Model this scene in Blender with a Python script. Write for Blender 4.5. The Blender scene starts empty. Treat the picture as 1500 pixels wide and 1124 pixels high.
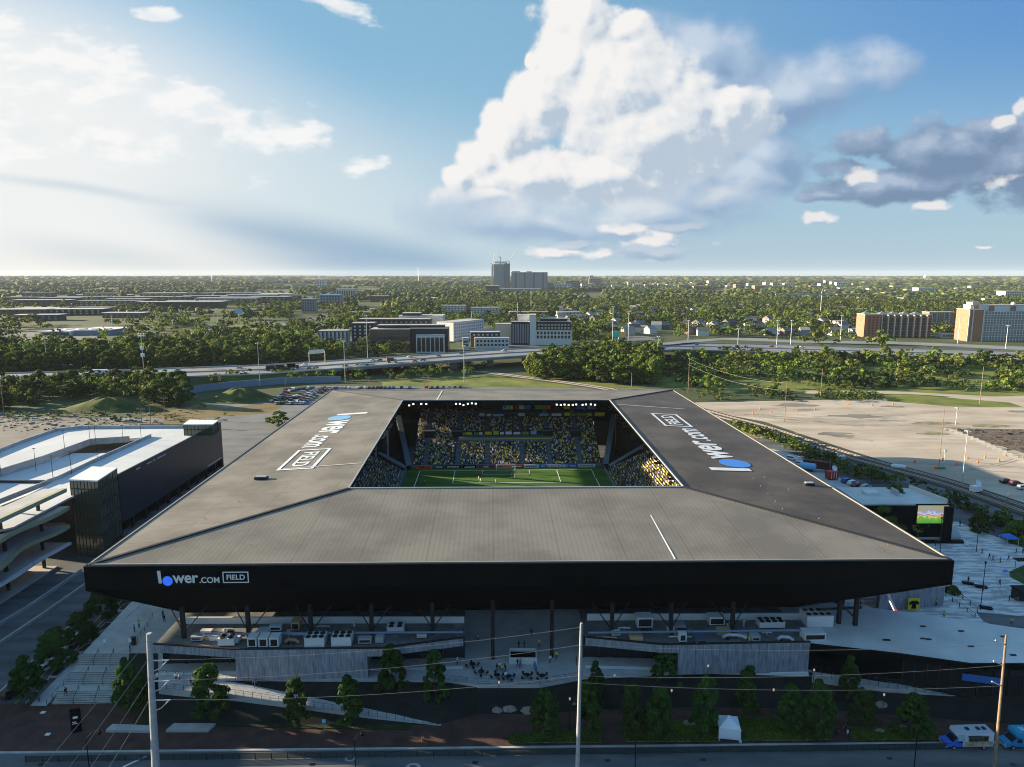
import bpy, math, random
import numpy as np
from mathutils import Vector, Matrix, noise as mnoise
R = math.radians
rnd = random.Random(7)
# ------------------------------------------------------------------ scene, camera
sc = bpy.context.scene
COL = sc.collection
PITCH = R(9.06); H = 77.0
cd = bpy.data.cameras.new('camera'); cam = bpy.data.objects.new('camera', cd); COL.objects.link(cam)
cam.location = (0, 0, H); cam.rotation_euler = (R(90) - PITCH, 0, 0)
cd.lens = 24; cd.sensor_width = 36; cd.clip_start = 0.5; cd.clip_end = 90000
sc.camera = cam
sc.view_settings.view_transform = 'Standard'; sc.view_settings.look = 'None'
sc.view_settings.exposure = 1.72; sc.view_settings.gamma = 1
try:
    sc.cycles.volume_bounces = 0; sc.cycles.max_bounces = 5; sc.cycles.diffuse_bounces = 2
    sc.cycles.glossy_bounces = 2; sc.cycles.transparent_max_bounces = 6
    sc.cycles.volume_step_rate = 10
except Exception: pass
CP, SP = math.cos(PITCH), math.sin(PITCH)
def P(px, py, z=0.0):            # photograph position + known height -> world point
    a = (px - 750) / 1000.; b = (562 - py) / 1000.
    dx, dy, dz = a, CP + b * SP, -SP + b * CP
    t = (z - H) / dz
    return Vector((dx * t, dy * t, z))
def PY(px, py, Y):               # world point on the plane y = Y
    a = (px - 750) / 1000.; b = (562 - py) / 1000.
    dx, dy, dz = a, CP + b * SP, -SP + b * CP
    t = Y / dy
    return Vector((dx * t, Y, H + dz * t))
def project(v):
    y = v[1] * CP - (v[2] - H) * SP; u = v[1] * SP + (v[2] - H) * CP
    return 750 + 1000 * v[0] / y, 562 - 1000 * u / y
# ------------------------------------------------------------------ materials
MATS = {}
def mat(name, col, rough=0.8, col2=None, scale=0.5, metal=0.0, bump=0.0, bscale=None, spec=0.3, emit=0, stretch=None, rand=0, detail=5, c0=.35, c1=.65):
    if name in MATS: return MATS[name]
    m = bpy.data.materials.new(name); m.use_nodes = True; nt = m.node_tree; N = nt.nodes; L = nt.links
    b = N['Principled BSDF']; b.inputs['Roughness'].default_value = rough; b.inputs['Metallic'].default_value = metal
    b.inputs['Specular IOR Level'].default_value = spec
    b.inputs['Base Color'].default_value = (*col, 1)
    out = None
    if col2 is not None or bump:
        g = N.new('ShaderNodeNewGeometry'); vec = g.outputs['Position']
        if stretch:
            mp = N.new('ShaderNodeMapping'); mp.inputs['Scale'].default_value = stretch; L.new(vec, mp.inputs['Vector']); vec = mp.outputs[0]
    if col2 is not None:
        n = N.new('ShaderNodeTexNoise'); n.inputs['Scale'].default_value = scale; n.inputs['Detail'].default_value = detail; n.inputs['Roughness'].default_value = .6
        L.new(vec, n.inputs['Vector'])
        cr = N.new('ShaderNodeValToRGB'); cr.color_ramp.elements[0].position = c0; cr.color_ramp.elements[1].position = c1
        cr.color_ramp.elements[0].color = (*col, 1); cr.color_ramp.elements[1].color = (*col2, 1)
        L.new(n.outputs['Fac'], cr.inputs[0]); out = cr.outputs[0]
        L.new(out, b.inputs['Base Color'])
    if rand:
        oi = N.new('ShaderNodeObjectInfo'); mm = N.new('ShaderNodeMapRange'); mm.inputs['To Min'].default_value = 1 - rand; mm.inputs['To Max'].default_value = 1 + rand
        L.new(oi.outputs['Random'], mm.inputs['Value'])
        hs = N.new('ShaderNodeHueSaturation'); L.new(mm.outputs[0], hs.inputs['Value'])
        m2 = N.new('ShaderNodeMapRange'); m2.inputs['To Min'].default_value = .485; m2.inputs['To Max'].default_value = .51
        L.new(oi.outputs['Random'], m2.inputs['Value']); L.new(m2.outputs[0], hs.inputs['Hue'])
        if out: L.new(out, hs.inputs['Color'])
        else: hs.inputs['Color'].default_value = (*col, 1)
        L.new(hs.outputs[0], b.inputs['Base Color'])
    if bump:
        n2 = N.new('ShaderNodeTexNoise'); n2.inputs['Scale'].default_value = bscale or scale * 3; n2.inputs['Detail'].default_value = 4
        L.new(vec, n2.inputs['Vector'])
        bp = N.new('ShaderNodeBump'); bp.inputs['Strength'].default_value = bump; bp.inputs['Distance'].default_value = .3
        L.new(n2.outputs['Fac'], bp.inputs['Height']); L.new(bp.outputs[0], b.inputs['Normal'])
    if emit:
        b.inputs['Emission Color'].default_value = (*col, 1); b.inputs['Emission Strength'].default_value = emit
    MATS[name] = m; return m
def leafmat(name, c1, c2, rand=.25, scale=.9):
    if name in MATS: return MATS[name]
    m = mat(name, c1, .75, c2, scale, rand=rand, spec=.15, c0=.3, c1=.7)
    nt = m.node_tree; N = nt.nodes; L = nt.links; b = N['Principled BSDF']; o = N['Material Output']
    src = b.inputs['Base Color'].links[0].from_socket
    tr = N.new('ShaderNodeBsdfTranslucent'); L.new(src, tr.inputs['Color'])
    mx = N.new('ShaderNodeMixShader'); mx.inputs[0].default_value = .3
    L.new(b.outputs[0], mx.inputs[1]); L.new(tr.outputs[0], mx.inputs[2]); L.new(mx.outputs[0], o.inputs['Surface'])
    return m
def stripes(m, period, axis, dark=.75, width=.12, bump=.3):
    """seams / corrugation across world axis (a direction vector)"""
    nt = m.node_tree; N = nt.nodes; L = nt.links; b = N['Principled BSDF']
    g = N.new('ShaderNodeNewGeometry'); d = N.new('ShaderNodeVectorMath'); d.operation = 'DOT_PRODUCT'
    L.new(g.outputs['Position'], d.inputs[0]); d.inputs[1].default_value = axis
    a = N.new('ShaderNodeMath'); a.operation = 'DIVIDE'; L.new(d.outputs['Value'], a.inputs[0]); a.inputs[1].default_value = period
    f = N.new('ShaderNodeMath'); f.operation = 'FRACT'; L.new(a.outputs[0], f.inputs[0])
    c = N.new('ShaderNodeMath'); c.operation = 'LESS_THAN'; L.new(f.outputs[0], c.inputs[0]); c.inputs[1].default_value = width
    mx = N.new('ShaderNodeMix'); mx.data_type = 'RGBA'; mx.blend_type = 'MULTIPLY'
    L.new(c.outputs[0], mx.inputs[0])
    inp = b.inputs['Base Color']
    if inp.links: L.new(inp.links[0].from_socket, mx.inputs[6])
    else: mx.inputs[6].default_value = inp.default_value
    mx.inputs[7].default_value = (dark, dark, dark, 1); L.new(mx.outputs[2], inp)
    return m
GRASS = (.045, .075, .016)
M_conc = mat('concrete', (.34, .34, .33), .85, (.46, .46, .44), .4, bump=.1)
M_concw = mat('concrete_board', (.36, .38, .42), .85, (.20, .215, .25), 1.6, stretch=(1.2, 1.2, .25), bump=.1)
stripes(M_concw, 1.5, (1, .03, 0), .55, .05)
M_pave = mat('paving', (.38, .38, .39), .85, (.50, .50, .50), .35, detail=8)
M_white = mat('white_paint', (.78, .78, .77), .6)
M_offw = mat('off_white', (.60, .59, .56), .7, (.68, .67, .64), .2)
M_black = mat('black_metal', (.0045, .005, .006), .6, (.007, .0075, .009), .3, spec=.08)
M_dark = mat('dark_steel', (.02, .02, .022), .5)
M_steel = mat('galvanised', (.42, .44, .46), .45, (.5, .52, .54), 1.5, metal=.3)
M_wood = mat('pole_wood', (.22, .15, .10), .9, (.3, .22, .15), 2)
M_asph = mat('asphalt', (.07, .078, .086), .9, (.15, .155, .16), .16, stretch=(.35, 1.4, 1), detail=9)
M_asph2 = mat('asphalt_worn', (.13, .13, .13), .9, (.21, .205, .2), .09, stretch=(.5, 1, 1), detail=9)
M_brick = mat('brick_paving', (.055, .028, .024), .9, (.095, .05, .04), .35, bump=.1)
M_glass = mat('dark_glass', (.015, .02, .025), .08, spec=.6)
M_glassg = mat('green_glass', (.06, .08, .05), .08, spec=.8)
M_grass = mat('lawn', (.03, .055, .012), .95, (.06, .09, .02), .15, bump=.4, bscale=1.5)
M_bed = mat('planting', (.03, .07, .02), .95, (.07, .12, .04), 1.2, bump=.6, bscale=3)
M_mulch = mat('mulch', (.012, .014, .012), .95, (.022, .024, .02), .3)
M_pitch = mat('pitch_turf', (.045, .115, .012), .9, (.062, .145, .018), .1)
M_yel = mat('yellow_paint', (.75, .62, .03), .6)
M_blue = mat('blue_vinyl', (.03, .16, .62), .5)
M_red = mat('red_paint', (.45, .03, .02), .5)
M_orange = mat('orange_plastic', (.8, .16, .03), .5)
M_ltblue = mat('light_blue_paint', (.22, .52, .80), .5)
M_trunk = mat('bark', (.09, .07, .05), .95)
M_leafA = leafmat('leaf_street', (.022, .06, .012), (.06, .12, .025))
M_leafB = leafmat('leaf_wood', (.06, .105, .014), (.16, .20, .032), .3, .25)
M_leafC = leafmat('leaf_wood_dark', (.035, .07, .012), (.085, .125, .022), .3, .25)
# ------------------------------------------------------------------ mesh helpers
class MB:
    def __init__(s): s.v = []; s.f = []; s.m = []
    def quad(s, pts, mi=0):
        n = len(s.v); s.v += [tuple(p) for p in pts]; s.f.append(tuple(range(n, n + len(pts)))); s.m.append(mi)
    def prism(s, poly, z0, z1, mi=0, top=None):
        """poly: list of (x,y) (ccw); z0/z1 number or list"""
        k = len(poly); n = len(s.v)
        a = sum(poly[i][0] * poly[(i + 1) % k][1] - poly[(i + 1) % k][0] * poly[i][1] for i in range(k))
        Z0 = z0 if isinstance(z0, (list, tuple)) else [z0] * k; Z1 = z1 if isinstance(z1, (list, tuple)) else [z1] * k
        idx = list(range(k))
        if a < 0: idx.reverse()
        s.v += [(poly[i][0], poly[i][1], Z0[i]) for i in idx]; s.v += [(poly[i][0], poly[i][1], Z1[i]) for i in idx]
        s.f.append(tuple(range(n + k - 1, n - 1, -1))); s.m.append(mi)
        s.f.append(tuple(range(n + k, n + 2 * k))); s.m.append(mi if top is None else top)
        for i in range(k):
            j = (i + 1) % k; s.f.append((n + i, n + j, n + k + j, n + k + i)); s.m.append(mi)
        return s
    def box(s, x0, x1, y0, y1, z0, z1, mi=0, top=None):
        return s.prism([(x0, y0), (x1, y0), (x1, y1), (x0, y1)], z0, z1, mi, top)
    def obox(s, c, ax, ay, hx, hy, z0, z1, mi=0, top=None):
        c = Vector(c[:2]); ax = Vector(ax[:2]).normalized(); ay = Vector((-ax.y, ax.x)) if ay is None else Vector(ay[:2]).normalized()
        pl = [c - ax * hx - ay * hy, c + ax * hx - ay * hy, c + ax * hx + ay * hy, c - ax * hx + ay * hy]
        return s.prism([(p.x, p.y) for p in pl], z0, z1, mi, top)
    def tube(s, pts, r, k=8, mi=0):
        pts = [Vector(p) for p in pts]; rr = r if isinstance(r, (list, tuple)) else [r] * len(pts); n = len(s.v)
        for i, p in enumerate(pts):
            d = (pts[min(i + 1, len(pts) - 1)] - pts[max(i - 1, 0)]).normalized()
            u = d.cross(Vector((0, 0, 1)));
            if u.length < .05: u = Vector((1, 0, 0))
            u.normalize(); w = d.cross(u)
            for j in range(k):
                a = 2 * math.pi * j / k; q = p + (u * math.cos(a) + w * math.sin(a)) * rr[i]; s.v.append(tuple(q))
        for i in range(len(pts) - 1):
            for j in range(k):
                a = n + i * k + j; b = n + i * k + (j + 1) % k
                s.f.append((a, b, b + k, a + k)); s.m.append(mi)
        s.f.append(tuple(range(n, n + k))); s.m.append(mi)
        s.f.append(tuple(range(n + len(pts) * k - 1, n + (len(pts) - 1) * k - 1, -1))); s.m.append(mi)
        return s
    def strip(s, left, right, mi=0):
        for i in range(len(left) - 1): s.quad([left[i], right[i], right[i + 1], left[i + 1]], mi)
        return s
    def build(s, name, mats, parent=None, loc=None, smooth=False):
        me = bpy.data.meshes.new(name)
        v = s.v
        if loc is not None: v = [(a - loc[0], b - loc[1], c - loc[2]) for a, b, c in s.v]
        me.from_pydata(v, [], s.f)
        if not isinstance(mats, (list, tuple)): mats = [mats]
        for m in mats: me.materials.append(m)
        me.polygons.foreach_set('material_index', s.m)
        if smooth: me.polygons.foreach_set('use_smooth', [True] * len(s.f))
        me.update()
        o = bpy.data.objects.new(name, me); COL.objects.link(o)
        if loc is not None: o.location = loc
        if parent is not None: o.parent = parent
        return o
def tag(o, label, cat, group=None):
    o['label'] = label; o['category'] = cat
    if group: o['group'] = group
    return o
def thing(name, label, cat, loc=(0, 0, 0), rz=0, group=None):
    o = bpy.data.objects.new(name, None); COL.objects.link(o); o.location = loc; o.rotation_euler = (0, 0, rz)
    o.empty_display_size = .5
    return tag(o, label, cat, group)
def struct(name, mb, m): o = mb.build(name, m); o['kind'] = 'structure'; return o
def flat(name, pts, z, m):
    mb = MB(); mb.quad([(p[0], p[1], z if z is not None else p[2]) for p in pts])
    if mb_area(pts) < 0: mb.f[0] = tuple(reversed(mb.f[0]))
    return struct(name, mb, m)
def mb_area(p): return sum(p[i][0] * p[(i + 1) % len(p)][1] - p[(i + 1) % len(p)][0] * p[i][1] for i in range(len(p)))
def clone(o, loc=None, rz=None, label=None, group=None, scale=None):
    c = o.copy(); COL.objects.link(c)
    if loc is not None: c.location = loc
    if rz is not None: c.rotation_euler = (0, 0, rz)
    if scale is not None: c.scale = scale if isinstance(scale, (tuple, list)) else (scale,) * 3
    if label: c['label'] = label
    if group: c['group'] = group
    for ch in o.children:
        d = ch.copy(); COL.objects.link(d); d.parent = c
        for g in ch.children: e = g.copy(); COL.objects.link(e); e.parent = d
    return c
ORD = ['', 'first', 'second', 'third', 'fourth', 'fifth', 'sixth', 'seventh', 'eighth', 'ninth', 'tenth', 'eleventh', 'twelfth', 'thirteenth', 'fourteenth', 'fifteenth', 'sixteenth', 'seventeenth', 'eighteenth', 'nineteenth', 'twentieth']
def ordn(k): return ORD[k] if k < len(ORD) else '%d%s' % (k, {1: 'st', 2: 'nd', 3: 'rd'}.get(k % 10, 'th') if k % 100 not in (11, 12, 13) else 'th')
def text_mesh(s, size, offset=0.0, extrude=0.0, spacing=1.0):
    cu = bpy.data.curves.new('lettering', 'FONT'); cu.body = s; cu.size = size; cu.offset = offset; cu.extrude = extrude; cu.space_character = spacing
    o = bpy.data.objects.new('lettering', cu); COL.objects.link(o)
    bpy.context.view_layer.update()
    me = bpy.data.meshes.new_from_object(o.evaluated_get(bpy.context.evaluated_depsgraph_get()))
    bpy.data.objects.remove(o); bpy.data.curves.remove(cu)
    return me
def place_mesh(me, name, m, mtx, parent=None):
    me.transform(mtx); me.materials.clear(); me.materials.append(m); me.name = name
    o = bpy.data.objects.new(name, me); COL.objects.link(o)
    if parent: o.parent = parent
    return o
def frame(o, r, u):
    r = Vector(r).normalized(); u = Vector(u).normalized(); n = r.cross(u).normalized(); u = n.cross(r)
    m = Matrix((r, u, n)).transposed().to_4x4(); m.translation = Vector(o); return m
# ------------------------------------------------------------------ sky and sun
SUN_AZ = R(15); SUN_EL = R(12)     # azimuth: degrees north of west (scene +Y is away from the camera)
SD = Vector((-math.cos(SUN_AZ) * math.cos(SUN_EL), math.sin(SUN_AZ) * math.cos(SUN_EL), math.sin(SUN_EL)))
sl = bpy.data.lights.new('sun', 'SUN'); so = bpy.data.objects.new('sun', sl); COL.objects.link(so)
sl.energy = 5.0; sl.angle = R(.5); sl.color = (1, .83, .58)
so.rotation_euler = SD.to_track_quat('Z', 'Y').to_euler(); so.location = (-200, 50, 200)
W = bpy.data.worlds.new('World'); sc.world = W; W.use_nodes = True
def build_world():
    nt = W.node_tree; N = nt.nodes; L = nt.links; bg = N['Background']
    def lk(a, b): L.new(a, b)
    def val(x, inp):
        if hasattr(x, 'is_output'): lk(x, inp)
        else: inp.default_value = x
    def M(op, a, b=None, c=None, clamp=False):
        n = N.new('ShaderNodeMath'); n.operation = op; n.use_clamp = clamp; val(a, n.inputs[0])
        if b is not None: val(b, n.inputs[1])
        if c is not None: val(c, n.inputs[2])
        return n.outputs[0]
    def mix(f, a, b):
        n = N.new('ShaderNodeMix'); n.data_type = 'RGBA'; val(f, n.inputs[0])
        for x, i in ((a, 6), (b, 7)):
            if isinstance(x, tuple): n.inputs[i].default_value = (*x, 1)
            else: lk(x, n.inputs[i])
        return n.outputs[2]
    def ss(x, lo, hi):
        n = N.new('ShaderNodeMapRange'); n.interpolation_type = 'SMOOTHSTEP'; val(x, n.inputs[0]); n.inputs[1].default_value = lo; n.inputs[2].default_value = hi; return n.outputs[0]
    sky = N.new('ShaderNodeTexSky'); sky.sky_type = 'NISHITA'; sky.sun_disc = False
    sky.sun_elevation = SUN_EL; sky.sun_rotation = R(-90) + SUN_AZ; sky.air_density = 1.0; sky.dust_density = .6; sky.ozone_density = 2.5; sky.altitude = 250
    tc = N.new('ShaderNodeTexCoord'); sx = N.new('ShaderNodeSeparateXYZ'); lk(tc.outputs['Generated'], sx.inputs[0])
    yy = M('MAXIMUM', sx.outputs[1], .18)
    u = M('DIVIDE', sx.outputs[0], yy); v = M('DIVIDE', sx.outputs[2], yy)
    cv = N.new('ShaderNodeCombineXYZ'); lk(u, cv.inputs[0]); lk(v, cv.inputs[1]); UVS = cv.outputs[0]
    def UV(px, py):
        a = (px - 750) / 1000.; b = (562 - py) / 1000.; y = CP + b * SP
        return a / y, (-SP + b * CP) / y
    def noise(vec, scale, detail=6, rough=.55, stretch=None, col=False, off=(0, 0, 0)):
        mp = N.new('ShaderNodeMapping'); mp.inputs['Scale'].default_value = stretch or (1, 1, 1); mp.inputs['Location'].default_value = off; lk(vec, mp.inputs[0])
        n = N.new('ShaderNodeTexNoise'); n.inputs['Scale'].default_value = scale; n.inputs['Detail'].default_value = detail; n.inputs['Roughness'].default_value = rough
        lk(mp.outputs[0], n.inputs['Vector']); return n.outputs['Color' if col else 'Fac']
    def add(vec, off):
        n = N.new('ShaderNodeVectorMath'); n.operation = 'ADD'; lk(vec, n.inputs[0])
        if isinstance(off, tuple): n.inputs[1].default_value = off
        else: lk(off, n.inputs[1])
        return n.outputs[0]
    def warp(vec, scale, amp, det=4):
        c = noise(vec, scale, det, .6, col=True)
        a = N.new('ShaderNodeVectorMath'); a.operation = 'SUBTRACT'; lk(c, a.inputs[0]); a.inputs[1].default_value = (.5, .5, .5)
        b = N.new('ShaderNodeVectorMath'); b.operation = 'SCALE'; lk(a.outputs[0], b.inputs[0]); b.inputs['Scale'].default_value = amp
        return add(vec, b.outputs[0])
    def blob(vec, px, py, rx, ry, rot=0, w=1.0):
        c = UV(px, py); mp = N.new('ShaderNodeMapping'); mp.vector_type = 'TEXTURE'; lk(vec, mp.inputs[0])
        mp.inputs['Location'].default_value = (c[0], c[1], 0); mp.inputs['Rotation'].default_value = (0, 0, R(rot)); mp.inputs['Scale'].default_value = (rx / 1000., ry / 1000., 50)
        l = N.new('ShaderNodeVectorMath'); l.operation = 'LENGTH'; lk(mp.outputs[0], l.inputs[0])
        return M('MULTIPLY_ADD', l.outputs['Value'], -w, w)
    def chain(prev, vec=None):
        # keeps the node evaluation sequential (Cycles has a small register stack)
        n = N.new('ShaderNodeVectorMath'); n.operation = 'MULTIPLY_ADD'; lk(prev, n.inputs[0]); n.inputs[1].default_value = (1e-7, 1e-7, 1e-7); lk(vec or UVS, n.inputs[2]); return n.outputs[0]
    def field(vec, bl):
        o = None
        for b in bl:
            f = blob(vec, *b); o = f if o is None else M('SMOOTH_MAX', o, f, .12)
        return o
    hs = N.new('ShaderNodeHueSaturation'); hs.inputs['Saturation'].default_value = 1.12; hs.inputs['Value'].default_value = .95; lk(sky.outputs[0], hs.inputs['Color'])
    low = M('SUBTRACT', 1.0, ss(v, .0, .32)); c = mix(.6, hs.outputs[0], (1.75, 3.3, 4.35)); c = mix(M('MULTIPLY', M('MULTIPLY', ss(u, -.1, .75), ss(v, .05, .42)), .85), c, (.55, 1.55, 3.6)); c = mix(M('MULTIPLY', low, .72), c, (2.3, 3.15, 3.95))
    veil = ss(field(UVS, [(-60, 230, 700, 330, -12, 1.0), (60, 390, 360, 60, 0, .6)]), -.06, .6)
    c = mix(M('MULTIPLY', veil, .97), c, (5.1, 5.15, 5.1))
    mid = ss(blob(UVS, 500, 300, 460, 200, -8, 1.0), 0, 1.0); c = mix(M('MULTIPLY', mid, .7), c, (3.7, 4.35, 4.65))
    base = c
    def out(c):
        b = N.new('ShaderNodeBackground'); lk(c, b.inputs[0]); b.inputs[1].default_value = .0525; return b.outputs[0]
    def cloud(vec0, bl, wamp, wscale, namp, nscale, lit, mid_, dark, lo, hi, c, off=(-.035, .028, 0), gain=3.2, bias=.5, alpha=1.0, extra=None, st=(1, 1, 1), det=7):
        def dens(vec):
            w = warp(vec, wscale, wamp, 2)
            f = field(w, bl)
            n = noise(vec, nscale, det, .58, st); b = noise(vec, nscale * .45, 2, .5, st, off=(3, 7, 1))
            s = M('ADD', M('MULTIPLY_ADD', n, namp, -namp * .5), M('MULTIPLY_ADD', b, namp * .8, -namp * .4))
            return M('ADD', f, s)
        vec0 = chain(c, vec0); d0 = dens(vec0); d1 = dens(add(chain(d0, vec0), off))
        rel = M('ADD', M('MULTIPLY', M('SUBTRACT', d0, d1), gain), bias)
        if extra is not None: rel = M('ADD', rel, extra)
        rel = M('ADD', rel, 0, clamp=True)
        col = mix(ss(rel, .45, 1.0), mix(ss(rel, 0, .55), dark, mid_), lit)
        return mix(M('MULTIPLY', ss(d0, lo, hi), alpha), c, col)
    def streaks(c, bl, k, col):
        sw = warp(chain(c), 2.5, .05, 2); return mix(M('MULTIPLY', ss(field(sw, bl), 0, .95), k), c, col)
    anvil = [(1150, 128, 190, 60, 8, 1.0), (1010, 80, 110, 60, 0, .9), (1110, 220, 90, 60, 0, .9), (1010, 130, 200, 110, 0, 1.0), (1060, 262, 150, 62, 10, 1.15), (960, 330, 190, 30, 0, .5), (1240, 118, 90, 22, 5, .8)]
    AN = dict(gain=1.2, bias=.38, alpha=.88, det=7)
    def anv(c): return cloud(UVS, anvil, .10, 5, 1.15, 9, (3.5, 4.0, 4.6), (2.2, 2.9, 3.9), (1.3, 2.0, 3.1), -.02, .5, c, **AN)
    rain = [(470, 322, 330, 50, -14.5, 1.0), (600, 368, 150, 44, -6, 1.25), (230, 366, 380, 26, -9, .5), (540, 392, 150, 34, 0, 1.1)]
    def rn(c):
        def wedge(px, py, rot, w0, grow, x0, x1, x2, x3, top):
            cc = UV(px, py); mp = N.new('ShaderNodeMapping'); mp.vector_type = 'TEXTURE'; lk(warp(chain(c), 3.5, .018, 3), mp.inputs[0]); mp.inputs['Location'].default_value = (cc[0], cc[1], 0); mp.inputs['Rotation'].default_value = (0, 0, R(rot))
            sp = N.new('ShaderNodeSeparateXYZ'); lk(mp.outputs[0], sp.inputs[0]); x = sp.outputs[0]; y = M('MULTIPLY', sp.outputs[1], -1)
            q = M('DIVIDE', y, M('MULTIPLY_ADD', M('MAXIMUM', x, 0), grow, w0))
            return M('MULTIPLY', M('MULTIPLY', ss(y, -top, top), M('SUBTRACT', 1.0, ss(q, .35, 1.25))), M('MULTIPLY', ss(x, x0, x1), M('SUBTRACT', 1.0, ss(x, x2, x3))))
        c = mix(M('MULTIPLY', wedge(160, 258, -12.8, .05, .27, -.02, .5, .47, .62, .026), .9), c, (1.2, 2.15, 3.2)); c = streaks(c, [(560, 384, 190, 26, -2, 1.0), (430, 352, 240, 30, -12, .7)], .7, (1.6, 2.5, 3.5))
        c = mix(M('MULTIPLY', wedge(-60, 325, -10, .03, .10, .0, .25, .3, .62, .02), .6), c, (2.3, 3.1, 3.8))
        return c
    # --- left: thin bright cloud and rain shade
    cl = base
    wisp = field(warp(chain(cl), 4, .10, 2), [(120, 120, 260, 70, -22, 1.2), (330, 165, 170, 32, -24, 1.25), (430, 190, 84, 36, -14, 1.3), (236, 29, 34, 14, 0, 1.4), (480, 16, 84, 20, -10, 1.25), (545, 242, 46, 18, 0, 1.1), (100, 200, 260, 40, -6, .9)])
    wn = noise(chain(wisp), 12, 9, .6, (1, 2.2, 1))
    wa = M('ADD', wisp, M('MULTIPLY_ADD', wn, 3.4, -1.95)); wr = noise(add(chain(wa), (-.012, .02, 0)), 12, 5, .6, (1, 2.2, 1))
    wc = mix(ss(M('SUBTRACT', wn, wr), -.12, .12), (4.7, 4.95, 5.1), (5.5, 5.45, 5.4))
    cl = mix(M('MULTIPLY', ss(wa, -.1, .6), .9), cl, wc)
    cl = rn(cl)
    cl = streaks(cl, [(120, 276, 260, 13, -8, .8), (700, 300, 160, 50, -30, .5)], .55, (2.6, 3.4, 4.1))
    hz = M('MULTIPLY', M('SUBTRACT', 1.0, ss(v, -.01, .075)), M('SUBTRACT', 1.0, ss(u, -.5, -.2)))
    cl = mix(M('MULTIPLY', hz, .6), cl, (4.7, 4.5, 4.3))
    # --- centre: the great tower, its anvil and its shaded foot
    cc = anv(rn(base))
    tower = [(668, 264, 36, 26, 0, 1), (706, 236, 46, 36, 0, 1), (744, 200, 50, 46, 0, 1.1), (786, 150, 54, 56, 0, 1.2), (824, 90, 50, 60, 0, 1.2), (850, 25, 66, 54, 0, 1.3), (915, 42, 40, 26, 0, .8), (905, 120, 110, 90, 0, 1.6), (960, 195, 150, 90, 0, 1.6), (1065, 180, 84, 54, 0, 1.2), (780, 258, 120, 50, 0, 1.4), (880, 262, 130, 50, -4, 1.4), (720, 290, 100, 24, 0, .8), (783, 84, 12, 14, 0, .7)]
    ex = M('ADD', M('MULTIPLY', M('SUBTRACT', v, .27), 1.5), M('MULTIPLY', M('SUBTRACT', .10, u), 1.1))
    cc = cloud(UVS, tower, .055, 10, 1.0, 22, (5.3, 5.2, 5.1), (4.35, 4.55, 4.75), (2.75, 3.3, 3.95), .0, .3, cc, off=(-.011, .009, 0), gain=1.75, bias=.66, extra=ex, det=9)
    cc = cloud(UVS, [(790, 322, 230, 40, -3, 1.1), (930, 322, 170, 34, 3, 1.0), (1050, 290, 120, 40, 8, .9)], .06, 7, .9, 11, (4.2, 4.45, 4.7), (2.7, 3.4, 4.2), (1.8, 2.6, 3.6), -.05, .65, cc, off=(-.012, .014, 0), gain=1.1, bias=.36, alpha=.85, st=(1, 1.5, 1), det=7)
    small = [(905, 338, 50, 13, -4, 1.0), (950, 352, 56, 18, 0, .9), (810, 368, 44, 12, 0, .9), (880, 372, 70, 12, 0, .7)]
    cc = cloud(UVS, small, .02, 12, 1.5, 26, (5.2, 5.0, 4.9), (3.7, 4.0, 4.5), (1.9, 2.6, 3.6), .0, .5, cc, off=(-.008, .01, 0), gain=1.6, bias=.5, alpha=.9, st=(1, 1.5, 1), det=6)
    cc = cloud(UVS, [(955, 368, 70, 14, 0, 1.0), (840, 358, 60, 8, 0, .8), (985, 333, 60, 9, 0, .8), (1050, 355, 12, 6, 0, .9)], .02, 12, 1.3, 24, (3.0, 3.5, 4.1), (2.0, 2.7, 3.7), (1.5, 2.2, 3.2), .05, .5, cc, off=(-.008, .01, 0), gain=1.2, bias=.4, alpha=.85, st=(1, 1.6, 1), det=5)
    # --- right: dark broken cloud
    cr = anv(base)
    cr = cloud(UVS, [(1325, 268, 150, 30, 6, 1.2), (1380, 215, 130, 46, 10, 1.2), (1480, 240, 100, 60, 0, 1.2), (1215, 290, 80, 13, 5, .9), (1280, 210, 80, 34, 0, .8), (1240, 240, 50, 20, 0, .8)], .05, 10, 1.6, 20, (2.5, 3.0, 3.8), (1.45, 2.0, 2.9), (.95, 1.45, 2.3), -.02, .42, cr, off=(-.012, .018, 0), gain=.8, bias=.25, alpha=.92, st=(1, 1.4, 1), det=7)
    cr = cloud(UVS, [(1268, 262, 32, 20, 0, 1.1), (1190, 318, 30, 9, 6, 1.1), (1468, 182, 26, 10, 14, 1.2), (1500, 158, 14, 18, 0, 1.0), (1470, 262, 50, 8, 14, .4), (1375, 304, 40, 7, 0, .8), (1440, 362, 18, 3, 0, .9)], .04, 16, 1.6, 34, (4.9, 4.8, 4.8), (3.8, 4.1, 4.5), (2.4, 3.0, 3.8), .0, .6, cr, off=(-.006, .01, 0), gain=1.4, bias=.6, alpha=.9, st=(1, 1.4, 1), det=8)
    def gate(f, a, b):
        n = N.new('ShaderNodeMixShader'); lk(f, n.inputs[0]); lk(a, n.inputs[1]); lk(b, n.inputs[2]); return n.outputs[0]
    GU = M('GREATER_THAN', u, -.17); GR = M('GREATER_THAN', u, .385)
    inside = M('MULTIPLY', M('MULTIPLY', M('GREATER_THAN', sx.outputs[1], .2), M('GREATER_THAN', v, -.03)), M('MULTIPLY', M('LESS_THAN', v, .62), M('LESS_THAN', M('ABSOLUTE', u), 1.1)))
    fin = gate(inside, out(base), gate(GU, out(cl), gate(GR, out(cc), out(cr))))
    N.remove(bg); lk(fin, N['World Output'].inputs['Surface'])
build_world()
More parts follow.
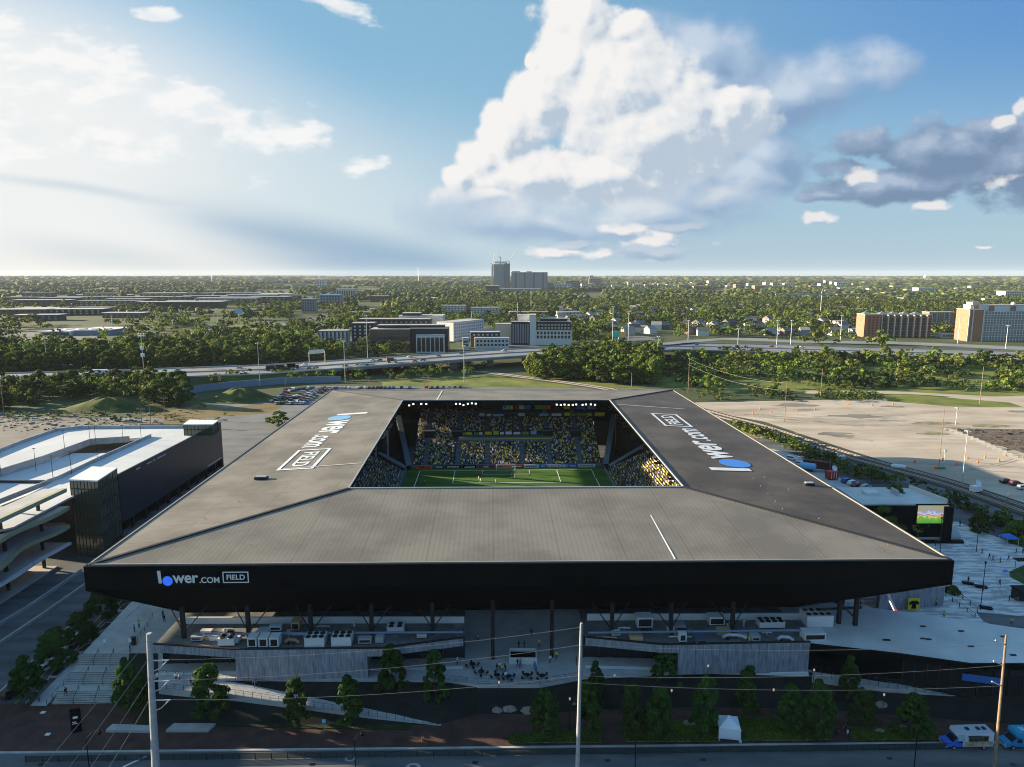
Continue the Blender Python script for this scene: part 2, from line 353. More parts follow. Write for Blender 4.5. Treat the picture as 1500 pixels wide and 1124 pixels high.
try:
    W.cycles.sampling_method = 'NONE'
    sc.cycles.use_adaptive_sampling = True; sc.cycles.adaptive_threshold = .006; sc.cycles.adaptive_min_samples = 24; sc.cycles.filter_width = 1.0
    sc.cycles.use_denoising = True; sc.cycles.denoiser = 'OPENIMAGEDENOISE'; sc.cycles.denoising_prefilter = 'ACCURATE'
except Exception as e: print(e)
# ------------------------------------------------------------------ ground, roads, lots (the setting)
M_ground = mat('land', (.035, .055, .018), .95, (.075, .095, .035), .012, bump=.3, bscale=.4, detail=8)
g = MB(); rad = 25500; ring = []
g.v.append((0, 0, 0))
RR = [60, 200, 600, 2000, 7000, 20000, rad]; K = 48
for r in RR: g.v += [(r * math.cos(2 * math.pi * i / K), r * math.sin(2 * math.pi * i / K), 0) for i in range(K)]
for i in range(K):
    g.f.append((0, 1 + i, 1 + (i + 1) % K)); g.m.append(0)
    for q in range(len(RR) - 1):
        a = 1 + q * K + i; b = 1 + q * K + (i + 1) % K; g.f.append((a, a + K, b + K, b)); g.m.append(0)
struct('ground', g, M_ground)
def pix(pts, z=0.0): return [P(x, y, z) for x, y in pts]
# far hills on the horizon: one ridge sheet with real depth
M_hill = mat('far_woodland', (.03, .055, .02), .95, (.06, .085, .035), .004)
hb = MB(); NX, NY = 160, 6
def hillz(x, y):
    return max(0, 34 + 46 * mnoise.noise(Vector((x / 5200., y / 3800., 3))) + 14 * mnoise.noise(Vector((x / 900., y / 900., 7))))
for j in range(NY):
    y = 17000 + j * 1500; e = math.sin(math.pi * j / (NY - 1))
    for i in range(NX): x = -24000 + 48000 * i / (NX - 1); hb.v.append((x, y, -2 + e * hillz(x, y) * 1.15))
for j in range(NY - 1):
    for i in range(NX - 1): a = j * NX + i; hb.f.append((a, a + 1, a + 1 + NX, a + NX)); hb.m.append(0)
struct('hills', hb, M_hill)
M_gravel = mat('gravel', (.36, .29, .22), .95, (.56, .48, .38), .035, bump=.25, bscale=1.2, stretch=(.6, 1.6, 1), detail=9)
M_dirt = mat('dirt', (.16, .145, .12), .95, (.27, .25, .22), .06, bump=.4, bscale=1, detail=8)
M_dry = mat('dry_grass', (.12, .10, .035), .95, (.20, .14, .06), .08, bump=.3)
M_green = mat('meadow', (.08, .115, .015), .95, (.21, .22, .045), .05, bump=.3, detail=8)
flat('gravel_lot', pix([(1010, 590), (1500, 580), (1900, 600), (2300, 820), (1700, 815), (1500, 742), (1240, 658), (1120, 618), (1010, 598)]), .012, M_gravel)
flat('meadow', pix([(960, 533), (1500, 530), (1900, 535), (1900, 600), (1500, 583), (1300, 578), (1060, 572), (960, 566)]), .008, M_green)
flat('grass_strip', pix([(1290, 580), (1330, 578), (1480, 590), (1500, 597), (1400, 596), (1300, 588)]), .02, M_green)
flat('dirt_road', pix([(1180, 572), (1300, 573), (1500, 583), (1700, 590), (1700, 600), (1500, 589), (1330, 577), (1180, 577)]), .024, M_gravel)
flat('grass_verge', pix([(560, 560), (720, 548), (860, 556), (960, 572), (960, 590), (560, 590)]), .010, M_green)
flat('parking_lot', pix([(405, 600), (462, 566), (600, 566), (980, 570), (980, 600), (900, 640), (500, 640), (395, 618)]), .016, M_asph2)
flat('dry_field', pix([(200, 640), (215, 608), (300, 592), (420, 590), (470, 600), (440, 640), (330, 648)]), .014, M_dry)
flat('dirt_lot', pix([(-300, 640), (-200, 600), (0, 604), (90, 612), (240, 612), (235, 640), (120, 660), (-300, 720)]), .018, M_dirt)
flat('yard', pix([(330, 700), (325, 660), (300, 612), (420, 604), (440, 622), (470, 640), (420, 760)]), .020, M_asph2)
flat('service_road', pix([(300, 592), (405, 584), (405, 590), (330, 598)]), .022, M_asph2)
# neighbourhood ground under the stadium and plazas
flat('block_ground', [(-210, 60), (190, 60), (190, 180), (140, 290), (110, 330), (-100, 330), (-180, 280), (-230, 160)], .006, M_asph)
# front street, kerb, brick pavement
kA, kB = P(-200, 1107, 0), P(1700, 1087, 0)
kd = (kB - kA).normalized(); kn = Vector((-kd.y, kd.x, 0))
kA -= kd * 60; kB += kd * 60
s = MB(); s.quad([kA - kn * 22 + Vector((0, 0, .024)), kB - kn * 22 + Vector((0, 0, .024)), kB + Vector((0, 0, .024)), kA + Vector((0, 0, .024))]); struct('street', s, M_asph)
s = MB(); s.prism([(p.x, p.y) for p in (kA, kB, kB + kn * .45, kA + kn * .45)], 0, .16); struct('kerb', s, M_conc)
s = MB(); q = kn * 13.2
s.prism([(p.x, p.y) for p in (kA + kn * .46, kB + kn * .46, kB + q, kA + q)], 0, .13); struct('brick_pavement', s, M_brick)
flat('brick_plaza', pix([(-40, 1060), (40, 1034), (192, 1034), (160, 1076), (-60, 1090)], .14), .138, M_brick)
# the side street on the left with its lanes
SL = [P(-75, 1080), P(20, 985), P(105, 902), P(170, 850)]; SRt = [P(25, 1080), P(108, 985), P(168, 905), P(225, 850)]
sl_ = MB(); z = Vector((0, 0, .028))
d = (SL[-1] - SL[0]).normalized(); d2 = (SRt[-1] - SRt[0]).normalized()
a0, a1, b0, b1 = SL[0] - d * 40, SL[0] + d * 220, SRt[0] - d2 * 40, SRt[0] + d2 * 220
sl_.quad([a0 + z, b0 + z, b1 + z, a1 + z]); struct('side_street', sl_, M_asph)
def roadline(name, p, q, w, m, dash=None, z=.034):
    p = Vector(p); q = Vector(q); u = (q - p); u.z = 0; L_ = u.length; u.normalize(); n = Vector((-u.y, u.x, 0)); mb = MB(); t = 0
    while t < L_:
        e = min(L_, t + (dash[0] if dash else L_))
        a, b = p + u * t, p + u * e
        mb.quad([(c.x, c.y, z + c.z) for c in (a - n * w / 2, b - n * w / 2, b + n * w / 2, a + n * w / 2)])
        t = e + (dash[1] if dash else 1)
    return struct(name, mb, m)
def lerp(a, b, t): return a + (b - a) * t
roadline('lane_marking', lerp(a0, b0, .36), lerp(a1, b1, .36), .16, M_white, (3, 6))
roadline('lane_marking', lerp(a0, b0, .66), lerp(a1, b1, .66), .16, M_white)
roadline('edge_marking', lerp(a0, b0, .04), lerp(a1, b1, .04), .16, M_white)
roadline('lane_marking', P(180, 1124, 0), P(215, 1108, 0), .4, M_white)
roadline('centre_marking', lerp(a0, b0, .5), lerp(a1, b1, .5), .12, M_yel)
for px_, py_ in ((458, 1120), (696, 1117), (890, 1114), (1030, 1113), (1303, 1111), (1484, 1120), (60, 1120)):
    c = P(px_, py_, .04); mb = MB(); mb.quad([(c.x - .45, c.y - .3, .036), (c.x + .45, c.y - .3, .036), (c.x + .45, c.y + .3, .036), (c.x - .45, c.y + .3, .036)]); struct('street_drain', mb, M_dark)
rt = random.Random(4); M_tyre = mat('tyre_worn_earth', (.24, .20, .16), .95, (.44, .38, .31), .15, detail=8); M_weed = mat('weed_patch', (.14, .14, .05), .95, (.36, .30, .20), .25, detail=8)
for i in range(26):
    x0, y0 = rt.uniform(1040, 1560), rt.uniform(602, 700)
    if y0 > 598 + (x0 - 1010) * .27: y0 = 600 + (x0 - 1010) * .1
    a = rt.uniform(-.5, .35); ln = rt.uniform(18, 60); cv = rt.uniform(-.4, .4); pts = []; p = P(x0, y0); 
    for j in range(14): pts.append(p.copy()); p += Vector((math.cos(a), math.sin(a), 0)) * ln / 14; a += cv / 14
    for off in (-.9, .9):
        mb = MB(); L1, R1 = [], []
        for j, q in enumerate(pts): u = (pts[min(j + 1, 13)] - pts[max(j - 1, 0)]).normalized(); n = Vector((-u.y, u.x, 0)); z_ = Vector((0, 0, .018 + .0012 * i)); L1.append(q + n * (off - .35) + z_); R1.append(q + n * (off + .35) + z_)
        for j in range(13): mb.quad([L1[j], L1[j + 1], R1[j + 1], R1[j]])
        struct('tyre_track', mb, M_tyre)
for i in range(16):
    c = P(rt.uniform(1060, 1560), rt.uniform(590, 640)); mb = MB(); n = 14; r_ = rt.uniform(2, 9); mb.quad([(c.x + math.cos(6.283 * k / n) * r_ * rt.uniform(.9, 2.4), c.y + math.sin(6.283 * k / n) * r_ * rt.uniform(.5, .9), .052 + i * .001) for k in range(n)]); struct('bare_patch', mb, M_weed if i % 2 else M_dirt)
for (cx, cy, r_) in ((513, 1111, .9), (605, 1124, 1.2)):
    c = P(cx, cy, .04); mb = MB()
    for i in range(18):
        a, b = 2 * math.pi * i / 18, 2 * math.pi * (i + 1) / 18
        mb.quad([(c.x + math.cos(a) * r_ * k, c.y + math.sin(a) * r_ * .8 * k, .036) for k in (.55, 1)] + [(c.x + math.cos(b) * r_ * k, c.y + math.sin(b) * r_ * .8 * k, .036) for k in (1, .55)])
    struct('manhole_ring', mb, M_conc)
# highway (raised on the right part) and its upper carriageway
HW_N = [(-400, 556, 4), (-150, 552, 4), (0, 548, 4), (180, 543, 4), (380, 536, 5), (480, 530, 6), (600, 522, 8), (750, 512, 9), (900, 506, 9), (1010, 503, 8), (1120, 505, 6), (1240, 509, 5), (1500, 516, 4), (1900, 526, 4)]
HW_F = [(-400, 570, 4), (-150, 566, 4), (0, 560, 4), (180, 556, 4), (380, 549, 5), (480, 542, 6), (600, 533, 8), (750, 523, 9), (900, 515, 9), (1010, 513, 8), (1120, 517, 6), (1240, 520, 5), (1500, 529, 4), (1900, 540, 4)]
M_hw = mat('highway_concrete', (.19, .195, .20), .85, (.27, .27, .27), .03, stretch=(1, .2, 1))
hw = MB(); hwN = [P(*p) for p in HW_N]; hwF = [P(*p) for p in HW_F]
for i in range(len(hwN) - 1):
    a, b, c, e = hwF[i], hwF[i + 1], hwN[i + 1], hwN[i]
    hw.quad([a, b, c, e])
    dz = Vector((0, 0, 1.6)); hw.quad([a - dz, e - dz, c - dz, b - dz])
    hw.quad([a - dz, b - dz, b, a]); hw.quad([e - dz, e, c, c - dz])
struct('highway', hw, M_hw)
# barriers of the highway and embankment
def wallstrip(name, pts, h, w, m, label=None, cat=None, z0=None):
    mb = MB()
    for i in range(len(pts) - 1):
        a, b = Vector(pts[i]), Vector(pts[i + 1]); u = (b - a); u.z = 0; u.normalize(); n = Vector((-u.y, u.x, 0)) * w / 2
        za, zb = a.z, b.z
        mb.prism([((a - n).x, (a - n).y), ((b - n).x, (b - n).y), ((b + n).x, (b + n).y), ((a + n).x, (a + n).y)], [za if z0 is None else z0, zb if z0 is None else z0] * 1 + [zb if z0 is None else z0, za if z0 is None else z0], [za + h, zb + h, zb + h, za + h])
    o = mb.build(name, m)
    if label: tag(o, label, cat)
    else: o['kind'] = 'structure'
    return o
wallstrip('concrete_barrier', hwF, .95, .5, M_conc, 'long pale concrete barrier along the near edge of the highway', 'barrier')
wallstrip('concrete_barrier', hwN, .95, .5, M_conc, 'long pale concrete barrier along the far edge of the highway', 'barrier')
wallstrip('concrete_barrier', [lerp(a, b, .5) for a, b in zip(hwF, hwN)], .9, .6, M_conc, 'pale concrete median barrier down the middle of the highway', 'barrier')
for k in (.2, .35, .65, .8):
    for i in range(len(hwF) - 1):
        roadline('lane_marking', lerp(hwF[i], hwN[i], k) , lerp(hwF[i + 1], hwN[i + 1], k), .25, M_white, (6, 10), z=.03) if False else None
emb = MB()
M_bank = mat('bank', (.035, .06, .015), .95, (.07, .10, .025), .1, bump=.5, bscale=.6)
for i in list(range(0, 5)) + list(range(9, len(hwF) - 1)):
    for A, off in ((hwF, Vector((0, -7, 0))), (hwN, Vector((0, 10, 0)))):
        a, b = A[i] - Vector((0, 0, .15)), A[i + 1] - Vector((0, 0, .15)); p = Vector((a.x, a.y, -.1)) + off; q = Vector((b.x, b.y, -.1)) + off
        emb.quad([p, q, b, a] if off.y < 0 else [a, b, q, p])
struct('embankment', emb, M_bank)
# overpass piers
for i, (px, t) in enumerate(((662, .3), (662, .75), (716, .3), (716, .75), (768, .3), (768, .75), (860, .4))):
    for k in range(len(HW_F) - 1):
        if HW_F[k][0] <= px < HW_F[k + 1][0]:
            f = (px - HW_F[k][0]) / (HW_F[k + 1][0] - HW_F[k][0]); c = lerp(lerp(hwF[k], hwF[k + 1], f), lerp(hwN[k], hwN[k + 1], f), t)
            m = MB(); m.prism([(c.x - 3, c.y - 1), (c.x + 3, c.y - 1), (c.x + 3, c.y + 1), (c.x - 3, c.y + 1)], 0, c.z - 2.8); m.box(c.x - 5.5, c.x + 5.5, c.y - 1.3, c.y + 1.3, c.z - 2.8, c.z - 1.65)
            tag(m.build('bridge_pier', M_conc), 'broad concrete pier under the highway bridge, %s from the left' % ordn(i + 1), 'pier', 'piers under the highway bridge')
# ramps and local roads beyond the highway
def pixroad(name, far, near, z, m): 
    mb = MB(); A = [P(x, y, z) for x, y in near]; B = [P(x, y, z) for x, y in far]
    for i in range(len(A) - 1): mb.quad([A[i], A[i + 1], B[i + 1], B[i]])
    return struct(name, mb, m)
pixroad('ramp_road', [(940, 506), (1000, 499), (1060, 495), (1125, 496)], [(940, 510), (1000, 503), (1060, 498), (1125, 500)], 9.3, M_hw)
pixroad('frontage_road', [(1120, 497), (1180, 499), (1300, 500), (1500, 508)], [(1120, 500), (1180, 503), (1300, 504), (1500, 513)], .03, M_hw)
pixroad('local_road', [(880, 492), (930, 490), (960, 495)], [(880, 500), (930, 499), (960, 498)], .03, M_asph2)
pixroad('local_road', [(280, 488), (330, 480), (400, 476), (440, 470), (480, 462)], [(280, 493), (330, 484), (400, 479), (440, 473), (480, 464)], .03, M_asph2)
pixroad('local_road', [(380, 471), (430, 474), (500, 478)], [(380, 474), (430, 478), (500, 482)], .034, M_asph2)
pixroad('local_road', [(540, 452), (580, 447), (620, 442), (640, 436)], [(540, 457), (580, 451), (620, 445), (640, 438)], .03, M_asph2)
pixroad('local_road', [(690, 474), (720, 482), (760, 498), (790, 508)], [(680, 480), (705, 492), (720, 508), (760, 514)], .03, M_asph2)
pixroad('local_road', [(500, 486), (512, 496), (525, 512)], [(484, 490), (496, 502), (506, 520)], .03, M_asph2)
pixroad('flyover', [(560, 428), (600, 431), (640, 436), (700, 440)], [(560, 430), (600, 433.5), (640, 438.5), (700, 443)], 6, M_conc)
flat('car_park', pix([(200, 500), (210, 492), (300, 482), (318, 484), (240, 506)]), .04, M_asph2)
flat('car_park', pix([(0, 500), (0, 488), (150, 478), (200, 482), (120, 500)]), .04, M_asph2)
flat('clearing', pix([(0, 505), (60, 500), (200, 505), (190, 512), (0, 514)]), .038, M_dry)
flat('green', pix([(330, 478), (380, 474), (400, 480), (350, 486)]), .044, M_green)
# railway: ballast and rails
RL = [P(1010, 598), P(1060, 612), P(1120, 628), P(1240, 668), P(1380, 707), P(1500, 748), P(1700, 815)]
def shift(pts, d):
    o = []
    for i, p in enumerate(pts):
        u = (pts[min(i + 1, len(pts) - 1)] - pts[max(i - 1, 0)]); u.z = 0; u.normalize(); o.append(p + Vector((u.y, -u.x, 0)) * d)
    return o
M_ball = mat('ballast', (.05, .04, .035), .95, (.11, .085, .07), .8, bump=.5)
# smooth the course
def smooth(pts, n=6):
    o = []
    for i in range(len(pts) - 1):
        p0, p1, p2, p3 = pts[max(i - 1, 0)], pts[i], pts[i + 1], pts[min(i + 2, len(pts) - 1)]
        for k in range(n):
            t = k / n; o.append(.5 * ((2 * p1) + (p2 - p0) * t + (2 * p0 - 5 * p1 + 4 * p2 - p3) * t * t + (3 * p1 - p0 - 3 * p2 + p3) * t ** 3))
    return o + [pts[-1]]
RL = smooth([P(700, 545), P(860, 566), P(960, 586)] + RL)
mb = MB(); A = shift(RL, -6.5); B = shift(RL, 5.5)
for i in range(len(RL) - 1): mb.quad([A[i] + Vector((0, 0, .3)), B[i] + Vector((0, 0, .3)), B[i + 1] + Vector((0, 0, .3)), A[i + 1] + Vector((0, 0, .3))]); 
struct('railway_ballast', mb, M_ball)
M_rail = mat('rail_steel', (.45, .40, .36), .4, metal=.4)
for k, c in enumerate((-3.2, 2.0)):
    mb = MB()
    for gq in (-.72, .72): mb.tube([p + Vector((0, 0, .42)) for p in shift(RL, c + gq)], .13, 4)
    o = mb.build('railway_track', M_rail)
    sl2 = MB(); C = shift(RL, c)
    dist = 0
    for i in range(len(C) - 1):
        L_ = (C[i + 1] - C[i]).length; u = (C[i + 1] - C[i]).normalized(); t = 0
        if C[i].y > 330: continue
        while t < L_: q = C[i] + u * t; sl2.obox(q, u, None, .13, 1.25, .3, .36); t += 1.3
    s_ = sl2.build('sleepers', M_wood, o); 
    tag(o, ('railway track nearer the gravel lot', 'railway track nearer the stadium and hedge')[1 if c > 0 else 0], 'railway track')
# haze: closed box of even air round the whole scene
hz = MB(); hz.box(-26000, 26000, -26000, 26000, -3.0, 190)
mh = bpy.data.materials.new('haze_air'); mh.use_nodes = True; nt = mh.node_tree; nt.nodes.clear()
mo = nt.nodes.new('ShaderNodeOutputMaterial'); vo = nt.nodes.new('ShaderNodeVolumePrincipled'); vo.inputs['Color'].default_value = (.80, .90, 1, 1); vo.inputs['Density'].default_value = 2.3e-5
nt.links.new(vo.outputs[0], mo.inputs['Volume'])
ho = hz.build('haze', mh); ho['kind'] = 'stuff'; ho['label'] = 'pale blue haze over the far city'
# ------------------------------------------------------------------ the stadium
TH = R(1.7); GO = Vector((-2.4, 262, 0)); es = Vector((math.cos(TH), math.sin(TH), 0)); et = Vector((-math.sin(TH), math.cos(TH), 0))
def Lc(s, t, z=0.0): p = GO + es * s + et * t; return Vector((p.x, p.y, z))
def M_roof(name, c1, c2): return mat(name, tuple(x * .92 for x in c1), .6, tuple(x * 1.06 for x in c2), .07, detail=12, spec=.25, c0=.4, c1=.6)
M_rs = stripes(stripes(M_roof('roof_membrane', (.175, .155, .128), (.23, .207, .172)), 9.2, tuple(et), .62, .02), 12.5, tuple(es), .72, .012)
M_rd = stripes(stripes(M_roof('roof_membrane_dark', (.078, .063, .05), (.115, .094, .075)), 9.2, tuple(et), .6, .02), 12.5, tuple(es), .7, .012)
M_rc = stripes(M_roof('roof_corrugated', (.175, .158, .132), (.215, .196, .165)), .95, tuple(es), .90, .35)
stripes(M_rc, 12.4, tuple(es), .7, .012)
st = thing('stadium', 'huge square stadium with grey sloping roof panels round an open pitch and a black underside', 'stadium', tuple(Lc(0, -47)))
bpy.context.view_layer.update(); SLOC = st.location.copy()
def sb(mb, name, mats, smooth=False, parent=None):   # a part of the stadium (world coordinates in, local out)
    o = mb.build(name, mats, None, None, smooth); me = o.data
    me.transform(Matrix.Translation(-SLOC)); o.parent = parent or st; return o
ZE, ZI = 25.0, 27.0
oNL, oNR, oFR, oFL = P(130, 828, ZE), P(1390, 819.5, ZE), P(985, 571.5, ZE), P(485, 572, ZE)
iNL, iNR, iFR, iFL = P(511, 716, ZI), P(1001, 714, ZI), P(893, 586.5, ZI), P(590, 587, ZI)
def panel(pts, m, name, th=.7, lift=0):
    mb = MB(); k = len(pts); up = [p + Vector((0, 0, lift)) for p in pts]; dn = [p - Vector((0, 0, th)) for p in pts]
    mb.quad(up, 0); mb.quad(list(reversed(dn)), 1)
    for i in range(k): j = (i + 1) % k; mb.quad([dn[i], dn[j], up[j], up[i]], 1)
    return sb(mb, name, [m, M_black])
pn = panel([oNL, oNR, iNR, iNL], M_rc, 'roof_panel'); pn['label'] = 'near grey corrugated roof panel'
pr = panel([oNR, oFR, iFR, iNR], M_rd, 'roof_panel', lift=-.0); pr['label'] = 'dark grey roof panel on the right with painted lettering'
pf = panel([oFR, oFL, iFL, iFR], M_rc, 'roof_panel'); pf['label'] = 'far corrugated roof panel'
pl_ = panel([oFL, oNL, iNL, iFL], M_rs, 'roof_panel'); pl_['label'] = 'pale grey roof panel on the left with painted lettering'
# raised hips, gutters, seams
def beam(a, b, w, h, m, name, dz=0.0, parent=None):
    u = (b - a).normalized(); n = u.cross(Vector((0, 0, 1))).normalized() * w / 2; z0, z1 = Vector((0, 0, dz)), Vector((0, 0, dz + h)); mb = MB()
    q = [a - n, b - n, b + n, a + n]; v = [p + z0 for p in q] + [p + z1 for p in q]
    mb.v = [tuple(p) for p in v]; mb.f = [(3, 2, 1, 0), (4, 5, 6, 7), (0, 1, 5, 4), (1, 2, 6, 5), (2, 3, 7, 6), (3, 0, 4, 7)]; mb.m = [0] * 6
    return sb(mb, name, m, parent=parent)
M_trim = mat('gutter_metal', (.26, .25, .23), .6)
for a, b in ((oNL, iNL), (oNR, iNR), (oFR, iFR), (oFL, iFL)): beam(a, b, .8, .22, M_dark, 'roof_hip', .02)
for a, b in ((oNL, oNR), (oNR, oFR), (oFR, oFL), (oFL, oNL)): beam(a, b, .35, .3, M_trim, 'gutter', -.1)
for a, b in ((iNL, iNR), (iNR, iFR), (iFR, iFL), (iFL, iNL)): beam(a, b, .3, .25, M_steel, 'roof_edge', .03)
def lift_on(a, b, pts_plane): pass
def roofz(p):     # height of the roof skin above a ground point, by region
    s = (p - GO).dot(es); t = (p - GO).dot(et)
    ds = min(s + 79.5, 78.3 - s); dt = min(t + 141.5, 46 - t)
    return 25 + 2 * max(0, min(1, min(ds, dt) / 38.5))
def panel_plane(pts): a, b, c = pts[0], pts[1], pts[2]; n = (b - a).cross(c - a).normalized(); return a, n if n.z > 0 else -n
PL_W = panel_plane([oFL, oNL, iNL]); PL_E = panel_plane([oNR, oFR, iFR])
def ray_plane(px, py, pl, dz):
    a = (px - 750) / 1000.; b = (562 - py) / 1000.; d = Vector((a, CP + b * SP, -SP + b * CP)); o = Vector((0, 0, H)); q, n = pl
    return o + d * ((q + n * dz - o).dot(n) / d.dot(n))
def onroof(px, py, dz=.1):
    p = P(px, py, 26)
    for _ in range(4): p = P(px, py, roofz(p) + dz)
    return p
for (a, b, w) in (((931, 716), (989, 819), .22), ((1087, 737), (1105, 752), .35), ((415, 687), (530, 678.5), .25), ((903, 592.5), (1003, 599.5), .35), ((640, 586), (648, 572.5), .4)):
    A, B = onroof(*a, .06), onroof(*b, .06); beam(A, B, w, .06, M_white, 'expansion_joint', 0)
# anchors
anc = MB(); anc.tube([(0, 0, 0), (0, 0, .35)], .05, 5); anc.box(-.14, .14, -.14, .14, 0, .06)
ancs = []
for k in range(16): ancs.append((lerp(1005, 1178, (k / 15.) ** .9), lerp(612, 780, k / 15.)))
for k in range(10): ancs.append((lerp(250, 1300, k / 9.), 800))
for (x, y) in ((380, 700), (455, 742), (1120, 700), (1155, 718), (600, 745), (860, 745), (1060, 770), (350, 735), (300, 760), (1200, 760)): ancs.append((x, y))
a0_ = None
for (x, y) in ancs:
    p = onroof(x, y, .02) - SLOC
    if a0_ is None: a0_ = anc.build('roof_anchor', M_trim, st); o = a0_
    else: o = a0_.copy(); COL.objects.link(o); o.parent = st
    o.location = p
for (x, y, w) in ((383, 702, 1.6), (1185, 711, 1.2)):
    p = onroof(x, y, .0) - SLOC; m = MB(); m.box(-w, w, -.7, .7, 0, .6); m.box(-w * .8, w * .8, -.5, .5, .6, .8, 1); o = m.build('roof_hatch', [M_dark, M_steel], st); o.location = p
# lettering painted on the roof and fixed to the fascia
def logo(F, unit, parent, cw, cb, small='.com', depth=.02, grp=None):
    def put(me, name, m, x0, x1, y0, y1, shear=0):
        co = [v.co for v in me.vertices]; ax0, ax1 = min(c.x for c in co), max(c.x for c in co); ay0, ay1 = min(c.y for c in co), max(c.y for c in co)
        S = Matrix.Translation((x0 * unit, y0 * unit, 0)) @ Matrix.Diagonal(((x1 - x0) * unit / (ax1 - ax0), (y1 - y0) * unit / (ay1 - ay0), 1, 1)) @ Matrix.Translation((-ax0, -ay0, 0))
        return place_mesh(me, name, m, Matrix.Translation(-SLOC) @ F @ S, parent)
    def poly(name, pts, m):
        mb = MB(); mb.prism([(x * unit, y * unit) for x, y in pts], 0, depth); o = mb.build(name, m); o.data.transform(Matrix.Translation(-SLOC) @ F); o.parent = parent; return o
    poly('letter_stroke', [(1.6, 0), (6, 0), (5, 19), (0.3, 19)], cw)
    poly('logo_disc', [(14.3 + 7.2 * math.cos(i * math.pi / 20), 3.6 + 7.2 * math.sin(i * math.pi / 20)) for i in range(40)], cb)
    put(text_mesh('wer', 1, .022, depth * .5), 'lettering', cw, 21.5, 58, 0, 12)
    put(text_mesh(small, 1, .018, depth * .5), 'lettering', cw, 59.5, 88, 0, 9)
    x0, x1, y0, y1, w = 93, 130, 0, 17, 1.5
    mb = MB()
    for a, b, c, d in ((x0, x1, y0, y0 + w), (x0, x1, y1 - w, y1), (x0, x0 + w, y0 + w, y1 - w), (x1 - w, x1, y0 + w, y1 - w)): mb.box(a * unit, b * unit, c * unit, d * unit, 0, depth)
    o = mb.build('lettering_frame', cw); o.data.transform(Matrix.Translation(-SLOC) @ F); o.parent = parent
    put(text_mesh('FIELD', 1, .018, depth * .5), 'lettering', cw, 98.5, 124.5, 4.8, 12.4)
M_rw = mat('roof_lettering', (.70, .72, .74), .6)
a = ray_plane(496, 606, PL_W, .08); r_ = ray_plane(412, 683, PL_W, .08) - a; r_ = ray_plane(452, 690, PL_W, .08); d_ = -et - PL_W[1] * (-et).dot(PL_W[1]); logo(frame(a, d_, PL_W[1].cross(d_)), 75 / 130., st, M_rw, mat('roof_disc_sun_glare', (.20, .42, .66), .5))  # left disc coloured lighter, the sun's glare painted into its blue
a = ray_plane(1104, 692, PL_E, .08); d_ = et - PL_E[1] * et.dot(PL_E[1]); logo(frame(a, d_, PL_E[1].cross(d_)), 75 / 130., st, M_rw, mat('roof_disc_blue', (.06, .25, .72), .5))
# black fascia band and inward-sloping skin
ZB, ZS = 20.7, 12.5
def down(p, z, out=.0): q = Vector(p); q.z = z; return q
cen = (oNL + oFR) / 2
bNL, bNR, bFR, bFL = [p + (p - cen).normalized() * .9 for p in (oNL, oNR, oFR, oFL)]
def band(a, b, z0, z1, name='fascia', th=.35):
    n = (b - a).cross(Vector((0, 0, 1))).normalized() * th; mb = MB()
    mb.prism([(a.x, a.y), (b.x, b.y), ((b - n).x, (b - n).y), ((a - n).x, (a - n).y)], z0, z1); return sb(mb, name, M_black)
band(bNL, bNR, ZB, ZE + .02); band(bNR, bFR, ZB, ZE + .01); band(bFR, bFL, ZB, ZE + .02)
wmid = lerp(bFL, bNL, .30); band(bFL, wmid, ZE - 1.0, ZE + .01); band(wmid, bNL, ZB, ZE + .01)
sNL, sNR = P(270, 895, ZS), P(1165, 887, ZS); sFR = Lc(62, 34, ZS); sFL = Lc(-63, 34, ZS)
M_skin = mat('black_skin', (.0045, .005, .006), .75, (.006, .0065, .0075), .02, spec=.06)
stripes(M_skin, 3.1, tuple(es), .6, .02)
def skin(a, b, c, d, name='underside_skin'): # a,b lower outer ; c,d inner
    n = (b - a).cross(d - a).normalized() * .3; mb = MB(); q = [a, b, c, d]; mb.quad(q); mb.quad([p + n for p in reversed(q)])
    for i in range(4): j = (i + 1) % 4; mb.quad([q[j], q[i], q[i] + n, q[j] + n])
    return sb(mb, name, M_skin)
zB = ZB + .02
skin(down(bNL, zB), down(bNR, zB), sNR, sNL); skin(down(bNR, zB), down(bFR, zB), sFR, sNR)
swm = lerp(sNL, sFL, .70); skin(down(wmid, zB), down(bNL, zB), sNL, swm); skin(down(bFR, zB), down(bFL, zB), sFL, sFR)
beam(down(bNL, zB), sNL, .35, .35, M_black, 'skin_hip', -.3); beam(down(bNR, zB), sNR, .35, .35, M_black, 'skin_hip', -.3)
# fascia logo
lx = (bNR - bNL).normalized(); A = PY(231.5, 857, bNL.y + .2 - .0)
t_ = (A.x - bNL.x) / lx.x; A = bNL + lx * t_; A.z = PY(231.5, 854.6, A.y).z
F = frame(A - Vector((lx.y, -lx.x, 0)) * -.02 + Vector((lx.y, -lx.x, 0)) * .03, lx, (0, 0, 1)); logo(F, .1265, st, M_white, mat('disc_blue_bright', (.03, .13, .70), .5, emit=.25), '.COM', .06)
# soffit plate above the concourse and inner rim so the roof reads as a solid box from below
mb = MB(); mb.prism([(p.x, p.y) for p in (sNL, sNR, Lc(52, -118), Lc(-60, -118))], ZS - .4, ZS - .05); sb(mb, 'soffit', M_skin)
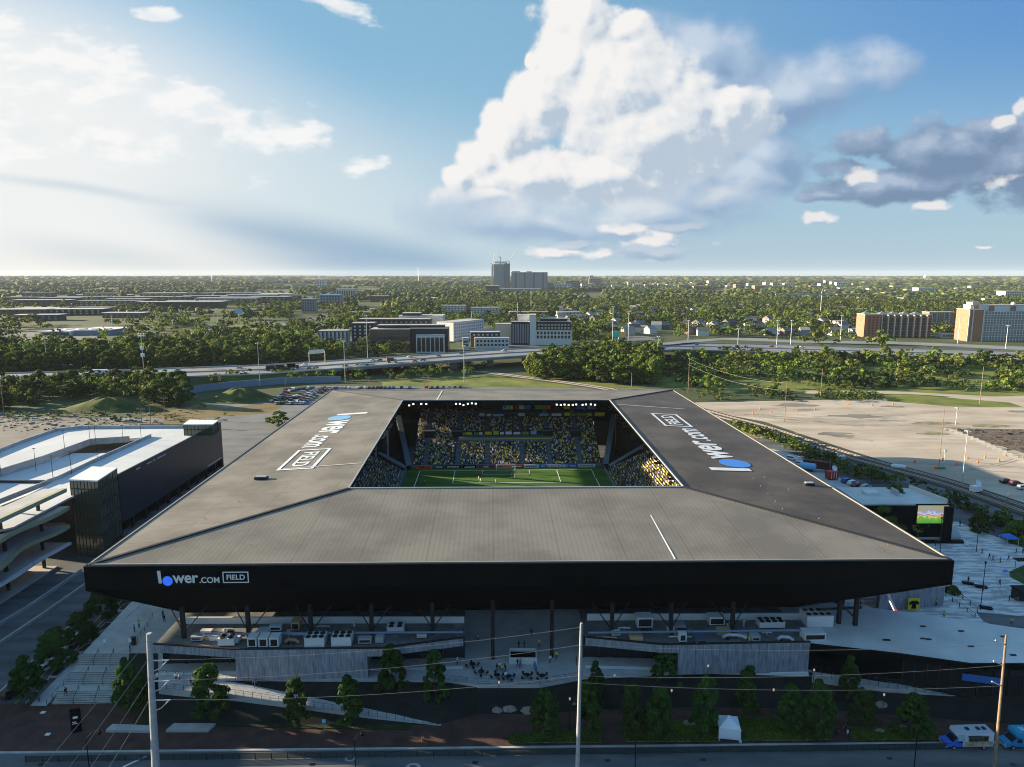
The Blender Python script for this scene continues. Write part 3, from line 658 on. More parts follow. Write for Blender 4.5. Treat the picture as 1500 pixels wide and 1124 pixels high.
# roof trusses under the panels
tr = 0
for k in range(12):
    t = -135 + k * 15.5
    for s0, s1 in ((-76, -41), (75, 41)):
        if t > 40: continue
        a, b = Lc(s0, t, 22.6), Lc(s1, t, 24.8); m = MB(); m.tube([a, b], .3, 6); m.tube([a + Vector((0, 0, -1.8)), b + Vector((0, 0, -1.2))], .3, 6)
        for j in range(6): m.tube([lerp(a, b, j / 6.), lerp(a, b, (j + .5) / 6.) + Vector((0, 0, -1.5)), lerp(a, b, (j + 1) / 6.)], .14, 4)
        sb(m, 'roof_truss', M_dark)
for s in range(-36, 41, 12):
    a, b = Lc(s, 43, 22.6), Lc(s, 12, 24.6); m = MB(); m.tube([a, b], .3, 6); m.tube([a - Vector((0, 0, 1.8)), b - Vector((0, 0, 1.2))], .3, 6)
    for j in range(5): m.tube([lerp(a, b, j / 5.), lerp(a, b, (j + .5) / 5.) + Vector((0, 0, -1.5)), lerp(a, b, (j + 1) / 5.)], .14, 4)
    sb(m, 'roof_truss', M_dark)
    m = MB(); m.tube([Lc(s, 43, 0), Lc(s, 43, 23.5)], .4, 8); sb(m, 'column', M_dark)
for t in (-20, 5, 30):
    for s in (-76, 76): m = MB(); m.tube([Lc(s, t, 0), Lc(s, t, 23.5)], .45, 8); sb(m, 'column', M_dark)
# floodlights under the far and side rims
M_lit = mat('lamp_lit', (1, .98, .92), .5, emit=.5)
fl = MB(); fl.box(-.35, .35, -.2, .2, -.3, .3, 0)
f0 = None
def flood(p):
    global f0
    if f0 is None: f0 = fl.build('floodlight', M_lit, st); o = f0
    else: o = f0.copy(); COL.objects.link(o); o.parent = st
    o.location = p - SLOC
for s in (-39, -37.2, -34, -32, -20, -18.4, -17, -15.2, -13.6, -12, 21, 22.6, 24.2, 25.8, 27.5, 29, 31.5, 33, 35, 36.6): flood(Lc(s, 10.5 + .8 * ((int(s * 7)) % 2), 25.3 - .7 * ((int(s * 5)) % 2)))
# seating stands
M_stand = mat('stand_concrete', (.075, .08, .085), .9, (.11, .115, .12), 1)
M_seat = mat('seat_black', (.012, .013, .016), .6)
M_aisle = mat('aisle_concrete', (.13, .18, .23), .85, (.18, .23, .28), 1)
def stand(side, rows, d0, z0, dd, dz, e0, e1, name='seating_stand'):
    """side: 'n' runs along s at t=d ; 'w','e' along t at s=-/+d"""
    def pt(d, e, z): return Lc(e, d, z) if side == 'n' else (Lc(-d, e, z) if side == 'w' else Lc(d, e, z))
    mb = MB()
    for r in range(rows):
        a, z = d0 + r * dd, z0 + r * dz
        q = [pt(a, e0, 0), pt(a, e1, 0), pt(a + dd, e1, 0), pt(a + dd, e0, 0)]
        mb.prism([(p.x, p.y) for p in q], max(-.1, z - 1.4), z)
    return sb(mb, name, M_stand)
NS = dict(rows=42, d0=5.0, z0=1.2, dd=.82, dz=.375); WS = dict(rows=42, d0=39.5, z0=1.3, dd=.82, dz=.40)
def srow(D, r): return D['d0'] + r * D['dd'], D['z0'] + r * D['dz']
stand('n', e0=-37.5, e1=39, **NS); stand('w', e0=-118, e1=-3, **WS); stand('e', e0=-118, e1=-3, **WS)
rear = MB(); rear.prism([(p.x, p.y) for p in (Lc(-75, -118), Lc(-74.2, -118), Lc(-74.2, -5), Lc(-75, -5))], 0, 17); sb(rear, 'rear_wall', M_black)
rear = MB(); rear.prism([(p.x, p.y) for p in (Lc(74.2, -118), Lc(75, -118), Lc(75, -5), Lc(74.2, -5))], 0, 17); sb(rear, 'rear_wall', M_black)
# aisles on the north stand, as stepped strips just above the rows
AIS = [(px - 741) * .277 for px in (624, 671, 714, 766, 806, 851)]
for k, s in enumerate(AIS):
    mb = MB()
    for r in range(42):
        d, z = srow(NS, r)
        if k in (2, 3) and r > 15: continue
        q = [Lc(s - .9, d), Lc(s + .9, d), Lc(s + .9, d + .82), Lc(s - .9, d + .82)]; mb.prism([(p.x, p.y) for p in q], z + .01, z + .18)
    sb(mb, 'aisle', M_aisle)
# corner stairs between the stands
for sgn, (a, b) in ((-1, ((-38.5, 1.5, 2.2), (-47, 36, 15))), (1, ((40, 1.5, 2.2), (49, 36, 15))), (-1, ((-39.5, -1.5, 2.2), (-50, 1, 7.5))), (1, ((41, -1.5, 2.2), (66, 4, 15)))):
    A, B = Lc(*a), Lc(*b); beam(A, B, 2.2, .4, M_aisle, 'corner_stair', 0)
    mb = MB(); n = (B - A).cross(Vector((0, 0, 1))).normalized()
    mb.prism([(p.x, p.y) for p in (A - n, B - n, B + n, A + n)], 0, [.9, b[2] - 1.5, b[2] - 1.5, .9]); sb(mb, 'corner_wall', M_seat)
for s0, s1 in ((-72, -49), (50, 72)):
    mb = MB(); mb.prism([(p.x, p.y) for p in (Lc(s0, 6), Lc(s1, 6), Lc(s1, 40), Lc(s0, 40))], 0, 12); sb(mb, 'corner_block', M_seat)
for s0, s1 in ((-75, -39), (41, 75)):
    mb = MB(); mb.prism([(p.x, p.y) for p in (Lc(s0, 41), Lc(s1, 41), Lc(s1, 41.6), Lc(s0, 41.6))], 0, 16.5); sb(mb, 'corner_screen', M_seat)
mb = MB(); mb.prism([(p.x, p.y) for p in (Lc(-62, -112), Lc(60, -112), Lc(60, -111), Lc(-62, -111))], 0, 14); sb(mb, 'under_stand_shade_wall', M_black)  # black wall added to darken the space behind the central plaza
# vomitories, with pale surround
for px, py, w in ((628, 644, 7), (670, 643, 7), (848, 641, 7), (806, 641, 7)):
    s = (px - 741) * .283; r = 20; d, z = srow(NS, r); mb = MB()
    mb.prism([(p.x, p.y) for p in (Lc(s - 2.2, d), Lc(s + 2.2, d), Lc(s + 2.2, d + 5), Lc(s - 2.2, d + 5))], z - .3, z + 2.6, 0)
    sb(mb, 'entry_tunnel', M_seat)
    mb = MB(); mb.prism([(p.x, p.y) for p in (Lc(s - 2.6, d + .1), Lc(s + 2.6, d + .1), Lc(s + 2.6, d + .5), Lc(s - 2.6, d + .5))], z + 2.62, z + 2.95)
    for e in (-2.55, 2.25): mb.prism([(p.x, p.y) for p in (Lc(s + e, d - .3), Lc(s + e + .3, d - .3), Lc(s + e + .3, d + 4.5), Lc(s + e, d + 4.5))], z, z + 1.1)
    sb(mb, 'tunnel_surround', M_aisle)
# supporters' platform with yellow rail and banners
sA, sB = (672 - 741) * .283, (812 - 741) * .283; d, z = srow(NS, 17)
mb = MB(); mb.prism([(p.x, p.y) for p in (Lc(sA, d), Lc(sB, d), Lc(sB, d + 4.5), Lc(sA, d + 4.5))], z, z + 1.5); sb(mb, 'capo_platform', M_aisle)
mb = MB(); mb.prism([(p.x, p.y) for p in (Lc(sA, d - .1), Lc(sB, d - .1), Lc(sB, d + .02), Lc(sA, d + .02))], z + .9, z + 1.15); sb(mb, 'yellow_rail', M_yel)
mb = MB(); mb.prism([(p.x, p.y) for p in (Lc(sA, d + 4.4), Lc(sB, d + 4.4), Lc(sB, d + 4.6), Lc(sA, d + 4.6))], z + 1.5, z + 3.4); sb(mb, 'platform_wall', M_seat)
BC = [M_yel, M_white, M_blue, M_dark, M_offw, M_ltblue, mat('green_cloth', (.18, .35, .05), .8), M_red]
def banner(s0, s1, d, z0, z1, m):
    mb = MB(); mb.prism([(p.x, p.y) for p in (Lc(s0, d), Lc(s1, d), Lc(s1, d + .06), Lc(s0, d + .06))], z0, z1); return sb(mb, 'banner', m)
x = sA + .5
while x < sB - 2:
    w = rnd.uniform(1.2, 4); banner(x, min(x + w, sB), d + 4.2, z + 1.8, z + rnd.uniform(2.7, 3.4), rnd.choice(BC)); x += w + rnd.uniform(.2, 1)
# upper walkways at the back of the north stand (right part) with flags
mb = MB(); mb.prism([(p.x, p.y) for p in (Lc(-14, 33.5), Lc(44, 33.5), Lc(44, 42), Lc(-14, 42))], 14.6, 15.3); mb.prism([(p.x, p.y) for p in (Lc(-12, 36), Lc(46, 36), Lc(46, 42), Lc(-12, 42))], 17.4, 17.9)
[mb.prism([(p.x, p.y) for p in (Lc(s_, 39.6), Lc(s_ + .6, 39.6), Lc(s_ + .6, 40.2), Lc(s_, 40.2))], 15.3, 17.4) for s_ in range(-10, 46, 8)]; mb.prism([(p.x, p.y) for p in (Lc(-10, 41.2), Lc(46, 41.2), Lc(46, 41.6), Lc(-10, 41.6))], 17.9, 20.4); sb(mb, 'upper_walkway', M_seat)
x = -11
while x < 41:
    w = rnd.uniform(1.2, 5); banner(x, x + w, 33.3, 15.3, 15.3 + rnd.uniform(.9, 1.5), rnd.choice([M_offw, M_offw, M_yel, M_white, M_ltblue, M_dark, BC[6]])); x += w + rnd.uniform(.3, 1.5)
for px0, px1, m in ((742, 751, M_ltblue), (752, 757, M_yel), (760, 764, M_red), (766, 774, M_offw), (775, 783, M_blue), (790, 806, BC[6]), (807, 813, M_orange), (833, 842, M_yel), (851, 864, M_blue), (868, 880, M_ltblue)):
    f = .299; banner((px0 - 744) * f, (px1 - 744) * f, 35.6, 17.9, 19.7, m)
x = -11
while x < 40:
    w = rnd.uniform(2, 7); banner(x, x + w, 39.3, 20.9, 21.6, rnd.choice([M_offw, M_white, BC[6], M_dark, M_dark])); x += w + rnd.uniform(.5, 3)
# pitch, markings, boards, goal
flat('pitch', [Lc(-39, 4), Lc(-39, -109), Lc(39, -109), Lc(39, 4)], .4, M_pitch)
stripes(M_pitch, 11, tuple(et), .82, .5)
def mark(s0, t0, s1, t1, w=.14):
    a, b = Lc(s0, t0, .42), Lc(s1, t1, .42); u = (b - a).normalized(); n = Vector((-u.y, u.x, 0)) * w; mb = MB(); mb.quad([a - n, b - n, b + n, a + n]); struct('pitch_marking', mb, M_white)
for q in ((-34, 0, 34, 0), (-34, 0, -34, -105), (34, 0, 34, -105), (-20.15, 0, -20.15, -16.5), (20.15, 0, 20.15, -16.5), (-20.15, -16.5, 20.15, -16.5), (-9.15, 0, -9.15, -5.5), (9.15, 0, 9.15, -5.5), (-9.15, -5.5, 9.15, -5.5)): mark(*q)
g_ = thing('goal', 'white football goal with net at the far end of the pitch', 'goal', tuple(Lc(0, 0, .4)), TH)
mb = MB(); mb.tube([(-3.66, 0, 0), (-3.66, 0, 2.44), (3.66, 0, 2.44), (3.66, 0, 0)], .13, 6); mb.build('goal_frame', M_white, g_)
mb = MB()
for i in range(9): x = -3.66 + i * .915; mb.tube([(x, 0, 2.4), (x, 1.4, 2.1), (x, 2.2, 0)], .025, 3)
for i in range(4): mb.tube([(-3.66, 2.2 - i * .25, i * .6), (3.66, 2.2 - i * .25, i * .6)], .025, 3)
mb.build('net', M_offw, g_)
# perimeter boards: each board a thing
def board(s0, s1, d, m, words, wm, label, rot=None):
    o = thing('advertising_board', label, 'board', tuple(Lc((s0 + s1) / 2, d, .4)), TH, 'advertising boards behind the far goal line'); w = (s1 - s0) / 2 - .05
    b = MB(); b.box(-w, w, 0, .25, 0, 1.25); b.build('panel', m, o)
    if words:
        me = text_mesh(words, 1, .03, .01); co = [v.co for v in me.vertices]; ax0, ax1 = min(c.x for c in co), max(c.x for c in co); ay0, ay1 = min(c.y for c in co), max(c.y for c in co)
        W_ = min(2 * w * .86, (ax1 - ax0) * 1.05); S = frame((-W_ / 2, -.02, .25), (1, 0, 0), (0, 0, 1)) @ Matrix.Diagonal((W_ / (ax1 - ax0), .75 / (ay1 - ay0), 1, 1)) @ Matrix.Translation((-ax0, -ay0, 0))
        place_mesh(me, 'lettering', wm, S, o)
    return o
bs = [(610, 634, M_orange, 'Continental', M_black, 'orange advertising board, leftmost behind the far goal line'),
      (637, 652, mat('board_navy', (.02, .02, .05), .5), None, M_white, 'dark advertising board with white mark right of the orange one'),
      (653, 677, mat('board_black', (.015, .015, .018), .5), None, M_white, 'black advertising board between the navy one and the triangular marks'),
      (678, 699, M_black, None, M_white, 'black advertising board with a row of white triangular marks'),
      (700, 726, M_red, 'Audi', M_white, 'red advertising board left of the goal'),
      (727, 747, M_orange, 'Continental', M_black, 'orange advertising board directly behind the goal'),
      (748, 768, M_red, None, M_white, 'red and white advertising board right of the goal'),
      (769, 791, M_offw, None, M_blue, 'pale advertising board right of the red and white one'),
      (792, 801, M_blue, None, M_white, 'small blue advertising board between two pale ones'),
      (802, 833, mat('board_lilac', (.30, .32, .55), .5), None, M_white, 'long lilac advertising board right of the small blue one'),
      (834, 847, M_blue, None, M_white, 'blue advertising board left of the last pale board'),
      (848, 874, M_offw, None, M_blue, 'pale advertising board, rightmost behind the far goal line')]
for a, b, m, w, wm, lab in bs:
    k = .2735; s0, s1 = (a - 742) * k, (b - 742) * k; o = board(s0, s1, 3.2, m, w, wm, lab)
    if not w:
        mm = MB(); n = 5
        for i in range(n):
            x = lerp(-(s1 - s0) / 2 + .8, (s1 - s0) / 2 - .8, (i + .5) / n)
            if m is M_black: mm.prism([(x - .5, -.04), (x + .5, -.04), (x + .5, -.01), (x - .5, -.01)], .3, [.35, .95, .95, .35])
            else: mm.box(x - .45, x + .35, -.04, -.01, .4, .85)
        mm.build('mark', wm, o)
# crowd in the stands: one mass
def crowd():
    rr = np.random.RandomState(5); pts = []
    def row(side, D, e0, e1, skip, fill=.88, r0=0):
        for r in range(r0, D['rows']):
            d, z = srow(D, r); e = e0 + rr.rand() * .5
            while e < e1:
                if rr.rand() < fill and not skip(e, r):
                    p = Lc(e, d + .35 + rr.rand() * .2, 0) if side == 'n' else (Lc(-(d + .35), e, 0) if side == 'w' else Lc(d + .35, e, 0))
                    pts.append((p.x, p.y, z, {'n': -math.pi / 2, 'w': 0, 'e': math.pi}[side] + TH))
                e += .46 + rr.rand() * .1
    def skn(e, r):
        if any(abs(e - s) < 1.15 for s in AIS): return True
        if 15 < r < 23 and sA < e < sB: return True
        if 17 < r < 27 and any(abs(e - (px - 741) * .283) < 2.7 for px in (628, 670, 848)): return True
        if r > 36 and e > -14: return True
        return False
    row('n', NS, -37, 38.6, skn, .92)
    sks = lambda e, r: (abs((e + 3) % 17 - 8) < .7) or r == 22
    row('w', WS, -72, -5, sks, .9); row('e', WS, -72, -5, sks, .92)
    n = len(pts); A = np.array(pts)
    # body template: tapered torso (8) + head (6)
    T = np.array([(-.14, -.24, 0), (.14, -.24, 0), (.14, .24, 0), (-.14, .24, 0), (-.10, -.2, .62), (.10, -.2, .62), (.10, .2, .62), (-.10, .2, .62),
                  (0, 0, .66), (.11, 0, .78), (0, .11, .78), (-.11, 0, .78), (0, -.11, .78), (0, 0, .93)])
    Fq = [(0, 1, 5, 4), (1, 2, 6, 5), (2, 3, 7, 6), (3, 0, 4, 7), (4, 5, 6, 7)]
    Ft = [(8, 10, 9), (8, 11, 10), (8, 12, 11), (8, 9, 12), (13, 9, 10), (13, 10, 11), (13, 11, 12), (13, 12, 9)]
    stand_ = np.where(rr.rand(n) < .35, 1.0, .62)
    ca, sa = np.cos(A[:, 3]), np.sin(A[:, 3])
    V = np.zeros((n, 14, 3)); V[:, :, 0] = A[:, None, 0] + T[None, :, 0] * ca[:, None] - T[None, :, 1] * sa[:, None]
    V[:, :, 1] = A[:, None, 1] + T[None, :, 0] * sa[:, None] + T[None, :, 1] * ca[:, None]
    V[:, :, 2] = A[:, None, 2] + T[None, :, 2] * 1.0 + stand_[:, None] * .55
    me = bpy.data.meshes.new('crowd'); me.vertices.add(n * 14); me.vertices.foreach_set('co', V.reshape(-1))
    loops = []; starts = []; tot = []; mi = []
    tm = []
    for f in Fq: tm.append((f, 0))
    for f in Ft: tm.append((f, 1))
    base = np.arange(n) * 14; lp = np.concatenate([np.array(f) for f, _ in tm]); per = len(lp)
    L_ = (base[:, None] + lp[None, :]).reshape(-1); ln = np.array([len(f) for f, _ in tm]); st0 = np.concatenate([[0], np.cumsum(ln)[:-1]])
    me.loops.add(n * per); me.loops.foreach_set('vertex_index', L_.astype(np.int32))
    nf = len(tm); me.polygons.add(n * nf); me.polygons.foreach_set('loop_start', (np.arange(n)[:, None] * per + st0[None, :]).reshape(-1).astype(np.int32)); me.polygons.foreach_set('loop_total', np.tile(ln, n).astype(np.int32))
    cols = [('shirt_black', (.028, .028, .03)), ('shirt_yellow', (.66, .62, .04)), ('shirt_white', (.8, .8, .8)), ('shirt_grey', (.15, .16, .18)), ('shirt_red', (.4, .05, .04)), ('shirt_blue', (.08, .14, .4)), ('skin_light', (.45, .27, .19)), ('skin_dark', (.16, .09, .06))]
    for nm, c in cols: me.materials.append(mat(nm, c, .85))
    sh = rr.choice(6, n, p=[.50, .19, .12, .13, .02, .04]); hd = rr.choice([6, 7, 0], n, p=[.5, .15, .35])
    isb = np.array([k for _, k in tm]); me.polygons.foreach_set('material_index', np.where(isb[None, :] == 0, sh[:, None], hd[:, None]).reshape(-1).astype(np.int32))
    me.update(); me.validate()
    o = bpy.data.objects.new('crowd', me); COL.objects.link(o); o['kind'] = 'stuff'; o['label'] = 'spectators in black, yellow and white filling the stands'
crowd()
# long suite ledge on the east side with a pale parapet and a rail in front of the seats
beam(Lc(57.5, -75, 12.2), Lc(57.5, -8, 12.2), .5, 1.2, M_aisle, 'suite_parapet', 0)
beam(Lc(62.5, -75, 16.0), Lc(62.5, -20, 16.0), .4, .9, M_offw, 'suite_parapet', 0)
beam(Lc(-39.3, -80, .4), Lc(-39.3, 0, .4), .3, 1.2, M_aisle, 'front_wall', 0)
beam(Lc(39.2, -80, .4), Lc(39.2, 0, .4), .3, 1.2, M_aisle, 'front_wall', 0)
beam(Lc(-38, 4.7, .4), Lc(39, 4.7, .4), .3, 1.1, M_aisle, 'front_wall', 0)
for s, t, z in ((-47, 4, 9), (-52, 5, 10)):
    m = MB(); m.tube([Lc(s, t, 0), Lc(s, t, 23.5)], .4, 8); sb(m, 'column', M_concw)
# ------------------------------------------------------------------ people: one continuous skinned body per pose
SKIN = mat('skin_light', (.45, .27, .19), .6); HAIR = mat('hair_brown', (.03, .02, .015), .8)
M_shirt = {n: mat('cloth_' + n, c, .85) for n, c in dict(black=(.015, .015, .018), yellow=(.75, .68, .04), white=(.75, .75, .75), blue=(.04, .15, .55), grey=(.2, .2, .22), green=(.45, .75, .05), red=(.5, .05, .04), navy=(.02, .03, .08), ltblue=(.25, .5, .75)).items()}
def person_mesh(pose):
    w = {'stand': 0, 'walk': .32, 'run': .5}[pose]; arm = {'stand': .05, 'walk': .25, 'run': .45}[pose]
    J = {'pel': (0, 0, .95), 'sp': (0, 0, 1.15), 'ch': (0, 0.01, 1.38), 'nk': (0, 0, 1.52), 'hd': (0, -.02, 1.62), 'tp': (0, -.01, 1.74),
         'hl': (.10, 0, .90), 'kl': (.11, -w * .55, .50), 'al': (.11, -w * .8 + w * .1, .09), 'fl': (.11, -w * .75 - .17, .04),
         'hr': (-.10, 0, .90), 'kr': (-.11, w * .15, .50), 'ar': (-.11, w * .95, .09 + w * .2), 'fr': (-.11, w * .95 - .15, .04 + w * .1),
         'sl': (.19, 0, 1.42), 'el': (.25, arm * .5, 1.14), 'wl': (.27, arm * .6 - .1, .90), 'gl': (.27, arm * .6 - .14, .80),
         'sr': (-.19, 0, 1.42), 'er': (-.25, -arm * .5, 1.14), 'wr': (-.27, -arm * .9 - .06, .92), 'gr': (-.27, -arm * .95 - .1, .82)}
    Rr = dict(pel=.15, sp=.14, ch=.17, nk=.06, hd=.095, tp=.07, hl=.095, kl=.065, al=.045, fl=.035, hr=.095, kr=.065, ar=.045, fr=.035, sl=.06, el=.045, wl=.032, gl=.03, sr=.06, er=.045, wr=.032, gr=.03)
    E = [('pel', 'sp'), ('sp', 'ch'), ('ch', 'nk'), ('nk', 'hd'), ('hd', 'tp'), ('pel', 'hl'), ('hl', 'kl'), ('kl', 'al'), ('al', 'fl'), ('pel', 'hr'), ('hr', 'kr'), ('kr', 'ar'), ('ar', 'fr'), ('ch', 'sl'), ('sl', 'el'), ('el', 'wl'), ('wl', 'gl'), ('ch', 'sr'), ('sr', 'er'), ('er', 'wr'), ('wr', 'gr')]
    ks = list(J); me = bpy.data.meshes.new('person'); me.from_pydata([J[k] for k in ks], [(ks.index(a), ks.index(b)) for a, b in E], [])
    o = bpy.data.objects.new('person', me); COL.objects.link(o); md = o.modifiers.new('skin', 'SKIN')
    for i, k in enumerate(ks): me.skin_vertices[0].data[i].radius = (Rr[k], Rr[k] * .8 if k in ('pel', 'sp', 'ch') else Rr[k]); me.skin_vertices[0].data[i].use_root = (k == 'pel')
    sd = o.modifiers.new('sub', 'SUBSURF'); sd.levels = 1; sd.render_levels = 1
    bpy.context.view_layer.update(); r = bpy.data.meshes.new_from_object(o.evaluated_get(bpy.context.evaluated_depsgraph_get())); bpy.data.objects.remove(o)
    r.materials.clear()
    for m in (SKIN, M_shirt['black'], M_shirt['navy'], M_dark): r.materials.append(m)
    for p in r.polygons:
        c = p.center; h = c.z; a = 0
        if h < .12: a = 3
        elif h < .98 and abs(c.x) < .2: a = 2
        elif h < 1.5 and not (abs(c.x) > .2 and h < 1.12): a = 1
        p.material_index = a; p.use_smooth = True
    return r
hb_ = MB(); 
for i in range(5):
    for j in range(10):
        def hp(i, j): a = math.pi * .5 * i / 5 ; b = 2 * math.pi * j / 10; return (.112 * math.cos(a) * math.cos(b), .012 + .112 * math.cos(a) * math.sin(b), 1.655 + .13 * math.sin(a))
        hb_.quad([hp(i, j), hp(i, j + 1), hp(i + 1, j + 1), hp(i + 1, j)])
PM = {k: person_mesh(k) for k in ('stand', 'walk', 'run')}
hair_me = None
PEOPLE = []
def person(loc, shirt='black', pose='walk', rz=None, label=None, group=None, trousers='navy', hair=True):
    global hair_me
    o = bpy.data.objects.new('person', PM[pose]); COL.objects.link(o); o.location = loc; o.rotation_euler = (0, 0, rnd.uniform(0, 6.28) if rz is None else rz)
    for i, m in ((1, M_shirt[shirt]), (2, M_shirt[trousers])):
        o.material_slots[i].link = 'OBJECT'; o.material_slots[i].material = m
    s = rnd.uniform(.95, 1.06); o.scale = (s, s, s)
    if hair_me is None: h = hb_.build('hair', HAIR, o); hair_me = h.data
    else: h = bpy.data.objects.new('hair', hair_me); COL.objects.link(h); h.parent = o
    tag(o, label or 'person', 'person', group); return o
def people(lst, z, place, group):
    """lst: (px, py, shirt, pose, words)"""
    for px, py, sh, pose, words in lst:
        person(P(px, py, z), sh, pose, None, 'person in a %s top %s' % ({'ltblue': 'light blue', 'navy': 'navy'}.get(sh, sh), words), group)
# players and officials
for i, (px, py, sh, words) in enumerate(((701, 704, 'white', 'leftmost of the pair left of the goal mouth'), (704, 707, 'white', 'right of the pair left of the goal mouth'), (726, 708, 'white', 'standing in front of the goal in the sun'), (750, 699, 'black', 'left of the two just right of the goal'), (754, 700, 'white', 'right of the two just right of the goal'), (811, 706, 'yellow', 'alone on the right edge of the sunlit grass'), (622, 709, 'yellow', 'alone in the shade near the left touchline'), (776, 698, 'grey', 'near the six-yard line right of the goal'), (872, 701, 'red', 'warming up by the right touchline'), (708, 697, 'black', 'on the six-yard line left of the goal'))):
    person(P(px, py, .42), sh, 'run' if i % 2 else 'walk', None, 'footballer in %s kit %s' % (sh, words), 'footballers on the pitch', 'white' if sh == 'white' else 'black')
# ------------------------------------------------------------------ south concourse: two low buildings, plaza, ramp
def pc(px, py, z): return P(px, py, z)
ZP = 3.5
# concourse deck
dk = MB(); deck = [P(232, 997, ZP), P(345, 994, ZP), P(655, 996, ZP), P(700, 1003, ZP), P(790, 1003, ZP), P(855, 991, ZP), P(1000, 984, ZP), P(1190, 981, ZP), P(1190, 870, ZP), P(232, 870, ZP)]
dk.prism([(p.x, p.y) for p in deck], 0, ZP); struct('concourse_deck', dk, M_pave)
# dark sloped planting between the deck and the pavement
bank = [P(232, 998, ZP - .4), P(345, 995, ZP - .4), P(655, 997, ZP - .4), P(700, 1004, ZP - .4), P(790, 1004, ZP - .4), P(855, 992, ZP - .4), P(1000, 985, ZP - .4), P(1190, 982, ZP - .4), P(1500, 1000, ZP - .4), P(1750, 1000, ZP - .4)]
foot = [P(222, 1062, .2), P(345, 1062, .2), P(640, 1062, .2), P(700, 1046, .2), P(790, 1046, .2), P(855, 1040, .2), P(1000, 1036, .2), P(1190, 1038, .2), P(1500, 1062, .2), P(1750, 1062, .2)]
b_ = MB(); b_.strip(foot, bank); o = struct('planted_bank', b_, M_mulch)
cb = thing('concourse_building', 'low concrete and glass building under the left half of the stadium front', 'building', tuple(P(455, 995, 0)))
bpy.context.view_layer.update()
def pb(mb, root, name, mats, label=None):
    o = mb.build(name, mats); o.data.transform(Matrix.Translation(-Vector(root.location))); o.parent = root
    if label: o['label'] = label
    return o
def front(root, top, z1, wall_px, zbase, depthY, roofm, xs_wall, recess=3.0, fascia=1.25, drop=None):
    """top: roof edge polyline (px,py) at z1; concrete wall between xs_wall"""
    T = [P(x, y, z1) for x, y in top]
    back = [Vector((p.x + depthY * math.sin(-TH), p.y + depthY, z1)) for p in T]
    m = MB(); m.prism([(p.x, p.y) for p in T + back[::-1]], z1 - .5, z1 - .02); pb(m, root, 'roof_slab', roofm)
    for i in range(len(T) - 1):     # fascia
        a, b = T[i], T[i + 1]; n = (b - a).cross(Vector((0, 0, 1))).normalized() * .35; m = MB()
        m.prism([((a + n).x, (a + n).y), ((b + n).x, (b + n).y), (b.x, b.y), (a.x, a.y)], z1 - fascia, z1 + .3); pb(m, root, 'fascia', [M_concw])
        m = MB(); m.prism([((a + n * 1.15).x, (a + n * 1.15).y), ((b + n * 1.15).x, (b + n * 1.15).y), (b.x, b.y), (a.x, a.y)], z1 + .3, z1 + .5); pb(m, root, 'coping', M_dark)
    a, b = T[0], T[-1]
    m = MB(); m.prism([(a.x, a.y + recess), (b.x, b.y + recess), (b.x, b.y + recess + .5), (a.x, a.y + recess + .5)], zbase, z1 - fascia); pb(m, root, 'glass_front', M_glass)
    k = 14
    for i in range(k + 1):
        p = lerp(a, b, i / k)
        if any(x0 < project(p)[0] < x1 for x0, x1 in xs_wall): continue
        m = MB(); m.box(p.x - .12, p.x + .12, p.y + recess - .25, p.y + recess - .02, zbase, z1 - fascia); pb(m, root, 'mullion', M_dark)
    for x0, x1 in xs_wall:
        def at(x):
            for i in range(len(top) - 1):
                if top[i][0] <= x <= top[i + 1][0]: return lerp(T[i], T[i + 1], (x - top[i][0]) / (top[i + 1][0] - top[i][0]))
        A, B = at(x0), at(x1); n = (B - A).cross(Vector((0, 0, 1))).normalized() * .36
        m = MB(); m.prism([((A + n).x, (A + n).y), ((B + n).x, (B + n).y), (B.x, B.y + recess), (A.x, A.y + recess)], zbase - .1, z1 - fascia - .002); pb(m, root, 'board_marked_wall', M_concw)
    # base line
    m = MB(); n = (b - a).cross(Vector((0, 0, 1))).normalized() * .9; m.prism([((a + n).x, (a + n).y), ((b + n).x, (b + n).y), ((b).x, (b).y), ((a).x, (a).y)], zbase - .6, zbase + .02); pb(m, root, 'base_slab', M_white)
    return T
M_roofg = mat('roof_gravel', (.11, .115, .115), .9, (.20, .205, .20), .5, detail=8)
T1 = front(cb, [(226, 945), (345, 953), (560, 951), (678, 936)], 9.1, None, ZP, 15, M_roofg, [(345, 538)])
cb2 = thing('concourse_building', 'low concrete and glass building under the right half of the stadium front', 'building', tuple(P(1000, 990, 0))); bpy.context.view_layer.update()
T2 = front(cb2, [(858, 935), (970, 946), (1185, 942)], 9.1, None, ZP, 15, M_roofg, [(993, 1185)])
# back walls, catching light, and columns
for root, x0, x1, y in ((cb, 268, 680, 914), (cb2, 860, 1200, 909)):
    a, b = P(x0, y, 9.1), P(x1, y - 1, 9.1); m = MB(); m.prism([(a.x, a.y), (b.x, b.y), (b.x, b.y + .4), (a.x, a.y + .4)], 9.05, 10.4); pb(m, root, 'parapet', M_offw)
for i, (x, yb) in enumerate(((270, 935), (365, 934), (456, 933), (545, 931), (634, 929), (722, 965), (808, 962), (896, 930), (982, 929), (1072, 928), (1228, 915), (1252, 918))):
    zb = ZP if 640 < x < 850 else 9.0
    p = P(x, yb, zb); m = MB(); m.box(p.x - .35, p.x + .35, p.y - .35, p.y + .35, zb, 15.5)
    if zb > 4 and i < 10: m.tube([(p.x, p.y, 10), (p.x + 4.5, p.y + 3, 15.5)], .11, 5); m.tube([(p.x, p.y, 10), (p.x - 4.5, p.y + 3, 15.5)], .11, 5)
    sb(m, 'column', M_dark)
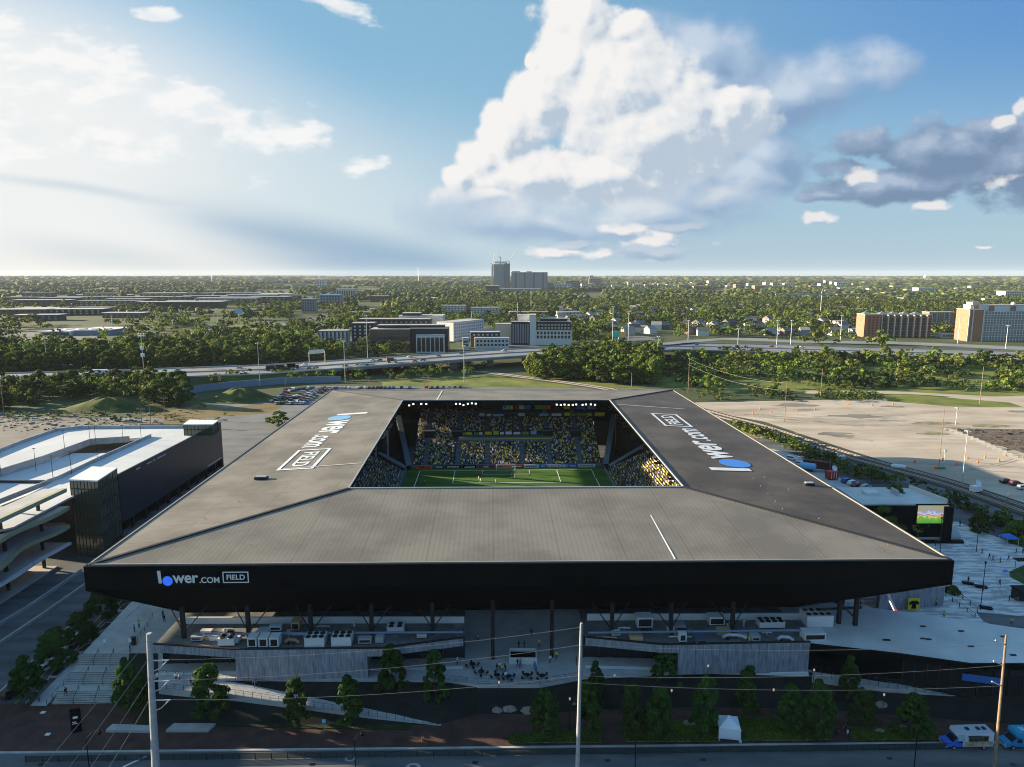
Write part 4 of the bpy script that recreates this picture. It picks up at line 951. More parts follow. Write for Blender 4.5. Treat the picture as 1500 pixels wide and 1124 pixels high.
m = MB(); p, q = P(1200, 893, 12), P(1262, 890, 12); m.tube([p, q], .25, 6); p2, q2 = P(1228, 880, 14), P(1252, 905, 10); m.tube([p2, q2], .2, 6); sb(m, 'brace', M_dark)
for x0, x1, y0, y1 in ((300, 678, 929, 926), (862, 1205, 927, 923)):
    a, b = P(x0, y0, 10.6), P(x1, y1, 10.6); m = MB(); m.tube([a, b], .22, 8); tag(m.build('service_pipe', mat('pipe_blue', (.16, .22, .32), .4)), 'long straight pipe crossing the machinery roof on the %s' % ('left' if x0 < 500 else 'right'), 'pipe')
# roof machinery
M_hv = mat('hvac_paint', (.62, .63, .63), .5, (.70, .70, .69), .8)
def hvac(px, py, w, d, h, kind, words, group='machines on the left concourse roof', m=None):
    p = P(px, py, 9.12); o = thing({'fan': 'air_handler', 'box': 'roof_unit', 'duct': 'duct'}[kind], words, 'roof machine', tuple(p), TH, group); mb = MB()
    if kind == 'duct':
        mb.tube([(-w / 2, 0, .5), (-w / 4, .2, .9), (w / 4, .1, .8), (w / 2, 0, .3)], .35, 8); mb.build('duct_body', m or M_steel, o, smooth=True)
        mb = MB(); [mb.box(x - .1, x + .1, -.3, .3, 0, .5) for x in (-w / 4,)]; mb.build('stand', M_dark, o); return o
    mb.box(-w / 2, w / 2, -d / 2, d / 2, .25, h); mb.box(-w / 2 - .06, w / 2 + .06, -d / 2 - .06, d / 2 + .06, h, h + .1); mb.build('casing', m or M_hv, o)
    mb = MB(); mb.box(-w / 2 + .15, w / 2 - .15, -d / 2 + .15, d / 2 - .15, 0, .25); mb.build('plinth', M_dark, o)
    if kind == 'fan':
        n = max(1, round(w / 1.4))
        for i in range(n):
            for j in range(2):
                x, y = lerp(-w / 2, w / 2, (i + .5) / n), (-.25 + .5 * j) * d; mb = MB(); pts = [(x + .48 * math.cos(a * math.pi / 8), y + .48 * math.sin(a * math.pi / 8)) for a in range(16)]; mb.prism(pts, h + .1, h + .22); mb.build('fan', M_dark, o)
    else:
        mb = MB(); mb.box(-w / 2 + .25, w / 2 - .25, -d / 2 - .03, -d / 2, .5, h - .25); mb.build('grille', M_dark, o)
    return o
hvac(334, 944, 3.0, 1.8, 1.5, 'fan', 'white angled cooler with two fans near the left end of the roof')
for i, x in enumerate((372, 388, 404)): hvac(x, 946, 1.7, 1.9, 2.0, 'box', 'boxy white unit with dark louvre, %s of the three in a row' % ('left', 'middle', 'right')[i])
hvac(463, 945, 3.6, 2.4, 1.9, 'fan', 'white air cooler with round fans, left of the matching pair'); hvac(502, 944, 3.6, 2.4, 1.9, 'fan', 'white air cooler with round fans, right of the matching pair')
hvac(428, 944, 2.6, 1.2, .9, 'duct', 'tangled pipework between the louvred units and the paired coolers', m=mat('brown_pipe', (.3, .2, .12), .6)); hvac(535, 943, 2.4, 1.0, 1.2, 'box', 'small grey unit right of the paired coolers', m=M_steel)
hvac(580, 926, 3.2, 2.0, 1.4, 'fan', 'white unit behind the pipe, on the smooth right part of the left roof'); hvac(618, 934, 1.8, 1, .8, 'box', 'small pale box on the smooth right part of the left roof')
hvac(405, 924, 2.2, 1.2, 1.2, 'box', 'pale unit behind the pipe, above the louvred units'); hvac(435, 921, 1.6, 2.2, 1.8, 'box', 'tan unit under the eave on the left roof', m=mat('tan_paint', (.5, .34, .18), .7)); hvac(290, 938, 2, 1.4, 1.0, 'box', 'dark unit beside the stairs end of the left roof', m=M_steel)
G2 = 'machines on the right concourse roof'
hvac(943, 917, 3.0, 2.2, 2.2, 'box', 'large white cube unit by the back wall of the right roof', G2); hvac(902, 931, 1.6, 1, .9, 'box', 'small white box on the smooth left part of the right roof', G2); hvac(1048, 914, 3.0, 2.0, 1.8, 'box', 'white unit behind the pipe, right of the slim column', G2)
hvac(999, 940, 1.4, 1.1, 1.8, 'box', 'upright pale cabinet near the edge of the right roof', G2); hvac(1025, 941, 2.0, 2.6, 1.2, 'box', 'dark blue-grey unit right of the upright cabinet', G2, mat('unit_blue', (.08, .11, .16), .5)); hvac(1075, 937, 4.6, 1.4, 1, 'duct', 'curved silver duct on the right roof', G2)
hvac(1128, 918, 5.0, 2.0, 1.3, 'fan', 'wide unit with a row of pipes near the right end of the roof', G2); hvac(1150, 940, 3.0, 1.2, 1.1, 'duct', 'silver duct near the right end by the wall edge', G2); hvac(982, 926, 1.2, 1, 1.1, 'box', 'small unit between the cube and the cabinet', G2); hvac(1105, 938, 1.6, 1.6, 1.1, 'box', 'squat steel unit beside the curved duct', G2, M_steel)
hvac(1195, 914, 5.2, 3.4, 2.4, 'fan', 'large pale unit at the corner, beside the stadium legs', G2); hvac(1190, 936, 4.0, 2.2, 1.6, 'box', 'low pale unit in front of the large corner unit', G2)
rq = random.Random(12); sm = []
for side_, (xa, xb) in (('left', (300, 560)), ('right', (880, 1180))):
    for i in range(17): sm.append((rq.uniform(xa, xb), rq.uniform(917, 941), side_))
for side_ in ('left', 'right'):
    for i, (x, y, _) in enumerate(sorted(t for t in sm if t[2] == side_)):
        k_ = rq.choice((0, 1, 2)); mb = MB(); w_, d_, h_ = rq.uniform(.4, 1.3), rq.uniform(.4, 1.0), rq.uniform(.4, 1.3)
        if k_ == 0: mb.box(-w_, w_, -d_, d_, .1, h_); mb.box(-w_ * .8, w_ * .8, -d_ * .8, d_ * .8, 0, .1)
        elif k_ == 1: mb.tube([(0, 0, 0), (0, 0, h_), (0, 0, h_ + .05), (0, 0, h_ + .3)], [.2, .2, .38, .3], 8)
        else: mb.tube([(-w_ * 2.2, 0, .35), (0, .1, .4), (w_ * 2.2, 0, .35)], .16, 6); mb.box(-.08, .08, -.2, .2, 0, .3)
        o = mb.build('roof_fitting', rq.choice([M_hv, M_steel, M_hv, mat('tan_paint', (.5, .34, .18)), M_dark])); o.location = P(x, y, 9.12); tag(o, 'small roof fitting on the %s concourse roof, %s from the left' % (side_, ordn(i + 1)), 'roof fitting', 'small fittings on the %s concourse roof' % side_)
# centre plaza: planter kiosk, tables, people
k = thing('kiosk', 'low white-walled bar enclosure in the middle of the plaza', 'kiosk', tuple(P(766, 965, ZP))); w, d = 5.4, 3.6
mb = MB(); mb.box(-w / 2, w / 2, -d / 2, -d / 2 + .25, 0, 1.2); mb.box(-w / 2, w / 2, d / 2 - .25, d / 2, 0, 1.2); mb.box(-w / 2, -w / 2 + .25, -d / 2 + .25, d / 2 - .25, 0, 1.2); mb.box(w / 2 - .25, w / 2, -d / 2 + .25, d / 2 - .25, 0, 1.2); mb.build('low_wall', M_offw, k)
mb = MB(); mb.box(-w / 2 + .3, w / 2 - .3, -.6, .6, 0, 1.1); mb.build('counter', M_black, k)
def railing(name, pts, label, h=1.05, step=1.6, m=None, r=.03, group=None):
    o = thing(name, label, 'railing', tuple(pts[0]), 0, group); b0 = Vector(pts[0]); rel = [Vector(p) - b0 for p in pts]
    mb = MB()
    for z in (h, h * .55, .15): mb.tube([p + Vector((0, 0, z)) for p in rel], r if z == h else r * .6, 4)
    mb.build('rail', m or M_dark, o); mb = MB()
    for i in range(len(rel) - 1):
        L_ = (rel[i + 1] - rel[i]).length; n = max(1, int(L_ / step))
        for j in range(n + (i == len(rel) - 2)): q = lerp(rel[i], rel[i + 1], j / n); mb.box(q.x - r, q.x + r, q.y - r, q.y + r, q.z, q.z + h)
    mb.build('posts', m or M_dark, o); return o
railing('railing', [P(x, y, ZP + .02) for x, y in ((652, 996), (700, 1002.5), (790, 1002.5), (853, 991))], 'dark railing along the front edge of the central plaza')
tb = thing('picnic_table', 'dark cafe table, first from the left on the central plaza', 'table', tuple(P(705, 989, ZP)), 0, 'cafe tables on the central plaza'); mb = MB(); mb.prism([(.6 * math.cos(a * math.pi / 6), .6 * math.sin(a * math.pi / 6)) for a in range(12)], .72, .78); mb.build('tabletop', M_dark, tb); mb = MB(); mb.tube([(0, 0, 0), (0, 0, .72)], .06, 6); mb.build('leg', M_dark, tb)
for a in range(4): c = (1.0 * math.cos(a * math.pi / 2), 1.0 * math.sin(a * math.pi / 2)); mb = MB(); mb.box(c[0] - .2, c[0] + .2, c[1] - .2, c[1] + .2, .42, .46); mb.tube([(c[0], c[1], 0), (c[0], c[1], .42)], .03, 4); mb.box(c[0] * 1.2 - .15, c[0] * 1.2 + .15, c[1] * 1.2 - .15, c[1] * 1.2 + .15, .46, .85); mb.build('seat', M_dark, tb)
for i, (x, y) in enumerate(((728, 994), (745, 996), (772, 994), (794, 995), (692, 978))): clone(tb, P(x, y, ZP), rnd.uniform(0, 2), 'dark cafe table, %s on the central plaza' % ('second from the left in the front row', 'third from the left in the front row', 'second from the right in the front row', 'rightmost in the front row', 'alone behind the front row')[i])
people([(728, 985, 'black', 'walk', 'left in the cluster behind the cafe tables'), (732, 982, 'white', 'stand', 'second in the cluster behind the cafe tables'), (736, 985, 'green', 'stand', 'wearing hi-vis in the cluster behind the cafe tables'), (740, 984, 'black', 'walk', 'right in the cluster behind the cafe tables'), (758, 977, 'black', 'walk', 'in front of the kiosk, left'), (762, 978, 'grey', 'stand', 'in front of the kiosk, right'), (783, 981, 'blue', 'stand', 'by the table right of the kiosk'), (785, 987, 'blue', 'walk', 'among tables right of the kiosk'), (806, 972, 'white', 'stand', 'beside the plaza pillar on the right'), (815, 966, 'yellow', 'walk', 'behind the plaza pillar on the right'), (844, 974, 'black', 'stand', 'at the right end of the plaza'), (670, 974, 'white', 'stand', 'in the lit doorway at the left end of the plaza'), (741, 996, 'white', 'walk', 'in front of the cafe tables'), (760, 950, 'black', 'stand', 'inside the kiosk, left'), (768, 951, 'black', 'stand', 'inside the kiosk, right'), (722, 956, 'grey', 'walk', 'behind the kiosk on the left'), (790, 948, 'yellow', 'walk', 'far back under the stadium, by the lights'), (700, 940, 'white', 'walk', 'far back under the stadium on the left'), (778, 932, 'black', 'walk', 'farthest back under the stadium')], ZP, None, 'people on the central plaza')
# the ramp
def ramp(A, B, C, D, z, name, label):   # left-far, right-far, right-near, left-near
    pass
rp = thing('access_ramp', 'pale concrete ramp sloping down to the right between two dark railings', 'ramp', tuple(P(240, 1000, 0))); bpy.context.view_layer.update()
top = [P(232, 990, 3.4), P(345, 1000, 2.9), P(540, 1024, 1.2), P(650, 1046, .2)]; bot = [P(232, 1008, 3.4), P(345, 1018, 2.9), P(540, 1048, 1.2), P(646, 1063, .2)]
m = MB()
for i in range(3): q = [bot[i], bot[i + 1], top[i + 1], top[i]]; m.prism([(p.x, p.y) for p in q], 0, [p.z for p in q])
pb(m, rp, 'ramp_slab', M_pave)
railing('railing', [p + Vector((0, .1, .02)) for p in top], 'dark railing on the far side of the pale ramp'); railing('railing', [p + Vector((0, -.1, .02)) for p in bot], 'dark railing on the near side of the pale ramp')
people([(258, 998, 'white', 'walk', 'leftmost on the ramp'), (263, 999, 'white', 'stand', 'second on the ramp, beside another'), (280, 1006, 'black', 'walk', 'third on the ramp'), (374, 1006, 'blue', 'walk', 'farthest right on the ramp')], 3.0, None, 'people on the ramp')
# ---------- right side: broad pale roof, its building, right-hand ramp
pr_ = thing('pavilion', 'long pavilion with a broad pale roof sweeping to the right edge above dark glass', 'building', tuple(P(1350, 975, 0))); bpy.context.view_layer.update()
M_pale = mat('pale_roof', (.50, .51, .50), .7, (.66, .66, .64), .12, detail=9)
edge = [P(1188, 943, 9.3), P(1315, 957, 9.3), P(1422, 972, 9.3), P(1560, 972, 9.3), P(1700, 968, 9.3)]; rear_ = [P(1180, 880, 9.3), P(1210, 882, 9.3), P(1300, 893, 9.3), P(1365, 902, 9.3), P(1500, 921, 9.3), P(1700, 945, 9.3)]
m = MB(); m.prism([(p.x, p.y) for p in edge + rear_[::-1]], 8.7, 9.28); pb(m, pr_, 'roof', M_pale)
for i in range(len(edge) - 1):
    a, b = edge[i], edge[i + 1]; n = (b - a).cross(Vector((0, 0, 1))).normalized() * .3; m = MB(); m.prism([((a + n).x, (a + n).y), ((b + n).x, (b + n).y), (b.x, b.y), (a.x, a.y)], 8.2, 9.4); pb(m, pr_, 'roof_edge', M_black)
    m = MB(); v = Vector((0, 1.6, 0)); a2, b2 = a + v, b + v; m.prism([(a2.x, a2.y), (b2.x, b2.y), (b2.x, b2.y + .4), (a2.x, a2.y + .4)], .5, 8.2); pb(m, pr_, 'glass_front', M_glass)
    for k in range(1, 6): q = lerp(a2, b2, k / 6.); m = MB(); m.box(q.x - .1, q.x + .1, q.y - .2, q.y - .01, .5, 8.2); pb(m, pr_, 'mullion', M_dark)
m = MB(); m.prism([(p.x, p.y) for p in (edge[0] + Vector((0, 1, 0)), P(1322, 958, 8.5) , P(1322, 945, 8.5), P(1195, 925, 8.5))], ZP, 8.1); pb(m, pr_, 'dark_wall', M_black)
for x, y in ((1297, 938), (1352, 936), (1360, 937), (1408, 925), (1352, 918), (1422, 947), (1484, 960), (1470, 933), (1300, 938)):
    p = P(x, y, 9.3); m = MB(); m.box(p.x - .5, p.x + .5, p.y - .2, p.y + .2, 9.3, 9.45); pb(m, pr_, 'roof_drain', M_dark)
p, q = P(1410, 985, 7), P(1466, 992, 7); m = MB(); m.prism([(p.x, p.y - .1), (q.x, q.y - .1), (q.x, q.y), (p.x, p.y)], 5.5, 6.8); pb(m, pr_, 'blue_lit_panel', mat('blue_glow', (.02, .10, .34), .5, emit=.03))
r2t = [P(1190, 984, 3.5), P(1300, 1000, 2.6), P(1395, 1008, 1.9), P(1480, 1012, 1.8), P(1600, 1012, 1.8)]; r2b = [P(1190, 990, 3.5), P(1300, 1008, 2.6), P(1395, 1019, 1.9), P(1480, 1019, 1.8), P(1600, 1019, 1.8)]
rr_ = thing('access_ramp', 'narrow ramp with railing below the pale roof pavilion', 'ramp', tuple(P(1190, 990, 0))); bpy.context.view_layer.update(); m = MB()
for i in range(4): q = [r2b[i], r2b[i + 1], r2t[i + 1], r2t[i]]; m.prism([(p.x, p.y) for p in q], 0, [p.z for p in q])
pb(m, rr_, 'ramp_slab', M_pave)
railing('railing', [p + Vector((0, -.1, .02)) for p in r2b], 'dark railing on the near side of the pavilion ramp'); railing('railing', [p + Vector((0, .1, .02)) for p in r2t], 'dark railing on the far side of the pavilion ramp')
# ------------------------------------------------------------------ left: steps, side terrace, parking garage, building under construction
sgr = thing('stairway', 'wide pale concrete stairway in three flights left of the stadium front', 'stairs', tuple(P(120, 1033, 0))); bpy.context.view_layer.update()
bl, br = P(76, 1032, .14), P(172, 1030, .14); tl, tr_ = P(122, 957, ZP), P(190, 957, ZP)
fl_ = [(0, .22), (.37, .60), (.78, 1.0)]; n = 6
for fi, (u0, u1) in enumerate(fl_):
    m = MB()
    for i in range(n):
        f0, f1 = lerp(u0, u1, i / n), (lerp(u0, u1, (i + 1) / n) if i < n - 1 else (fl_[fi + 1][0] if fi < 2 else 1.0))
        z = .14 + (ZP - .14) * (fi * n + i + 1) / (3 * n)
        q = [lerp(bl, tl, f0), lerp(br, tr_, f0), lerp(br, tr_, 1 if False else f1), lerp(bl, tl, f1)]
        m.prism([(p.x, p.y) for p in q], 0, z); dv = (q[3] - q[0]).normalized() * .12; m.prism([(p.x, p.y) for p in (q[0], q[1], q[1] + dv, q[0] + dv)], z, z + .012, 1)  # dark strips paint in the shadow lines along the tread fronts
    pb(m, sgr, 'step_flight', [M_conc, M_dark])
for fi, (u0, u1) in enumerate(fl_):
    for f in (.33, .66):
        a, b = lerp(lerp(bl, br, f), lerp(tl, tr_, f), u0), lerp(lerp(bl, br, f), lerp(tl, tr_, f), u1); za, zb = .14 + (ZP - .14) * fi / 3, .14 + (ZP - .14) * (fi + 1) / 3
        m = MB(); a = Vector((a.x, a.y, za)); b = Vector((b.x, b.y, zb)); up = Vector((0, 0, .95)); m.tube([a, a + up, b + up, b], .05, 5); pb(m, sgr, 'handrail', M_dark)
# terrace going back along the stadium's west side
tc_ = MB(); q = [P(122, 957, ZP), P(232, 957, ZP), P(300, 880, ZP), P(330, 850, ZP), P(238, 850, ZP), P(190, 884, ZP)]
tc_.prism([(p.x, p.y) for p in q], 0, ZP - .01); struct('terrace', tc_, M_pave)
q = [P(172, 1030, 0), P(192, 1034, 0), P(232, 985, 0), P(232, 960, ZP), P(190, 957, ZP)]
side = MB(); side.prism([(p.x, p.y) for p in (P(174, 1030, .14), P(200, 1034, .14), P(235, 990, ZP), P(232, 957, ZP), P(191, 957, ZP))], 0, [.6, .6, ZP - .02, ZP - .02, ZP - .02]); struct('side_slope', side, M_mulch)
# sloping planter walk beside the street with tree wells
wl = MB(); A = [P(44, 1034, .14), P(120, 955, 1.6), P(205, 878, 3.2), P(225, 860, 3.4)]; B = [P(68, 1034, .14), P(136, 955, 1.6), P(222, 878, 3.2), P(240, 860, 3.4)]
for i in range(3): q = [A[i], B[i], B[i + 1], A[i + 1]]; wl.prism([(p.x, p.y) for p in q], 0, [p.z for p in q])
struct('sloping_walk', wl, M_pave)
railing('railing', [p + Vector((.1, 0, .02)) for p in B], 'dark railing between the stairway and the sloping walk'); railing('railing', [P(x, y, ZP) for x, y in ((190, 954), (212, 925), (224, 905))], 'short dark railing beside the terrace gates')
for i, (x, y, z) in enumerate(((86, 985, .9), (125, 950, 1.7), (155, 919, 2.4), (184, 890, 3.0))):
    p = P(x, y, z); m = MB(); m.box(p.x - .9, p.x + .7, p.y - 1.6, p.y + 1.6, z - .2, z + .22); m.box(p.x - .75, p.x + .55, p.y - 1.45, p.y + 1.45, z + .22, z + .24, 1)
    tag(m.build('tree_well', [M_conc, M_mulch]), 'rectangular dark planting bed in the sloping walk, %s from the bottom' % ordn(i + 1), 'planter', 'planting beds in the sloping walk')
def barrier_fence(px, py, z, w, rz, label, grp):
    o = thing('crowd_barrier', label, 'barrier', tuple(P(px, py, z)), rz, grp); m = MB(); m.tube([(-w / 2, 0, 0), (-w / 2, 0, 1.05), (w / 2, 0, 1.05), (w / 2, 0, 0)], .03, 5); m.tube([(-w / 2, 0, .3), (w / 2, 0, .3)], .02, 4)
    for k in range(9): x = lerp(-w / 2, w / 2, (k + .5) / 9); m.tube([(x, 0, .3), (x, 0, 1.05)], .012, 3)
    m.build('barrier_frame', M_steel, o); return o
for i, (x, y, r_) in enumerate(((186, 935, .1), (205, 928, .3), (208, 908, 1.2), (216, 900, 1.2), (222, 918, .2))): barrier_fence(x, y, ZP, 2.2, r_, 'steel crowd barrier on the left terrace, %s from the left' % ordn(i + 1), 'crowd barriers on the left terrace')
for i, (x, y, w_) in enumerate(((154, 948, 'by the top of the stairs, left'), (191, 947, 'by the top of the stairs, right'))):
    p = P(x, y, ZP); o = thing('notice_board', 'small white notice on a post ' + w_, 'sign', tuple(p), 0, 'white notices at the top of the stairs'); m = MB(); m.box(-.3, .3, -.03, .03, .9, 1.7); m.build('panel', M_white, o); m = MB(); m.tube([(0, 0, 0), (0, 0, .9)], .03, 5); m.build('post', M_dark, o)
o = thing('scanner_gate', 'dark gate cabinet beside the terrace barriers', 'gate', tuple(P(196, 944, ZP))); m = MB(); m.box(-.4, .4, -.3, .3, 0, 1.6); m.build('cabinet', M_dark, o); m = MB(); m.box(-.3, .3, -.32, -.3, .9, 1.4); m.build('screen', M_glass, o)
people([(204, 920, 'green', 'stand', 'wearing hi-vis beside the terrace barriers'), (197, 926, 'ltblue', 'stand', 'left of the hi-vis steward on the terrace'), (239, 905, 'black', 'stand', 'by the wall at the back of the terrace, left'), (241, 912, 'navy', 'walk', 'by the wall at the back of the terrace, right'), (191, 956, 'black', 'stand', 'at the top of the stairs')], ZP, None, 'people on the left terrace')
people([(97, 1020, 'black', 'walk', 'walking on the lowest flight of the stairway')], .9, None, 'people by the stairway')
people([(57, 1029, 'blue', 'stand', 'in light trousers at the foot of the sloping walk'), (46, 1028, 'black', 'stand', 'beside the kerb at the foot of the sloping walk')], .14, None, 'people by the stairway')
# jersey barrier walls across the street
for pts, lab in ((((-40, 972), (60, 905), (135, 852)), 'low concrete barrier along the far kerb of the side street'), (((-40, 940), (40, 893), (120, 838)), 'second low concrete barrier behind the first, by the construction site')):
    wallstrip('concrete_barrier', [P(x, y, .03) for x, y in pts], .85, .5, M_conc, lab, 'barrier')
# --- parking garage
gr = thing('parking_garage', 'parking garage with pale top deck, dark street side and two glass stair towers', 'parking garage', tuple(P(150, 805, 0))); bpy.context.view_layer.update()
M_deck = mat('deck_concrete', (.50, .52, .54), .85, (.62, .63, .63), .08, stretch=(1, .5, 1), detail=8)
M_panel = mat('dark_panels', (.022, .03, .045), .35, (.03, .04, .058), .2, spec=.5)
stripes(M_panel, 1.9, (0, 0, 1), .45, .07); stripes(M_panel, 3.2, (0, 1, 0), .7, .04)
ZD = 17.5
e0, e1 = P(168, 702, ZD), P(322, 622, ZD)      # street-side edge of the top deck
# deck ring: outline and a sunken ramp opening
o1 = [P(30, 760, ZD), e0, e1, P(118, 628, ZD), P(82, 632, ZD), P(30, 650, ZD), P(-60, 684, ZD), P(-300, 760, ZD)]
wy0, wy1 = e0, e1
out = [e0, e1, P(118, 628, ZD), P(82, 632, ZD), P(-70, 690, ZD), P(-260, 760, ZD), P(20, 772, ZD), P(100, 722, ZD)]
hole = [P(132, 648, ZD), P(222, 640, ZD), P(85, 704, ZD), P(-160, 790, ZD), P(-260, 790, ZD)]
def deckpart(pts, z, th, name, m=None): mb = MB(); mb.prism([(p.x, p.y) for p in pts], z - th, z); return pb(mb, gr, name, m or M_deck)
deckpart([P(222, 640, ZD), e1, e0, P(100, 730, ZD), P(20, 772, ZD), P(-100, 800, ZD), P(85, 702, ZD)], ZD, .5, 'top_deck')
deckpart([P(118, 628, ZD), e1, P(222, 640, ZD), P(132, 647, ZD)], ZD - .01, .5, 'top_deck')
deckpart([P(118, 628, ZD), P(132, 647, ZD), P(0, 692, ZD), P(-260, 800, ZD), P(-400, 780, ZD), P(-70, 690, ZD), P(30, 650, ZD), P(82, 632, ZD)], ZD - .02, .5, 'top_deck')
zr = ZD - 2.2; zr = ZD - 1.3; deckpart([P(108, 664, zr), P(186, 664, zr), P(90, 706, zr), P(-60, 765, zr), P(-300, 800, zr), P(-260, 780, zr), P(0, 697, zr)], zr, .4, 'ramp_deck'); deckpart([P(100, 640, ZD - 4), P(240, 640, ZD - 4), P(60, 740, ZD - 4), P(-200, 780, ZD - 4)], ZD - 4, .4, 'lower_deck', M_dirt)
def gwall(pts, z, h, th=.3, m=M_conc, name='parapet'):
    for i in range(len(pts) - 1):
        a, b = pts[i], pts[i + 1]; n = (b - a).cross(Vector((0, 0, 1))).normalized() * th; mb = MB(); mb.prism([(a.x, a.y), (b.x, b.y), ((b + n).x, (b + n).y), ((a + n).x, (a + n).y)], z, z + h); pb(mb, gr, name, m)
gwall([P(-260, 764, ZD), P(-70, 690, ZD), P(30, 650, ZD), P(82, 632, ZD), P(118, 628, ZD), P(270, 627, ZD)], ZD, 1.15)
gwall([P(-260, 800, ZD), P(0, 692, ZD), P(64, 672, ZD), P(132, 647, ZD), P(190, 643, ZD)], ZD - 1.2, 2.3); gwall([P(222, 640, ZD), P(150, 672, ZD), P(85, 703, ZD), P(70, 708, ZD)], ZD - 1.2, 2.3)
gwall([P(70, 708, ZD), P(-60, 760, ZD)], ZD - .5, 1.4)
# street-side facade
nn = (e1 - e0).normalized(); side_n = Vector((nn.y, -nn.x, 0)) * .5
mb = MB(); mb.prism([(p.x, p.y) for p in (e0, e0 + side_n, e1 + side_n, e1)], 3.6, ZD + 1.1); pb(mb, gr, 'street_facade', M_panel)
mb = MB(); mb.prism([(p.x, p.y) for p in (e0 - side_n * 4, e0 - side_n * 3, e1 - side_n * 3, e1 - side_n * 4)], 0, 3.6); pb(mb, gr, 'ground_floor_wall', M_black)
for k in range(11): q = lerp(e0, e1, k / 10.); mb = MB(); mb.box(q.x - .4, q.x + .3, q.y - .4, q.y + .4, 0, 3.6); pb(mb, gr, 'column', M_dark)
q0, q1 = lerp(e0, e1, .80) + side_n * 1.05, lerp(e0, e1, .97) + side_n * 1.05; mb = MB(); mb.prism([(q0.x, q0.y), (q1.x, q1.y), (q1.x + .1, q1.y), (q0.x + .1, q0.y)], 4.2, 4.5); pb(mb, gr, 'light_strip', M_white)
for f, l in ((.16, 1.2), (.25, 1.5), (.29, .8), (.34, 1.6), (.38, .9)):
    q = lerp(e0, e1, f) + side_n * 1.05; mb = MB(); mb.box(q.x, q.x + .06, q.y - l, q.y + l, ZD - .4, ZD + .0); pb(mb, gr, 'facade_opening', M_offw)
gwall([P(322, 622, ZD), P(205, 622, ZD)], ZD - 17.5, 17.5, m=M_panel, name='north_wall')
fw = [P(20, 772, ZD), P(105, 727, ZD)]
pbx = MB(); a, b = P(-60, 800, ZD), e0; s_w = Vector((0, .5, 0)); pbx.prism([(p.x, p.y) for p in (Vector((-190, e0.y + .2, 0)), Vector((e0.x, e0.y + .2, 0)), Vector((e0.x, e0.y + .8, 0)), Vector((-190, e0.y + .8, 0)))], 0, ZD - .5); pb(pbx, gr, 'south_wall', M_panel)
# stair towers
def tower(pts, z0, z1, label):
    t = [P(x, y, z1) for x, y in pts]
    mb = MB(); mb.prism([(p.x, p.y) for p in t], z1, z1 + .35); o_ = pb(mb, gr, 'tower_roof', M_white)
    c = sum((p for p in t), Vector()) / 4; q = [c + (p - c) * .965 for p in t]
    mb = MB(); mb.prism([(p.x, p.y) for p in q], z0, z1 - .002); o2 = pb(mb, gr, 'stair_tower', M_glassg if z1 - z0 < 8 else M_glassg); o2['label'] = label
    for i in range(4):
        j = (i + 1) % 4
        for k in range(8):
            p = lerp(q[i], q[j], k / 8.); n = (q[j] - q[i]).normalized() * .07; mb = MB(); w = (p - c).normalized() * .08; mb.prism([((p - n).x, (p - n).y), ((p + n).x, (p + n).y), ((p + n + w).x, (p + n + w).y), ((p - n + w).x, (p - n + w).y)], z0, z1); pb(mb, gr, 'mullion', M_dark)
        for z in np.arange(z0 + 2.1, z1, 4.3): a, b = q[i], q[j]; w = (lerp(a, b, .5) - c).normalized() * .1; mb = MB(); mb.prism([(a.x, a.y), (b.x, b.y), ((b + w).x, (b + w).y), ((a + w).x, (a + w).y)], z, z + .3); pb(mb, gr, 'transom', M_dark)
tower([(101, 704), (143, 706), (172, 687), (135, 685)], 0, 21.8, 'tall glass stair tower at the near corner of the garage')
tower([(268, 623), (312, 623), (320, 617), (278, 616)], ZD, 21.5, 'low glass stair lobby at the far corner of the garage')
pA = MB(); x0, x1 = P(48, 800, ZD).x, P(168, 702, ZD).x
# lamp posts on the deck
lp = thing('deck_lamp', '', 'lamp post', (0, 0, 0), 0, 'slim lamp posts on the garage deck'); mb = MB(); mb.tube([(0, 0, 0), (0, 0, 7)], [.09, .06], 6); mb.build('pole', M_dark, lp); mb = MB(); mb.box(-.5, .5, -.12, .12, 7, 7.12); mb.build('lamp_head', M_dark, lp)
LPs = [(2, 698), (53, 690), (78, 702), (95, 660), (105, 695), (132, 646), (140, 645), (181, 652), (207, 643), (143, 674)]
for i, (x, y) in enumerate(LPs):
    o = lp if i == 0 else clone(lp); o.location = P(x, y, ZD); o['label'] = 'slim dark lamp post on the garage top deck, %s from the left' % ordn(i + 1)
